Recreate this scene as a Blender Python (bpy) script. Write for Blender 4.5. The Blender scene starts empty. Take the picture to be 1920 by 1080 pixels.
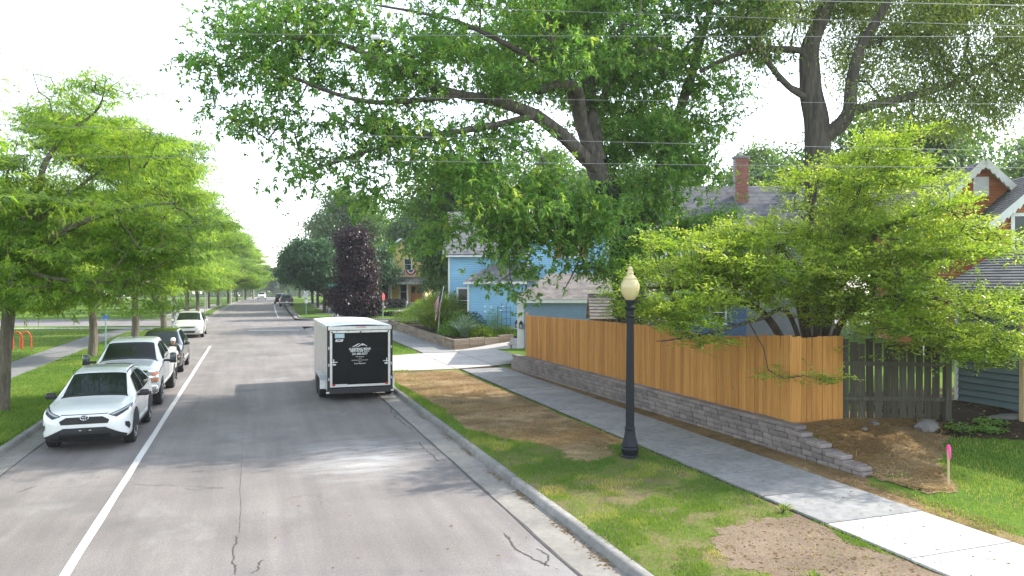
import bpy, bmesh, math, random
import numpy as np
from mathutils import Vector, Matrix
from mathutils.bvhtree import BVHTree

SC = bpy.context.scene
COL = SC.collection
rad = math.radians

# ---------------------------------------------------------------- camera, sky, sun, exposure
CAM_H, CAM_YAW, CAM_PITCH = 3.85, rad(19.25), rad(-0.49)
cd = bpy.data.cameras.new('camera'); cd.sensor_width = 36.0; cd.lens = 26.25; cd.clip_end = 4000
camera = bpy.data.objects.new('camera', cd); COL.objects.link(camera)
camera.location = (0, 0, CAM_H); camera.rotation_euler = (rad(90) + CAM_PITCH, 0, -CAM_YAW)
SC.camera = camera
SUN = Vector((0.759, 0.092, 0.644)).normalized()
SUN_EL = math.asin(SUN.z); SUN_AZ = math.atan2(SUN.x, SUN.y)
world = bpy.data.worlds.new('World'); SC.world = world; world.use_nodes = True
wn = world.node_tree; wn.nodes.clear()
w_out = wn.nodes.new('ShaderNodeOutputWorld'); w_bg = wn.nodes.new('ShaderNodeBackground')
w_sky = wn.nodes.new('ShaderNodeTexSky'); w_sky.sky_type = 'NISHITA'; w_sky.sun_disc = False
w_sky.sun_elevation = SUN_EL; w_sky.sun_rotation = SUN_AZ
w_sky.air_density = 1.0; w_sky.dust_density = 0.6; w_sky.ozone_density = 1.0; w_sky.altitude = 100
w_hs = wn.nodes.new('ShaderNodeHueSaturation'); w_hs.inputs['Saturation'].default_value = 0.5   # thin high haze
wn.links.new(w_sky.outputs[0], w_hs.inputs['Color']); wn.links.new(w_hs.outputs[0], w_bg.inputs[0])
w_bg.inputs[1].default_value = 0.15
wn.links.new(w_bg.outputs[0], w_out.inputs[0])
sl = bpy.data.lights.new('sun', 'SUN'); sl.energy = 2.05; sl.angle = rad(0.9); sl.color = (1.0, 0.93, 0.82)
sun = bpy.data.objects.new('sun', sl); COL.objects.link(sun)
sun.rotation_euler = SUN.to_track_quat('Z', 'Y').to_euler(); sun.location = (40, 10, 40)
SC.view_settings.view_transform = 'Standard'; SC.view_settings.look = 'None'
SC.view_settings.gamma = 1.0; SC.view_settings.use_curve_mapping = False
SC.view_settings.exposure = 1.98
SC.cycles.max_bounces = 6; SC.cycles.diffuse_bounces = 4; SC.cycles.glossy_bounces = 3
SC.cycles.transmission_bounces = 4; SC.cycles.transparent_max_bounces = 8
SC.cycles.use_denoising = True

# ---------------------------------------------------------------- frames
RGT = np.array([math.cos(CAM_YAW), -math.sin(CAM_YAW), 0.0])
FWD = np.array([math.sin(CAM_YAW), math.cos(CAM_YAW), 0.0])
def lat(a, d, z=0.0):
    """a metres to the side of and d metres along the line of sight -> world"""
    p = RGT * a + FWD * d
    return np.array([p[0], p[1], z])
def sight(px, py, d):
    """measured image direction at distance d -> world"""
    return lat((px - 960) / 1400 * d, d, CAM_H + (528 - py) / 1400 * d)

def sstep(a, b, x):
    t = np.clip((np.asarray(x, float) - a) / (b - a), 0, 1)
    return t * t * (3 - 2 * t)
def z_far(y):
    d = np.maximum(0, np.asarray(y, float) - 120)
    return -np.where(d < 250, d * d / 14700.0, 250 * 250 / 14700.0 + (d - 250) * 0.034)
def x_bend(y):
    d = np.maximum(0, np.asarray(y, float) - 60)
    return np.where(d < 130, 2.1e-4 * d * d, 3.55 + (d - 130) * 0.0546)

# ---------------------------------------------------------------- node helpers
def new_mat(name):
    m = bpy.data.materials.new(name); m.use_nodes = True
    nt = m.node_tree; b = nt.nodes['Principled BSDF']
    return m, nt, b
def node(nt, t, **kw):
    n = nt.nodes.new(t)
    for k, v in kw.items(): setattr(n, k, v)
    return n
def noise_fac(nt, scale, detail=4, rough=0.6, coord='Object', stretch=None, seed=0.0):
    tc = node(nt, 'ShaderNodeTexCoord'); mp = node(nt, 'ShaderNodeMapping')
    if stretch: mp.inputs['Scale'].default_value = stretch
    mp.inputs['Location'].default_value = (seed, seed * .7, 0)
    nt.links.new(tc.outputs[coord], mp.inputs[0])
    n = node(nt, 'ShaderNodeTexNoise'); n.inputs['Scale'].default_value = scale
    n.inputs['Detail'].default_value = detail; n.inputs['Roughness'].default_value = rough
    nt.links.new(mp.outputs[0], n.inputs['Vector'])
    return n
def ramp(nt, fac, stops, interp='LINEAR'):
    r = node(nt, 'ShaderNodeValToRGB'); r.color_ramp.interpolation = interp
    el = r.color_ramp.elements
    while len(el) < len(stops): el.new(0.5)
    for e, (p, c) in zip(el, stops):
        e.position = p; e.color = (c[0], c[1], c[2], 1) if len(c) == 3 else c
    nt.links.new(fac, r.inputs[0]); return r
def mix(nt, fac, a, b, mode='MIX'):
    m = node(nt, 'ShaderNodeMixRGB', blend_type=mode)
    for i, v in ((0, fac), (1, a), (2, b)):
        if isinstance(v, (int, float)): m.inputs[i].default_value = v
        elif isinstance(v, (tuple, list)): m.inputs[i].default_value = (v[0], v[1], v[2], 1)
        else: nt.links.new(v, m.inputs[i])
    return m.outputs[0]
def bump(nt, b, height, strength=0.4, dist=0.02):
    n = node(nt, 'ShaderNodeBump'); n.inputs['Strength'].default_value = strength
    n.inputs['Distance'].default_value = dist
    nt.links.new(height, n.inputs['Height']); nt.links.new(n.outputs[0], b.inputs['Normal'])
def pmat(name, c1, c2=None, scale=8.0, rough=0.7, bumps=0.0, bscale=60.0, metal=0.0, coat=0.0, stretch=None,
         spec=0.5, objvar=0.0, coord='Object', detail=4):
    """two-tone noise material; objvar varies brightness object by object"""
    m, nt, b = new_mat(name)
    b.inputs['Roughness'].default_value = rough; b.inputs['Metallic'].default_value = metal
    b.inputs['Coat Weight'].default_value = coat; b.inputs['Coat Roughness'].default_value = 0.03
    b.inputs['Specular IOR Level'].default_value = spec
    if c2 is None: c2 = tuple(v * .85 for v in c1)
    n = noise_fac(nt, scale, detail=detail, stretch=stretch, coord=coord)
    r = ramp(nt, n.outputs['Fac'], [(.3, c1), (.7, c2)])
    out = r.outputs[0]
    if objvar:
        oi = node(nt, 'ShaderNodeObjectInfo')
        v = ramp(nt, oi.outputs['Random'], [(0, (1 - objvar,) * 3), (1, (1 + objvar * .5,) * 3)])
        out = mix(nt, 1.0, out, v.outputs[0], 'MULTIPLY')
    nt.links.new(out, b.inputs['Base Color'])
    if bumps:
        n2 = noise_fac(nt, bscale, detail=3, stretch=stretch, coord=coord)
        bump(nt, b, n2.outputs['Fac'], bumps, 0.01)
    return m

# ---------------------------------------------------------------- object helpers
def root_loc(o):
    while o.parent is not None: o = o.parent
    return o.location
def link(name, me, parent=None, loc=None):
    o = bpy.data.objects.new(name, me); COL.objects.link(o)
    if parent is not None: o.parent = parent
    if loc is not None: o.location = loc
    return o
def tag(o, label=None, cat=None, group=None, kind=None):
    if label: o['label'] = label
    if cat: o['category'] = cat
    if group: o['group'] = group
    if kind: o['kind'] = kind
    return o
def thing(name, label, cat, loc=(0, 0, 0), rz=0.0, group=None):
    o = bpy.data.objects.new(name, None); COL.objects.link(o)
    o.empty_display_size = .2
    o.location = loc; o.rotation_euler = (0, 0, rz)
    return tag(o, label, cat, group)
def copy_tree(o, parent=None):
    c = o.copy(); COL.objects.link(c); c.parent = parent
    for ch in o.children: copy_tree(ch, c)
    return c

def np_mesh(name, V, F, mats=None, smooth=False, tint=None, mi=None):
    """V (n,3), F (m,k) of one face size"""
    V = np.asarray(V, np.float32); F = np.asarray(F, np.int32)
    me = bpy.data.meshes.new(name)
    me.vertices.add(len(V)); me.vertices.foreach_set('co', V.ravel())
    k = F.shape[1]
    me.loops.add(F.size); me.loops.foreach_set('vertex_index', F.ravel())
    me.polygons.add(len(F)); me.polygons.foreach_set('loop_start', np.arange(0, F.size, k, dtype=np.int32))
    if tint is not None:
        a = me.attributes.new('tint', 'FLOAT', 'POINT'); a.data.foreach_set('value', np.asarray(tint, np.float32))
    if mi is not None: me.polygons.foreach_set('material_index', np.asarray(mi, np.int32))
    me.update(calc_edges=True)
    if smooth: me.polygons.foreach_set('use_smooth', np.ones(len(F), bool))
    for m in (mats or []): me.materials.append(m)
    return me

class MB:
    """collects shapes, then links them as one mesh object"""
    def __init__(s, M=None): s.v = []; s.f = []; s.M = M
    def add(s, vs, fs, M=None):
        k = len(s.v)
        for p in vs:
            p = Vector(p)
            if M is not None: p = M @ p
            if s.M is not None: p = s.M @ p
            s.v.append(p)
        s.f += [tuple(i + k for i in f) for f in fs]
        return s
    def box(s, c, d, rz=0.0, M=None):
        x, y, z = d[0] / 2, d[1] / 2, d[2] / 2
        T = Matrix.Translation(c) @ Matrix.Rotation(rz, 4, 'Z')
        if M is not None: T = M @ T
        vs = [(sx * x, sy * y, sz * z) for sz in (-1, 1) for sy in (-1, 1) for sx in (-1, 1)]
        return s.add(vs, [(0, 2, 3, 1), (4, 5, 7, 6), (0, 1, 5, 4), (2, 6, 7, 3), (0, 4, 6, 2), (1, 3, 7, 5)], T)
    def bar(s, a, b, w, h, up=(0, 0, 1)):
        """box along a-b, w across, h along up"""
        a = Vector(a); b = Vector(b); d = b - a; L = d.length; d.normalize()
        u = Vector(up); x = d.cross(u)
        if x.length < 1e-4: x = d.cross(Vector((1, 0, 0)))
        x.normalize(); z = x.cross(d)
        vs = []
        for t in (0, L):
            for sz in (-.5, .5):
                for sx in (-.5, .5): vs.append(a + d * t + x * (w * sx) + z * (h * sz))
        return s.add(vs, [(0, 1, 3, 2), (4, 6, 7, 5), (0, 4, 5, 1), (2, 3, 7, 6), (0, 2, 6, 4), (1, 5, 7, 3)])
    def tube(s, pts, rs, n=8, cap=True):
        pts = [Vector(p) for p in pts]
        if isinstance(rs, (int, float)): rs = [rs] * len(pts)
        k = len(s.v); ref = None; vs = []; fs = []
        for i, p in enumerate(pts):
            d = (pts[min(i + 1, len(pts) - 1)] - pts[max(i - 1, 0)])
            d = d.normalized() if d.length > 1e-9 else Vector((0, 0, 1))
            if ref is None:
                ref = d.cross(Vector((0, 0, 1)))
                if ref.length < 1e-3: ref = d.cross(Vector((0, 1, 0)))
            ref = (ref - d * ref.dot(d)).normalized(); w = d.cross(ref)
            for j in range(n):
                t = 2 * math.pi * j / n
                vs.append(p + (ref * math.cos(t) + w * math.sin(t)) * rs[i])
        for i in range(len(pts) - 1):
            for j in range(n):
                a = i * n + j; b = i * n + (j + 1) % n
                fs.append((a, b, b + n, a + n))
        if cap: fs += [tuple(range(n))[::-1], tuple(range(len(vs) - n, len(vs)))]
        return s.add(vs, fs)
    def lathe(s, prof, n=20, c=(0, 0, 0), M=None, flute=None):
        """prof [(r, z)...] turned about z; flute(r, z, t) may alter the radius"""
        vs = []; fs = []
        for r, z in prof:
            for j in range(n):
                t = 2 * math.pi * j / n; q = flute(r, z, t) if flute else r
                vs.append((c[0] + q * math.cos(t), c[1] + q * math.sin(t), c[2] + z))
        for i in range(len(prof) - 1):
            for j in range(n):
                a = i * n + j; b = i * n + (j + 1) % n
                fs.append((a, b, b + n, a + n))
        if prof[0][0] > 1e-6: fs.append(tuple(range(n))[::-1])
        if prof[-1][0] > 1e-6: fs.append(tuple(range(len(vs) - n, len(vs))))
        return s.add(vs, fs, M)
    def prism(s, poly, a, b):
        """poly 3D loop extruded by vector b - a"""
        d = Vector(b) - Vector(a); n = len(poly)
        vs = [Vector(p) for p in poly] + [Vector(p) + d for p in poly]
        fs = [tuple(range(n))[::-1], tuple(range(n, 2 * n))] + [(i, (i + 1) % n, (i + 1) % n + n, i + n) for i in range(n)]
        return s.add(vs, fs)
    def quad(s, *p): return s.add(p, [tuple(range(len(p)))])
    def mesh(s, name, mat, smooth=None, bevel=0.0, off=None):
        me = bpy.data.meshes.new(name)
        vs = s.v if off is None else [p - Vector(off) for p in s.v]
        me.from_pydata([tuple(p) for p in vs], [], s.f); me.update()
        bm = bmesh.new(); bm.from_mesh(me)
        if bevel: bmesh.ops.bevel(bm, geom=bm.edges[:], offset=bevel, segments=1, affect='EDGES')
        bmesh.ops.recalc_face_normals(bm, faces=bm.faces[:])
        bm.to_mesh(me); bm.free()
        if smooth is not None:
            me.polygons.foreach_set('use_smooth', np.ones(len(me.polygons), bool))
            me.set_sharp_from_angle(angle=rad(smooth))
        me.materials.append(mat); return me
    def build(s, name, mat, parent=None, smooth=None, bevel=0.0, world=False):
        off = root_loc(parent) if (world and parent is not None) else None
        return link(name, s.mesh(name, mat, smooth, bevel, off), parent)

def text_mesh(s, size, mat, extrude=0.001, align='CENTER', shear=0.0, bold=0.0):
    cu = bpy.data.curves.new('lettering', 'FONT'); cu.body = s; cu.size = size; cu.extrude = extrude
    cu.align_x = align; cu.align_y = 'CENTER'; cu.shear = shear; cu.offset = bold; cu.resolution_u = 2
    o = bpy.data.objects.new('lettering', cu); COL.objects.link(o)
    dg = bpy.context.evaluated_depsgraph_get()
    me = bpy.data.meshes.new_from_object(o.evaluated_get(dg)); me.name = 'lettering'
    bpy.data.objects.remove(o); me.materials.clear(); me.materials.append(mat)
    return me
# ================================================================ MATERIALS
def m_asphalt():
    m, nt, b = new_mat('asphalt')
    n1 = noise_fac(nt, 0.35, 5, .6); n2 = noise_fac(nt, 38, 4, .8); n3 = noise_fac(nt, 1.0, 4, .6, stretch=(2.2, .12, 1), seed=5)
    n4 = noise_fac(nt, 14, 4, .7, seed=9)
    c = ramp(nt, n1.outputs[0], [(.3, (.16, .147, .14)), (.7, (.23, .213, .203))]).outputs[0]
    c = mix(nt, .5, c, ramp(nt, n3.outputs[0], [(.3, (.35, .35, .36)), (.7, (.62, .61, .6))]).outputs[0], 'OVERLAY')
    c = mix(nt, .55, c, ramp(nt, n2.outputs[0], [(.3, (.2, .2, .2)), (.5, (.5, .5, .5)), (.7, (.85, .83, .8))]).outputs[0], 'OVERLAY')
    c = mix(nt, .3, c, ramp(nt, n4.outputs[0], [(.35, (.4, .4, .4)), (.65, (.6, .6, .6))]).outputs[0], 'OVERLAY')
    n5 = noise_fac(nt, .55, 5, .7, stretch=(1, .5, 1), seed=21); n6 = noise_fac(nt, .3, 4, .6, seed=33)
    c = mix(nt, ramp(nt, n5.outputs[0], [(.56, (0, 0, 0)), (.72, (.55, .55, .55))]).outputs[0], c, (.3, .295, .285))      # pale dusty blotches
    c = mix(nt, ramp(nt, n6.outputs[0], [(.58, (0, 0, 0)), (.7, (.5, .5, .5))]).outputs[0], c, (.1, .097, .095))           # older, darker patches
    tc = node(nt, 'ShaderNodeTexCoord'); mp = node(nt, 'ShaderNodeMapping'); mp.vector_type = 'TEXTURE'      # one soft-edged pale blotch towards the right kerb
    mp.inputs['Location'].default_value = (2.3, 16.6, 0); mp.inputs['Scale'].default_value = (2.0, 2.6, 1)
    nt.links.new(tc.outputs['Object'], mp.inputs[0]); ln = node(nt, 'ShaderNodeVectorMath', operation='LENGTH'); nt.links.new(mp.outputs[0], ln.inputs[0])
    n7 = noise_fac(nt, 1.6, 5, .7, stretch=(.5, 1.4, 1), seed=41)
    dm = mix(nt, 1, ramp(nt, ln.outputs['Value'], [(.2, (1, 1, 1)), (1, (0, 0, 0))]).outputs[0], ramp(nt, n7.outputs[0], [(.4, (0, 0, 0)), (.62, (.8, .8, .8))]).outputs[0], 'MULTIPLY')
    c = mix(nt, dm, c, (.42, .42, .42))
    nt.links.new(c, b.inputs['Base Color']); b.inputs['Roughness'].default_value = .85
    b.inputs['Specular IOR Level'].default_value = .3
    bump(nt, b, n2.outputs[0], .35, .006); return m
def m_concrete(name, c1, c2, dirt=.5):
    m, nt, b = new_mat(name)
    n1 = noise_fac(nt, 1.2, 5, .65); n2 = noise_fac(nt, 70, 3, .7); n3 = noise_fac(nt, 6, 5, .7, seed=3)
    c = ramp(nt, n1.outputs[0], [(.3, c1), (.7, c2)]).outputs[0]
    c = mix(nt, dirt, c, ramp(nt, n3.outputs[0], [(.35, (.36, .35, .33)), (.6, (.56, .56, .55))]).outputs[0], 'OVERLAY')
    c = mix(nt, .35, c, ramp(nt, n2.outputs[0], [(.3, (.35, .35, .35)), (.7, (.65, .65, .65))]).outputs[0], 'OVERLAY')
    oi = node(nt, 'ShaderNodeObjectInfo')
    c = mix(nt, 1, c, ramp(nt, oi.outputs['Random'], [(0, (.86, .86, .85)), (1, (1.06, 1.06, 1.06))]).outputs[0], 'MULTIPLY')
    nt.links.new(c, b.inputs['Base Color']); b.inputs['Roughness'].default_value = .85
    bump(nt, b, n2.outputs[0], .25, .004); return m
def m_lawn(name, stops, s1=.6, s2=9):
    m, nt, b = new_mat(name)
    n1 = noise_fac(nt, s1, 5, .65); n2 = noise_fac(nt, s2, 5, .75, seed=4); n3 = noise_fac(nt, 60, 2, .7, stretch=(1, 1, .2))
    c = ramp(nt, n1.outputs[0], stops).outputs[0]
    c = mix(nt, .6, c, ramp(nt, n2.outputs[0], [(.3, (.3, .3, .3)), (.7, (.7, .7, .68))]).outputs[0], 'OVERLAY')
    c = mix(nt, .6, c, ramp(nt, n3.outputs[0], [(.3, (.25, .25, .25)), (.7, (.75, .75, .75))]).outputs[0], 'OVERLAY')
    nt.links.new(c, b.inputs['Base Color']); b.inputs['Roughness'].default_value = .95
    b.inputs['Specular IOR Level'].default_value = .1
    bump(nt, b, n3.outputs[0], .6, .03); return m
def m_leaf(name, stops, trans=.4, rough=.42, tcol=1.35, spec=.5):
    m, nt, b = new_mat(name)
    at = node(nt, 'ShaderNodeAttribute', attribute_name='tint')
    c = ramp(nt, at.outputs['Fac'], stops).outputs[0]
    nt.links.new(c, b.inputs['Base Color']); b.inputs['Roughness'].default_value = rough
    b.inputs['Specular IOR Level'].default_value = spec
    tr = node(nt, 'ShaderNodeBsdfTranslucent'); mx = node(nt, 'ShaderNodeMixShader'); mx.inputs[0].default_value = trans
    tc = mix(nt, 1, c, (tcol * 1.15, tcol * 1.1, tcol * .5), 'MULTIPLY')
    nt.links.new(tc, tr.inputs[0])
    nt.links.new(b.outputs[0], mx.inputs[1]); nt.links.new(tr.outputs[0], mx.inputs[2])
    nt.links.new(mx.outputs[0], nt.nodes['Material Output'].inputs[0]); return m
def m_bark(name, c1, c2, sc=9):
    m, nt, b = new_mat(name)
    n = noise_fac(nt, sc, 5, .7, stretch=(1, 1, .16)); n2 = noise_fac(nt, 1.5, 3, .6)
    c = ramp(nt, n.outputs[0], [(.35, c1), (.65, c2)]).outputs[0]
    c = mix(nt, .4, c, ramp(nt, n2.outputs[0], [(.3, (.3, .3, .3)), (.7, (.66, .66, .64))]).outputs[0], 'OVERLAY')
    nt.links.new(c, b.inputs['Base Color']); b.inputs['Roughness'].default_value = .95
    bump(nt, b, n.outputs[0], .9, .05); return m
def m_wood(name, stops, objvar=.25, grain=22, rough=.75, knots=True, gs=(9, 9, .55)):
    m, nt, b = new_mat(name)
    oi = node(nt, 'ShaderNodeObjectInfo'); tc = node(nt, 'ShaderNodeTexCoord'); mp = node(nt, 'ShaderNodeMapping')
    mp.inputs['Scale'].default_value = gs
    off = node(nt, 'ShaderNodeVectorMath', operation='SCALE'); off.inputs[0].default_value = (37, 19, 53)
    nt.links.new(oi.outputs['Random'], off.inputs['Scale'])
    ad = node(nt, 'ShaderNodeVectorMath', operation='ADD')
    nt.links.new(tc.outputs['Object'], ad.inputs[0]); nt.links.new(off.outputs[0], ad.inputs[1]); nt.links.new(ad.outputs[0], mp.inputs[0])
    n = node(nt, 'ShaderNodeTexNoise'); n.inputs['Scale'].default_value = 4; n.inputs['Detail'].default_value = 5
    n.inputs['Roughness'].default_value = .65; n.inputs['Distortion'].default_value = .6
    nt.links.new(mp.outputs[0], n.inputs['Vector'])
    c = ramp(nt, n.outputs[0], stops).outputs[0]
    v = ramp(nt, oi.outputs['Random'], [(0, (1 - objvar, 1 - objvar * 1.15, 1 - objvar * 1.2)), (.5, (1, .97, .93)), (1, (1 + objvar * .5, 1 + objvar * .5, 1 + objvar * .5))]).outputs[0]
    c = mix(nt, 1, c, v, 'MULTIPLY')
    if knots:
        vo = node(nt, 'ShaderNodeTexVoronoi'); vo.inputs['Scale'].default_value = 2.1
        mp2 = node(nt, 'ShaderNodeMapping'); mp2.inputs['Scale'].default_value = (2.2, 2.2, .8)
        nt.links.new(ad.outputs[0], mp2.inputs[0]); nt.links.new(mp2.outputs[0], vo.inputs['Vector'])
        k = ramp(nt, vo.outputs['Distance'], [(.03, (.35, .28, .22)), (.075, (1, 1, 1))]).outputs[0]
        c = mix(nt, 1, c, k, 'MULTIPLY')
    nt.links.new(c, b.inputs['Base Color']); b.inputs['Roughness'].default_value = rough
    b.inputs['Specular IOR Level'].default_value = .25
    bump(nt, b, n.outputs[0], .25, .006); return m
def m_shingle(name, c1, c2, sc=3.3):
    m, nt, b = new_mat(name)
    tc = node(nt, 'ShaderNodeTexCoord'); vo = node(nt, 'ShaderNodeTexVoronoi'); vo.inputs['Scale'].default_value = sc
    mp = node(nt, 'ShaderNodeMapping'); mp.inputs['Scale'].default_value = (1, 1, 2)
    nt.links.new(tc.outputs['Object'], mp.inputs[0]); nt.links.new(mp.outputs[0], vo.inputs['Vector'])
    sx = node(nt, 'ShaderNodeSeparateXYZ'); nt.links.new(vo.outputs['Color'], sx.inputs[0])
    c = ramp(nt, sx.outputs[0], [(.1, c1), (.9, c2)]).outputs[0]
    n = noise_fac(nt, 50, 3); c = mix(nt, .3, c, n.outputs['Fac'], 'OVERLAY')
    nt.links.new(c, b.inputs['Base Color']); b.inputs['Roughness'].default_value = .9; return m
def m_glass(name, c=(.02, .03, .03), rough=.04):
    m, nt, b = new_mat(name)
    b.inputs['Base Color'].default_value = (*c, 1); b.inputs['Roughness'].default_value = rough
    b.inputs['Specular IOR Level'].default_value = .32
    return m
def m_paint(name, c, metal=0.0, rough=.28, coat=1.0, dirt=.06):
    m, nt, b = new_mat(name)
    n = noise_fac(nt, 3, 4)
    r = ramp(nt, n.outputs[0], [(.3, tuple(v * (1 - dirt) for v in c)), (.7, c)])
    nt.links.new(r.outputs[0], b.inputs['Base Color']); b.inputs['Metallic'].default_value = metal
    b.inputs['Roughness'].default_value = rough; b.inputs['Coat Weight'].default_value = coat; b.inputs['Coat Roughness'].default_value = .04
    return m

M = {}
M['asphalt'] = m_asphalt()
M['gutter'] = m_concrete('gutter_concrete', (.20, .19, .175), (.29, .275, .25))
M['kerb'] = m_concrete('kerb_concrete', (.18, .18, .175), (.28, .275, .265), .7)
M['walk'] = m_concrete('sidewalk_concrete', (.19, .195, .2), (.265, .265, .265), .75)
M['walk_pale'] = m_concrete('pale_concrete', (.46, .445, .43), (.55, .535, .52), .5)  # on the near slabs this paleness stands for sunlight; the left path shares it
M['drive'] = m_concrete('driveway_concrete', (.36, .34, .32), (.43, .41, .39), .35)
M['path'] = m_concrete('path_asphalt', (.15, .15, .155), (.21, .205, .2), .5)
M['tar'] = pmat('tar_sealant', (.05, .047, .045), (.085, .08, .077), 6, .8, .2, 40)
M['line'], nt_, b_ = new_mat('worn_white_paint')
_w = noise_fac(nt_, 16, 6, .75); _w2 = noise_fac(nt_, 2.2, 3, .6)
_c = mix(nt_, ramp(nt_, mix(nt_, .35, _w.outputs[0], _w2.outputs[0]), [(.56, (0, 0, 0)), (.64, (.85, .85, .85))]).outputs[0], (.6, .595, .57), (.2, .195, .19))
nt_.links.new(_c, b_.inputs['Base Color']); b_.inputs['Roughness'].default_value = .8
M['lawn'] = m_lawn('lawn', [(.25, (.05, .115, .014)), (.5, (.09, .165, .02)), (.75, (.17, .21, .03))])
M['turf'] = m_lawn('thin_worn_turf', [(.3, (.07, .12, .02)), (.45, (.12, .15, .035)), (.6, (.18, .145, .08)), (.75, (.22, .17, .11))], 1.1, 14)
M['soil'] = m_lawn('bare_soil', [(.3, (.13, .095, .06)), (.55, (.2, .15, .1)), (.75, (.26, .2, .14))], 1.3, 16)
M['straw'] = m_lawn('straw_covered_soil', [(.28, (.09, .065, .04)), (.42, (.19, .135, .075)), (.56, (.28, .2, .11)), (.74, (.42, .32, .19))], 1.1, 9)
M['mulch'] = m_lawn('dark_mulch', [(.3, (.03, .022, .016)), (.6, (.06, .045, .03)), (.75, (.1, .08, .055))], 1.5, 18)
M['sand'] = m_lawn('sandy_soil', [(.3, (.15, .11, .08)), (.55, (.21, .16, .115)), (.75, (.26, .2, .15))], 1.1, 22)
M['cedar'] = m_wood('cedar_board', [(.3, (.34, .148, .036)), (.5, (.45, .218, .058)), (.72, (.54, .29, .092))], .2)
M['oldwood'] = m_wood('weathered_fence_board', [(.3, (.035, .034, .026)), (.5, (.06, .057, .042)), (.75, (.1, .095, .07))], .35)
M['palewood'] = m_wood('pale_stake_wood', [(.3, (.38, .28, .16)), (.7, (.55, .43, .27))], .1, knots=False)
M['timber'] = m_wood('garden_timber', [(.3, (.16, .13, .10)), (.7, (.30, .25, .2))], .3, knots=False, gs=(.6, 9, 9))
M['block'] = pmat('wall_block', (.165, .138, .127), (.26, .225, .208), 5, .9, .6, 40, objvar=.28, detail=6)
M['stone'] = pmat('fieldstone', (.1, .095, .09), (.23, .22, .21), 2, .85, .5, 20, objvar=.4)
M['iron'] = pmat('dark_iron_paint', (.008, .011, .015), (.014, .018, .024), 12, .5, .1, 60, spec=.3)
M['steel'] = pmat('galvanised_steel', (.42, .44, .45), (.56, .57, .58), 10, .35, .1, 30, metal=.8)
M['alu'] = pmat('aluminium_trim', (.58, .58, .58), (.72, .72, .72), 6, .38, 0, 30, metal=.6)
M['chrome'] = pmat('chrome', (.75, .75, .76), (.82, .82, .83), 4, .08, 0, 30, metal=1.0)
M['tyre'] = pmat('tyre_rubber', (.018, .018, .019), (.032, .031, .03), 20, .85, .2, 50)
M['blackplastic'] = pmat('black_plastic', (.016, .016, .018), (.03, .03, .032), 15, .55, .1, 80)
M['well'] = pmat('wheel_well_black', (.006, .006, .006), (.01, .01, .01), 10, .9)
M['glass'] = m_glass('window_glass', (.012, .02, .018))
M['pane'] = m_glass('house_window_pane', (.03, .045, .045), .06)
M['lens'] = m_glass('headlight_lens', (.34, .36, .38), .1)
M['lensdark'] = m_glass('dark_lens', (.05, .055, .06), .08)
M['amber'] = m_glass('amber_lens', (.75, .20, .03), .15)
M['redlens'] = m_glass('red_lens', (.45, .015, .02), .15)
M['white_car'] = m_paint('white_car_paint', (.80, .82, .82), 0, .3, 1)
M['white_truck'] = m_paint('silvery_white_paint', (.70, .74, .75), 0, .3, 1)
M['pearl_van'] = m_paint('pearl_van_paint', (.70, .71, .69), 0.1, .3, 1)
M['black_car'] = m_paint('black_green_car_paint', (.016, .02, .017), .2, .25, 1)
M['grey_car'] = m_paint('grey_car_paint', (.10, .115, .125), .3, .35, .8)
M['black_skin'] = pmat('black_trailer_skin', (.004, .005, .006), (.007, .008, .009), 3, .42, spec=.2)
M['silver_skin'] = pmat('silver_trailer_skin', (.46, .44, .42), (.56, .54, .52), 2, .3, 0, 30, metal=.55)
M['white_roof'] = pmat('trailer_roof_sheet', (.60, .63, .65), (.70, .72, .74), 2, .42, 0, 30, metal=.3)
M['print'] = pmat('white_print', (.78, .78, .77), (.72, .72, .72), 6, .6)
M['sticker'] = pmat('pale_blue_sticker', (.42, .62, .74), (.5, .68, .78), 6, .5)
M['white_trim'] = pmat('white_trim_paint', (.72, .73, .73), (.62, .63, .63), 3, .55, .05, 40)
M['blue_siding'] = pmat('blue_siding', (.24, .49, .68), (.29, .55, .74), 1.2, .55, .05, 60)
M['slate_siding'] = pmat('slate_blue_siding', (.2, .31, .43), (.25, .37, .5), 1.2, .55, .05, 60)
M['navy_siding'] = pmat('navy_siding', (.045, .10, .2), (.06, .13, .25), 1.2, .55, .05, 60)
M['grey_siding'] = pmat('pale_grey_siding', (.42, .43, .44), (.5, .51, .52), 1.2, .6, .05, 60)
M['dimgrey_siding'] = pmat('grey_siding', (.2, .215, .23), (.26, .275, .29), 1.2, .6, .05, 60)
M['yellow_siding'] = pmat('yellow_siding', (.62, .48, .12), (.7, .56, .16), 1, .6, .05, 60)
M['rust_siding'] = pmat('orange_brown_siding', (.36, .12, .035), (.44, .16, .05), 1.4, .6, .05, 60)
M['shed_siding'] = pmat('blue_green_shed_siding', (.08, .125, .14), (.1, .15, .165), 1.2, .55, .05, 60, objvar=.12)
M['greenshed'] = pmat('grey_green_boards', (.14, .17, .155), (.19, .22, .2), 2, .7, .1, 40)
M['orange_paint'] = pmat('orange_shutter_paint', (.5, .14, .03), (.58, .18, .04), 3, .6)
M['roof_grey'] = m_shingle('grey_shingles', (.12, .125, .135), (.2, .2, .21))
M['roof_dark'] = m_shingle('dark_shingles', (.075, .08, .09), (.13, .135, .145))
M['roof_brown'] = m_shingle('brownish_shingles', (.16, .14, .13), (.25, .225, .21))
M['doorwood'] = pmat('brown_door_wood', (.30, .12, .045), (.4, .17, .07), 4, .5, 0, 40, stretch=(4, 4, .4))
M['brickm'] = pmat('red_brick', (.24, .09, .065), (.36, .15, .11), 9, .9, .3, 50, objvar=.3)
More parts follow.
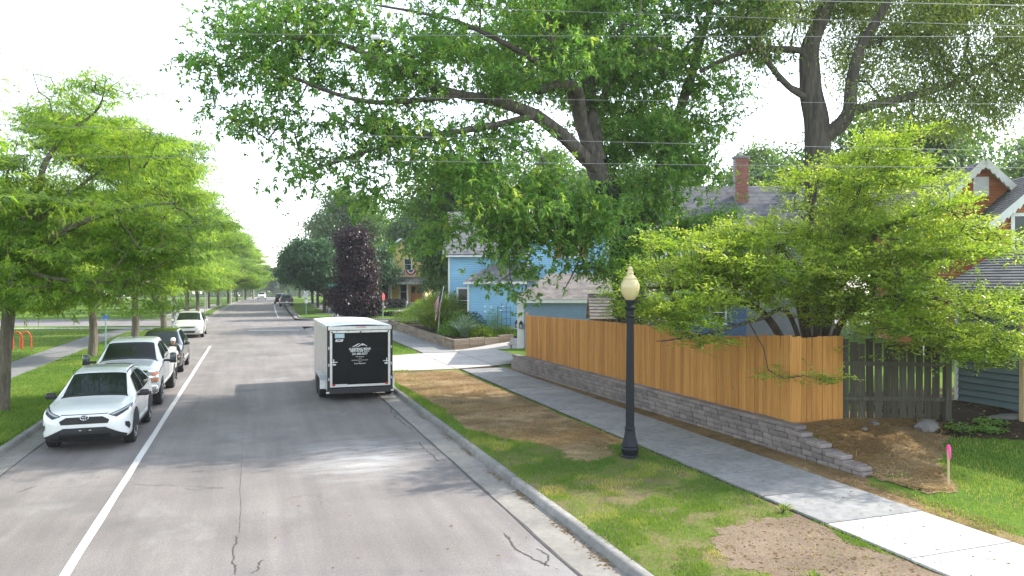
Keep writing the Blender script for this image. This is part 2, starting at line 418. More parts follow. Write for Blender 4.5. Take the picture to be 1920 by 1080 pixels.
M['bark'] = m_bark('ash_bark', (.05, .042, .035), (.15, .13, .11))
M['bark_d'] = m_bark('dark_bark', (.04, .034, .028), (.11, .095, .08))
M['bark_l'] = m_bark('locust_bark', (.09, .075, .055), (.2, .17, .13), 12)
G = lambda r, g, b: (r, g, b)
M['leaf_ash'] = m_leaf('ash_leaf', [(0, G(.085, .2, .05)), (.45, G(.145, .295, .07)), (.8, G(.23, .37, .085)), (1, G(.36, .44, .1))], .55)
M['leaf_oak'] = m_leaf('oak_leaf', [(0, G(.13, .2, .055)), (.5, G(.2, .28, .07)), (1, G(.3, .345, .09))], .55)
M['leaf_berry'] = m_leaf('lime_leaf', [(0, G(.13, .24, .03)), (.5, G(.25, .37, .05)), (1, G(.38, .45, .08))], .5)
M['leaf_locust'] = m_leaf('locust_leaf', [(0, G(.11, .225, .035)), (.5, G(.21, .35, .05)), (1, G(.36, .46, .06))], .55)
M['leaf_maple'] = m_leaf('maple_leaf', [(0, G(.025, .075, .03)), (.6, G(.04, .115, .04)), (1, G(.07, .16, .05))], .35)
M['leaf_purple'] = m_leaf('purple_leaf', [(0, G(.018, .012, .018)), (.6, G(.035, .02, .025)), (1, G(.11, .035, .04))], .3, tcol=1.0)
M['leaf_back'] = m_leaf('background_leaf', [(0, G(.05, .115, .035)), (.5, G(.085, .17, .045)), (1, G(.15, .23, .055))], .45)
M['leaf_pine'] = m_leaf('pine_needle', [(0, G(.035, .075, .035)), (1, G(.07, .12, .05))], .2)
M['leaf_ivy'] = m_leaf('ivy_leaf', [(0, G(.015, .045, .012)), (1, G(.04, .1, .02))], .15)
M['grass'] = m_leaf('grass_blade', [(0, G(.075, .16, .025)), (.45, G(.14, .24, .035)), (.75, G(.25, .31, .055)), (1, G(.42, .37, .15))], .4, .6)
M['strawbit'] = m_leaf('straw_stalk', [(0, G(.13, .08, .035)), (.5, G(.32, .21, .09)), (1, G(.5, .37, .18))], .15, .7, spec=.1)
M['silverplant'] = m_leaf('silvery_leaf', [(0, G(.12, .2, .13)), (1, G(.26, .36, .26))], .3)
M['petal'] = pmat('white_petal', (.8, .78, .74), (.7, .68, .62), 4, .7)
M['redflag'] = pmat('red_cloth', (.5, .03, .035), (.4, .02, .03), 3, .8)
M['navyflag'] = pmat('navy_cloth', (.025, .03, .075), (.035, .04, .09), 3, .8)
M['whiteflag'] = pmat('white_cloth', (.72, .7, .68), (.62, .6, .6), 3, .8)
M['signgreen'] = pmat('sign_green', (.02, .32, .2), (.025, .36, .23), 3, .45)
M['signred'] = pmat('sign_red', (.55, .02, .03), (.48, .02, .03), 3, .45)
M['signback'] = pmat('sign_aluminium', (.5, .52, .53), (.58, .6, .6), 3, .45, metal=.3)
M['signblue'] = pmat('sign_blue', (.04, .14, .45), (.05, .17, .5), 3, .45)
M['post_green'] = pmat('green_steel_post', (.2, .33, .3), (.26, .38, .35), 6, .5, metal=.3)
M['pinktape'] = pmat('pink_ribbon', (.85, .06, .36), (.78, .05, .3), 8, .5)
M['redtube'] = pmat('red_enamel', (.6, .09, .035), (.52, .07, .03), 6, .4)
M['concpole'] = m_concrete('pole_concrete', (.4, .39, .37), (.5, .49, .46), .3)
M['cable'] = pmat('weathered_cable', (.17, .175, .18), (.26, .265, .27), 4, .5, metal=.3)
M['yellowtag'] = pmat('yellow_ribbon', (.7, .5, .03), (.62, .45, .03), 8, .5)
# ================================================================ GROUND, ROADS, KERBS, WALKS
R = np.random.default_rng(11)
def gpt(px, py, z=0.0):
    """measured image point on the level z -> world"""
    s = (z - CAM_H) / ((528 - py) / 1400)
    return lat((px - 960) / 1400 * s, s, z)
def struct(o): return tag(o, kind='structure')
def sheet(name, poly, z, mat, parent=None):
    me = bpy.data.meshes.new(name); me.from_pydata([(p[0], p[1], z if len(p) < 3 else p[2]) for p in poly], [], [tuple(range(len(poly)))])
    me.update()
    bm = bmesh.new(); bm.from_mesh(me); bmesh.ops.triangulate(bm, faces=bm.faces[:]); bmesh.ops.recalc_face_normals(bm, faces=bm.faces[:])
    bm.normal_update(); bmesh.ops.reverse_faces(bm, faces=[f for f in bm.faces if f.normal.z < 0])
    bm.to_mesh(me); bm.free(); me.materials.append(mat)
    return link(name, me, parent)
def grid_sheet(name, X, Y, Z, mat, parent=None):
    r, c = X.shape
    V = np.stack([X, Y, Z], -1).reshape(-1, 3)
    i = np.arange(r * c).reshape(r, c)
    F = np.stack([i[:-1, :-1], i[:-1, 1:], i[1:, 1:], i[1:, :-1]], -1).reshape(-1, 4)
    return link(name, np_mesh(name, V, F, [mat], True), parent)
YS = np.concatenate([np.arange(-30, 60, 6.0), np.arange(60, 330, 10), np.array([340, 400, 500, 650])])
def ribbon(name, x0, x1, ys, z, mat, parent=None, n=2):
    t = np.linspace(0, 1, n)[None, :]; y = np.asarray(ys, float)[:, None]
    a = np.asarray([x0(v) for v in ys])[:, None]; b = np.asarray([x1(v) for v in ys])[:, None]
    X = a + (b - a) * t
    return grid_sheet(name, X, y + 0 * t, z_far(y) + z + 0 * t, mat, parent)

gx = np.array([-450, -300, -150, -60, -20, 0, 20, 60, 150, 300, 450.]); gy = np.array([-60, 0, 60, 120, 150, 180, 220, 260, 300, 360, 450, 600, 700.])
GX, GY = np.meshgrid(gx, gy)
struct(grid_sheet('ground', GX, GY, z_far(GY) - 0.35, M['lawn']))

KL, KR = -5.2, 4.65                       # kerb faces
TAN = math.tan(rad(16))
def cross_y(x, side): return 73 - TAN * x + side * 5.7
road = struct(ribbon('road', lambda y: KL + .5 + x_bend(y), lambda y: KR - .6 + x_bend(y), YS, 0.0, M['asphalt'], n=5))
# cross street, butted to both sides of the road
for sx, nm in ((1, 'cross_street'), (-1, 'cross_street')):
    xs = np.array([KR - .6, 12, 30, 60, 140.]) if sx > 0 else np.array([KL + .5, -14, -30, -60, -140.])
    P = [(x, cross_y(x, -1) - (.0), -.004) for x in xs] + [(x, cross_y(x, 1), -.004) for x in xs[::-1]]
    struct(sheet(nm, P, -.004, M['asphalt']))

# kerb lines: one rounded corner at each quadrant of the crossing
def arc(corner, d0, d1, r, n=7):
    """round the corner between directions d0 (in) and d1 (out)"""
    d0 = np.array(d0, float) / np.linalg.norm(d0); d1 = np.array(d1, float) / np.linalg.norm(d1)
    c = np.array(corner, float); A = c - d0 * r; B = c + d1 * r
    return [tuple((1 - t) ** 2 * A + 2 * t * (1 - t) * c + t * t * B) for t in np.linspace(0, 1, n)]
CD = (1, -TAN)
NR_c = (KR, cross_y(KR, -1)); NL_c = (KL, cross_y(KL, -1)); FR_c = (KR + .1, cross_y(KR, 1)); FL_c = (KL + .7, cross_y(KL, 1))
near_right = [(KR, 37.8)] + arc(NR_c, (0, 1), CD, 4) + [(60, cross_y(60, -1)), (140, cross_y(140, -1))]
near_left = [(KL, -30)] + arc(NL_c, (0, 1), (-1, TAN), 4) + [(-60, cross_y(-60, -1)), (-140, cross_y(-140, -1))]
far_right = [(140, cross_y(140, 1)), (60, cross_y(60, 1))] + arc(FR_c, (-1, TAN), (0, 1), 5)
far_left = [(-140, cross_y(-140, 1)), (-60, cross_y(-60, 1))] + arc(FL_c, CD, (0, 1), 5)
YF = [90, 100, 110, 120, 135, 150, 165, 180, 200, 220, 240, 260, 280, 300, 340, 400, 500]
far_right += [(KR + .1 + float(x_bend(y)), y) for y in YF]
far_left += [(KL + .7 + float(x_bend(y)) * .95, y) for y in YF]
def sweep(name, line, side, mat_k, gut=0.6, parent=None, h=.12, w=.16, gmat=None):
    """kerb (and gutter apron) along a line; the raised side is to `side` (+1 right of travel)"""
    L = np.array(line, float); d = np.gradient(L, axis=0); d /= np.linalg.norm(d, axis=1)[:, None]
    nrm = np.stack([d[:, 1], -d[:, 0]], 1) * side
    zb = z_far(L[:, 1])
    def strip(o0, z0, o1, z1):
        A = L + nrm * o0; B = L + nrm * o1
        return np.stack([np.stack([A[:, 0], B[:, 0]], 1), np.stack([A[:, 1], B[:, 1]], 1), np.stack([zb + z0, zb + z1], 1)], -1)
    prof = [(-.02, -.1), (0, .012), (.018, h - .02), (.035, h), (w, h + .004), (w + .01, -.05)]
    pts = np.stack([np.concatenate([L + nrm * o, (zb + z)[:, None]], 1) for o, z in prof], 1)
    n, k = pts.shape[:2]; i = np.arange(n * k).reshape(n, k)
    F = np.stack([i[:-1, :-1], i[:-1, 1:], i[1:, 1:], i[1:, :-1]], -1).reshape(-1, 4)
    o = link(name, np_mesh(name, pts.reshape(-1, 3), F, [mat_k]), parent)
    if gut:
        s = strip(-gut, .004, .0, .008)
        g = link('gutter', np_mesh('gutter', s.reshape(-1, 3), np.stack([np.arange(0, 2 * n - 2, 2), np.arange(1, 2 * n - 1, 2), np.arange(3, 2 * n, 2), np.arange(2, 2 * n, 2)], 1), [gmat or M['gutter']]), o)
    return o
struct(sweep('kerb', near_left, -1, M['kerb'], .5)); struct(sweep('kerb', near_right, 1, M['kerb']))
struct(sweep('kerb', far_right, 1, M['kerb'], .45)); struct(sweep('kerb', far_left, -1, M['kerb'], .45))
# near right kerb in separate cast lengths
kr = struct(sweep('kerb', [(KR, -14), (KR, 1.9)], 1, M['kerb']))
yk = 1.92
while yk < 30.8:
    e = min(yk + 3.05 + R.uniform(-.3, .3), 31.0)
    L_ = [(KR + R.normal(0, .006), yk), (KR + R.normal(0, .006), e - .014)]
    sweep('kerb_length', L_, 1, M['kerb'], 0, kr); yk = e
g_ = ribbon('gutter', lambda y: KR - .585, lambda y: KR, np.arange(1.9, 31.5, 3.0), .006, M['gutter'], kr)
ribbon('gutter_joint', lambda y: KR - .625 + .012 * math.sin(y * 1.7), lambda y: KR - .585 + .014 * math.sin(y * 2.9 + 1), np.arange(1.9, 31, .5), .009, M['tar'], kr)
gl = ribbon('gutter_joint', lambda y: KL + .49, lambda y: KL + .515 + .01 * math.sin(y * 2.3), np.arange(-5, 60, .7), .009, M['tar'], road)

def off_line(line, side, o):
    L = np.array(line, float); d = np.gradient(L, axis=0); d /= np.linalg.norm(d, axis=1)[:, None]
    return [tuple(p) for p in L + np.stack([d[:, 1], -d[:, 0]], 1) * side * o]
LZ = .12
nrp = off_line(near_right, 1, .155)
struct(sheet('lawn', [(KR + .155, -30)] + [(KR + .155, y) for y in (0, 10, 20, 30)] + nrp + [(140, -30)], LZ, M['lawn']))
struct(sheet('lawn', off_line(near_left, -1, .155) + [(-140, -30)], LZ, M['lawn']))
for ln, side, sgn in ((far_right, 1, 1), (far_left, -1, -1)):
    q = off_line(ln, side, .155); i0 = [i for i, p in enumerate(q) if p[1] > 96][:]
    j = next(i for i in range(len(q)) if abs(q[i][0]) < 12 and q[i][1] > 95)
    struct(sheet('lawn', q[:j + 1] + [(sgn * 140, q[j][1])], LZ, M['lawn']))
    yy = np.array([p[1] for p in q[j:]]); x0 = np.array([p[0] for p in q[j:]])
    t = np.array([0, 4, 12, 30, 80, 200, 400.])[None, :] * sgn
    struct(grid_sheet('lawn', x0[:, None] + t, yy[:, None] + 0 * t, z_far(yy)[:, None] + LZ + 0 * t, M['lawn']))

# painted lines
def road_line(x0, w, ya, yb, wob=.006):
    ys = np.arange(ya, yb + .01, 1.5)
    return ribbon('lane_line', lambda y: x0 - w / 2 + wob * math.sin(y * 3.1), lambda y: x0 + w / 2 + wob * math.sin(y * 2.3 + 2), ys, .004, M['line'], road)
road_line(-2.32, .13, -6, 48.2)
lf = ribbon('lane_line', lambda y: 2.55 + float(x_bend(y)), lambda y: 2.68 + float(x_bend(y)), np.arange(84, 131, 4.0), .004, M['line'], road)
sheet('stop_line', [(-.2, 62.3), (3.6, 61.4), (3.6, 61.9), (-.2, 62.8)], .0042, M['line'], road)
# cracks and the paving seam
def crack(pts, w, wob=.03, name='crack'):
    P = np.array(pts, float); t = np.linspace(0, len(P) - 1, 60); xs = np.interp(t, range(len(P)), P[:, 0]); ys = np.interp(t, range(len(P)), P[:, 1])
    nx = np.cumsum(R.normal(0, 1, 60)); nx -= np.linspace(nx[0], nx[-1], 60); nx *= wob / 3
    d = np.stack([np.gradient(xs), np.gradient(ys)], 1); d /= np.linalg.norm(d, axis=1)[:, None] + 1e-9; n = np.stack([d[:, 1], -d[:, 0]], 1)
    ww = w * R.uniform(.3, 1, 60) * np.minimum(1, np.minimum(np.arange(60), np.arange(60)[::-1]) / 6 + .1)
    C = np.stack([xs, ys], 1) + n * nx[:, None]
    V = np.stack([np.c_[C - n * ww[:, None] / 2, np.full(60, .0045)], np.c_[C + n * ww[:, None] / 2, np.full(60, .0045)]], 1).reshape(-1, 3)
    i = np.arange(0, 118, 2); link(name, np_mesh(name, V, np.stack([i, i + 1, i + 3, i + 2], 1), [M['tar']]), road)
def gp(*a): return [tuple(gpt(x, y)[:2]) for x, y in a]
crack(gp((440, 1080), (438, 1040), (442, 1005)), .032)
crack(gp((470, 1078), (478, 1058), (496, 1052)), .03)
crack(gp((945, 1000), (965, 1030), (1000, 1052), (1030, 1065)), .05, .02); crack(gp((1005, 1030), (1035, 1045), (1022, 1064)), .035, .02)
crack(gp((785, 828), (805, 850), (826, 866)), .05, .05); crack(gp((722, 748), (745, 785), (770, 808)), .05, .06)
crack(gp((455, 812), (452, 880), (448, 960), (444, 1010)), .008, .015, 'paving_seam')
for q_ in range(6):
    x_, y_ = R.uniform(-4, 3.6), R.uniform(9, 40); crack([(x_, y_), (x_ + R.normal(0, .5), y_ + R.normal(0, .5)), (x_ + R.normal(0, .9), y_ + R.normal(0, .8))], .012, .06)
crack(gp((690, 768), (760, 765), (790, 775)), .03, .06); crack(gp((30, 925), (70, 912)), .03, .02)

# sidewalk on the right: slabs with open joints
walk = struct(sheet('sidewalk', [(8.2, -6), (10.25, -6), (10.3, 63), (8.4, 63)], LZ + .004, M['mulch']))
ys_ = -3.0
slab_me = {}
for k in range(44):
    Ls = 1.52; pale = 2.2 < ys_ + .7 < 9.6  # sunlit stretch of the walk put into the slab colour
    if 30.6 < ys_ + .4 < 37.6: ys_ += Ls; continue
    key = ('n' if pale else 'o', k % 3)
    if key not in slab_me:
        slab_me[key] = MB().box((0, 0, 0), (1.9, Ls - .034, .05)).mesh('slab', M['walk_pale'] if pale else M['walk'], bevel=.008)
    o = link('slab', slab_me[key], walk, (9.25 + .004 * (ys_ - 10), ys_ + Ls / 2, LZ + .012 + R.normal(0, .0015)))
    o.rotation_euler = (R.normal(0, .0015), R.normal(0, .002), R.normal(0, .002)); ys_ += Ls
# driveway: apron over the verge, then rising beside the garage
def drive_z(x): return float(LZ + .016 + .3 * sstep(10.3, 14.5, x) - .11 * (1 - sstep(4.6, 5.6, x)))
dx = np.array([4.62, 5.0, 5.6, 7, 8.25, 9.3, 10.2, 11, 12, 13, 14, 15.5, 18.])
dn = np.interp(dx, [4.6, 8, 11.5, 18], [31.0, 30.75, 31.9, 32.5]); df = np.interp(dx, [4.6, 8.2, 10.25, 15, 18], [36.6, 38.0, 39.2, 40.6, 41.6])
t = np.linspace(0, 1, 5)[None, :]
DZ = np.array([drive_z(x) for x in dx])[:, None] + 0 * t
drive = struct(grid_sheet('driveway', dx[:, None] + 0 * t, dn[:, None] + (df - dn)[:, None] * t, DZ, M['drive']))
crack_pts = lambda a, b: [(a[0], a[1]), (b[0], b[1])]
for a, b in (((8.22, 30.8), (8.28, 38)), ((10.2, 31.3), (10.25, 39.1)), ((4.8, 34), (16, 36.6))):
    mb = MB(); n = 12
    for q in range(n):
        p = np.array(a) + (np.array(b) - a) * q / n; r_ = np.array(a) + (np.array(b) - a) * (q + 1) / n
        mb.bar((p[0], p[1], drive_z(p[0]) + .001), (r_[0], r_[1], drive_z(r_[0]) + .001), .022, .006)
    mb.build('joint', M['tar'], drive)
# the path through the grass on the left, and the walk beside the cross street there
struct(sheet('path', [(-8.75, -20), (-8.7, 40), (-8.45, 46), (-8.2, 56), (-7.6, 66), (-9.4, 66.6), (-10.6, 58), (-10.5, 40), (-10.4, -20)], LZ + .006, M['path']))
struct(sheet('path', [(-6.2, cross_y(-6.2, -1) - 2.6), (-90, cross_y(-90, -1) - 2.6), (-90, cross_y(-90, -1) - 4.1), (-6.2, cross_y(-6.2, -1) - 4.1)], LZ + .01, M['walk_pale']))
struct(sheet('path', [(-6.0, 83.5), (-4.4, 130), (-6.2, 130), (-9.5, 86)], LZ + .006, M['drive']))
struct(ribbon('sidewalk', lambda y: 8.3 + float(x_bend(y)), lambda y: 10 + float(x_bend(y)), [81, 90, 100, 110, 125, 150, 180], LZ + .006, M['walk']))
# far concrete forecourt by the second house
struct(sheet('path', [(7, 88), (30, 82), (30, 84), (7, 90)], LZ + .008, M['drive']))

# bare soil, straw and sand on the verge
def patch(name, ring, z, mat, wob=.12, parent=None, n=160):
    P = np.array(ring, float); P = np.vstack([P, P[:1]]); s = np.linspace(0, len(P) - 1, n, endpoint=False)
    x = np.interp(s, range(len(P)), P[:, 0]); y = np.interp(s, range(len(P)), P[:, 1])
    k_ = np.ones(5) / 5
    def soft():
        q = R.normal(0, 1, n + 4); return np.convolve(q, k_, 'valid') * 1.4 + .35 * R.normal(0, 1, n)
    cx_, cy_ = x.mean(), y.mean(); ds_ = np.hypot(x - cx_, y - cy_); g_f = 1 + wob * soft() * .8 / np.maximum(ds_, .2)
    x = cx_ + (x - cx_) * g_f; y = cy_ + (y - cy_) * g_f
    return sheet(name, list(zip(x, y)), z, mat, parent), np.stack([x, y], 1)
def inside(poly, x, y):
    poly = np.asarray(poly); c = np.zeros(len(x), bool); j = len(poly) - 1
    for i in range(len(poly)):
        xi, yi = poly[i]; xj, yj = poly[j]
        m = ((yi > y) != (yj > y)) & (x < (xj - xi) * (y - yi) / (yj - yi + 1e-12) + xi); c ^= m; j = i
    return c
verge_soil, SOIL = patch('soil', [(5.5, 30.6), (8.15, 30.4), (8.17, 24), (8.17, 15.4), (7.4, 14.9), (6.6, 15.0), (6.2, 16), (5.6, 16.7), (5.15, 18.2), (5.3, 21), (5.15, 25), (5.0, 28)], LZ + .006, M['straw'], .1)
struct(verge_soil)
struct(sheet('turf', [(KR + .17, -2), (8.22, -2), (8.26, 17.5), (KR + .17, 17.5)], LZ + .003, M['turf']))
sand_soil, SAND = patch('soil', [(8.2, 9.7), (7.6, 9.75), (6.6, 9.55), (6.2, 9.0), (5.9, 8.3), (6.3, 7.5), (7, 6.6), (8.2, 6.3)], LZ + .008, M['sand'], .1)
struct(sand_soil)
bare, BARE = patch('soil', [(6.3, 15.0), (7.5, 15.2), (7.4, 14.4), (6.6, 14.1), (6.1, 14.5)], LZ + .009, M['straw'], .2)
struct(bare)
struct(patch('soil', [(6.0, 10.75), (6.7, 10.7), (6.6, 10.4), (6.05, 10.45)], LZ + .007, M['sand'], .06)[0])
struct(sheet('soil', [(10.22, 4), (10.24, 11.2), (10.3, 30.6), (10.75, 30.6), (11.3, 11.0), (11.3, 4)], LZ + .005, M['straw']))

# raised side yard behind the retaining wall
def wall_x(y): return 11.12 - .0287 * (y - 11.2)
def yard_z(x, y):
    s = sstep(10.9, 14.0, y)
    return LZ + .01 + .60 * s + (1 - s) * .45 * sstep(11.3, 17.0, x) * sstep(3, 9, y)
yy = np.concatenate([np.arange(2, 16, .4), np.arange(16, 33.1, 1.2)]); tt = np.concatenate([np.linspace(0, 4, 14), np.array([5, 6, 8, 12, 20, 34.])])
edge = np.where(yy < 11.1, 10.62, np.array([wall_x(v) for v in yy]) + .16)
YX = edge[:, None] + tt[None, :]; YY = yy[:, None] + 0 * YX
YZ = yard_z(YX, YY) + .014 * np.sin(YX * 3.1 + 1.3 * YY) * np.sin(YY * 2.3) * (tt[None, :] > .2) * sstep(2, 3, tt[None, :] * 4)
yard = struct(grid_sheet('yard', YX, YY, YZ, M['lawn']))
ystraw = None
def drape(name, ring, mat, dz, wob=.12, step=.09):
    """irregular patch following the yard surface"""
    _, P = patch('tmp', ring, 0, mat, wob); bpy.data.objects.remove(_)
    x0, y0 = P.min(0); x1, y1 = P.max(0)
    xs = np.arange(x0, x1, step); ys = np.arange(y0, y1, step); X, Y = np.meshgrid(xs, ys)
    i = np.arange(X.size).reshape(X.shape); ins = inside(P, X.ravel(), Y.ravel()).reshape(X.shape)
    F = np.stack([i[:-1, :-1], i[:-1, 1:], i[1:, 1:], i[1:, :-1]], -1)
    keep = ins[:-1, :-1] | ins[:-1, 1:] | ins[1:, 1:] | ins[1:, :-1]
    Z = yard_surf(X, Y) + dz
    V = np.stack([X, Y, Z], -1).reshape(-1, 3); F = F[keep]
    u, inv = np.unique(F, return_inverse=True)
    return struct(link(name, np_mesh(name, V[u], inv.reshape(F.shape), [mat], True))), P
def yard_surf(x, y):
    return yard_z(x, y) + .014 * np.sin(x * 3.1 + 1.3 * y) * np.sin(y * 2.3)
_, YSTRAW = drape('soil', [(11.15, 11.0), (11.2, 10.0), (11.7, 9.9), (12.4, 10.6), (13.4, 11.6), (14.6, 12.4), (14.9, 13.4), (13, 14.3), (11.3, 14.2), (11.25, 12.4)], M['straw'], .012)
_, YMULCH = drape('soil', [(14.3, 12.2), (15.6, 11.2), (17.4, 10.2), (22, 9.5), (22, 16), (15, 16.5), (14.2, 13.6)], M['mulch'], .02, .1, .15)
# ================================================================ GRASS, STRAW, LITTER (uncountable)
def blades(name, x, y, z, h, w, tint, mat, lean=.5):
    n = len(x); a = R.uniform(0, 2 * np.pi, n); ca, sa = np.cos(a), np.sin(a)
    l = R.uniform(0, lean, n) * h; b = R.uniform(0, 2 * np.pi, n)
    B = np.stack([x, y, z], 1)
    s = np.stack([ca, sa, 0 * ca], 1) * (w / 2)[:, None]
    mid = B + np.stack([np.cos(b) * l * .35, np.sin(b) * l * .35, h * .6], 1)
    tip = B + np.stack([np.cos(b) * l, np.sin(b) * l, h], 1)
    V = np.stack([B - s, B + s, mid + s * .7, tip, mid - s * .7], 1).reshape(-1, 3)
    i = np.arange(n)[:, None] * 5
    F = np.vstack([i + [0, 1, 2], i + [0, 2, 4], i + [4, 2, 3]])
    return tag(link(name, np_mesh(name, V, F, [mat], False, np.repeat(tint, 5))), kind='stuff')
def patchy(x, y, s, seed):
    """cheap smooth noise in 0..1"""
    r = np.random.default_rng(seed); f = np.zeros(len(x))
    for k in range(6):
        a = r.uniform(0, 6.28); q = s * (1 + .8 * k) ; f += np.sin((x * np.cos(a) + y * np.sin(a)) * q + r.uniform(0, 6.28)) / (1 + k * .5)
    return np.clip(.5 + f / 4.5, 0, 1)
def lit(base, x, y, s=1.2, seed=3, amp=.45): return np.clip(base + amp * (patchy(x, y, s, seed) - .5) + R.normal(0, .13, len(x)), 0, 1)
n = 150000
x = R.uniform(4.78, 8.3, n); y = 4.5 + 13.5 * R.uniform(0, 1, n) ** 1.25
den = np.ones(n)
den[inside(SOIL, x, y)] = .03; den[inside(SAND, x, y)] = .025; den[inside(BARE, x, y)] = .08
den *= .12 + .88 * sstep(.3, .56, patchy(x, y, 2.2, 8)) * (.5 + .5 * sstep(.25, .5, patchy(x, y, 5.5, 18))); den *= np.where((x > 8.2) | (x < 4.83), .35, 1)
den *= np.hypot(x - 7.59, y - 14.13) > .17
k = R.uniform(0, 1, n) < den; x, y = x[k], y[k]
h = R.uniform(.025, .07, len(x)) * (.7 + .6 * patchy(x, y, 3, 5))
blades('grass', x, y, np.full(len(x), LZ), h, R.uniform(.006, .012, len(x)), np.clip(lit(.36, x, y) + .45 * sstep(.6, .8, patchy(x, y, 1.7, 28)), 0, 1), M['grass'], .9)
n = 14000                                                            # fringe along the kerb beside the straw, beyond the drive
x = R.uniform(4.8, 6.2, n); y = R.uniform(16.5, 31, n); k = ~inside(SOIL, x, y) | (R.uniform(0, 1, n) < .06); x, y = x[k], y[k]
blades('grass', x, y, np.full(len(x), LZ), R.uniform(.03, .09, len(x)), R.uniform(.009, .016, len(x)), lit(.45, x, y), M['grass'], .9)
n = 60000                                                            # lawn round the stake
x = R.uniform(10.3, 17.5, n); y = R.uniform(4.5, 12.8, n)
den = np.where(inside(YSTRAW, x, y), .05, 1) * np.where(inside(YMULCH, x, y), .04, 1) * (.12 + .7 * patchy(x, y, 2, 4))
den *= (y < 9.2 + (x - 10.3) * 1.3) | (x > 11.5)
k = R.uniform(0, 1, n) < den; x, y = x[k], y[k]
blades('grass', x, y, yard_surf(x, y) - .005, R.uniform(.03, .085, len(x)), R.uniform(.007, .014, len(x)), lit(.62, x, y, 1.0, 9, .7), M['grass'], .9)
n = 60000                                                            # left verge, longer blades seen from farther off
x = R.uniform(-8.7, -5.4, n); y = 20 + 42 * R.uniform(0, 1, n) ** 1.5
blades('grass', x, y, np.full(n, LZ), R.uniform(.04, .09, n), R.uniform(.014, .026, n), lit(.4, x, y, .8, 2), M['grass'], .9)
n = 30000
x = R.uniform(-22, -10.6, n); y = 34 + 36 * R.uniform(0, 1, n) ** 1.3
blades('grass', x, y, np.full(n, LZ), R.uniform(.04, .08, n), R.uniform(.016, .03, n), lit(.5, x, y, .6, 6), M['grass'], .9)
n = 12000
x = R.uniform(4.85, 8.3, n); y = R.uniform(38.4, 62, n)
k = (y > 38.2)
blades('grass', x, y, np.full(n, LZ), R.uniform(.05, .1, n), R.uniform(.014, .026, n), lit(.5, x, y, .6, 6), M['grass'], .9)
def stalks(name, x, y, z, ln, w, tint, mat):
    n = len(x); a = R.uniform(0, 2 * np.pi, n); e = R.normal(0, .16, n)
    d = np.stack([np.cos(a), np.sin(a), np.abs(e)], 1) * (ln / 2)[:, None]; s = np.stack([-np.sin(a), np.cos(a), 0 * a], 1) * (w / 2)[:, None]
    C = np.stack([x, y, z], 1)
    V = np.stack([C - d - s, C - d + s, C + d + s, C + d - s], 1).reshape(-1, 3)
    return tag(link(name, np_mesh(name, V, np.arange(4 * n).reshape(-1, 4), [mat], False, np.repeat(tint, 4))), kind='stuff')
n = 40000
x = R.uniform(4.9, 8.25, n); y = 14.6 + 16.2 * R.uniform(0, 1, n) ** 1.3; k = inside(SOIL, x, y) & (R.uniform(0, 1, n) < .15 + .85 * sstep(.35, .65, patchy(x, y, 1.6, 12))); x, y = x[k], y[k]
stalks('straw', x, y, LZ + R.uniform(.008, .025, len(x)), R.uniform(.06, .18, len(x)), R.uniform(.006, .014, len(x)), lit(.58, x, y, 1.5, 7, .7), M['strawbit'])
n = 40000
x = R.uniform(10.7, 15, n); y = R.uniform(8.8, 14.3, n); k = inside(YSTRAW, x, y) & (R.uniform(0, 1, n) < .25 + .75 * sstep(.3, .6, patchy(x, y, 2, 13))); x, y = x[k], y[k]
stalks('straw', x, y, yard_surf(x, y) + R.uniform(.015, .045, len(x)), R.uniform(.07, .2, len(x)), R.uniform(.007, .014, len(x)), lit(.68, x, y, 1.5, 7), M['strawbit'])
n = 9000
y = R.uniform(8, 30.4, n); x = R.uniform(10.28, 10.9, n); k = x < np.array([wall_x(v) for v in y]) - .1; x, y = x[k], y[k]
stalks('straw', x, y, LZ + R.uniform(.008, .025, len(x)), R.uniform(.04, .13, len(x)), R.uniform(.005, .011, len(x)), lit(.35, x, y, 1.5, 7), M['strawbit'])
# gutter litter, crumbs of soil, fallen leaves
n = 900
x = np.concatenate([R.normal(KR - .08, .05, n // 2), R.uniform(5.9, 8.3, n // 2)]); y = np.concatenate([R.choice([9.3, 10.6, 12.5, 14, 16.2, 18, 21], n // 2) + R.normal(0, .3, n // 2), R.uniform(6.4, 9.7, n // 2)])
k = (x < KR - .02) | inside(SAND, x, y)
x, y = x[k], y[k]; z = np.where(x < KR, .014, LZ + .014)
stalks('leaf_litter', x, y, z, R.uniform(.02, .06, len(x)), R.uniform(.012, .03, len(x)), R.uniform(0, .35, len(x)), M['strawbit'])
n = 420                                                              # bits blown onto the walk and the road edge
x = np.concatenate([R.uniform(8.35, 10.1, n // 2), R.uniform(-5, 4.6, n // 2)]); y = np.concatenate([5 + 22 * R.uniform(0, 1, n // 2) ** 1.3, 8 + 22 * R.uniform(0, 1, n // 2) ** 1.3])
stalks('leaf_litter', x, y, np.where(x > 8, LZ + .042, .008), R.uniform(.02, .06, n), R.uniform(.012, .03, n), R.uniform(0, .5, n), M['strawbit'])
n = 500
x = R.uniform(14.4, 20, n); y = R.uniform(9.8, 14.5, n); k = inside(YMULCH, x, y); x, y = x[k], y[k]
stalks('leaf_litter', x, y, yard_surf(x, y) + .035, R.uniform(.04, .09, len(x)), R.uniform(.03, .05, len(x)), R.uniform(0, .9, len(x)), M['strawbit'])
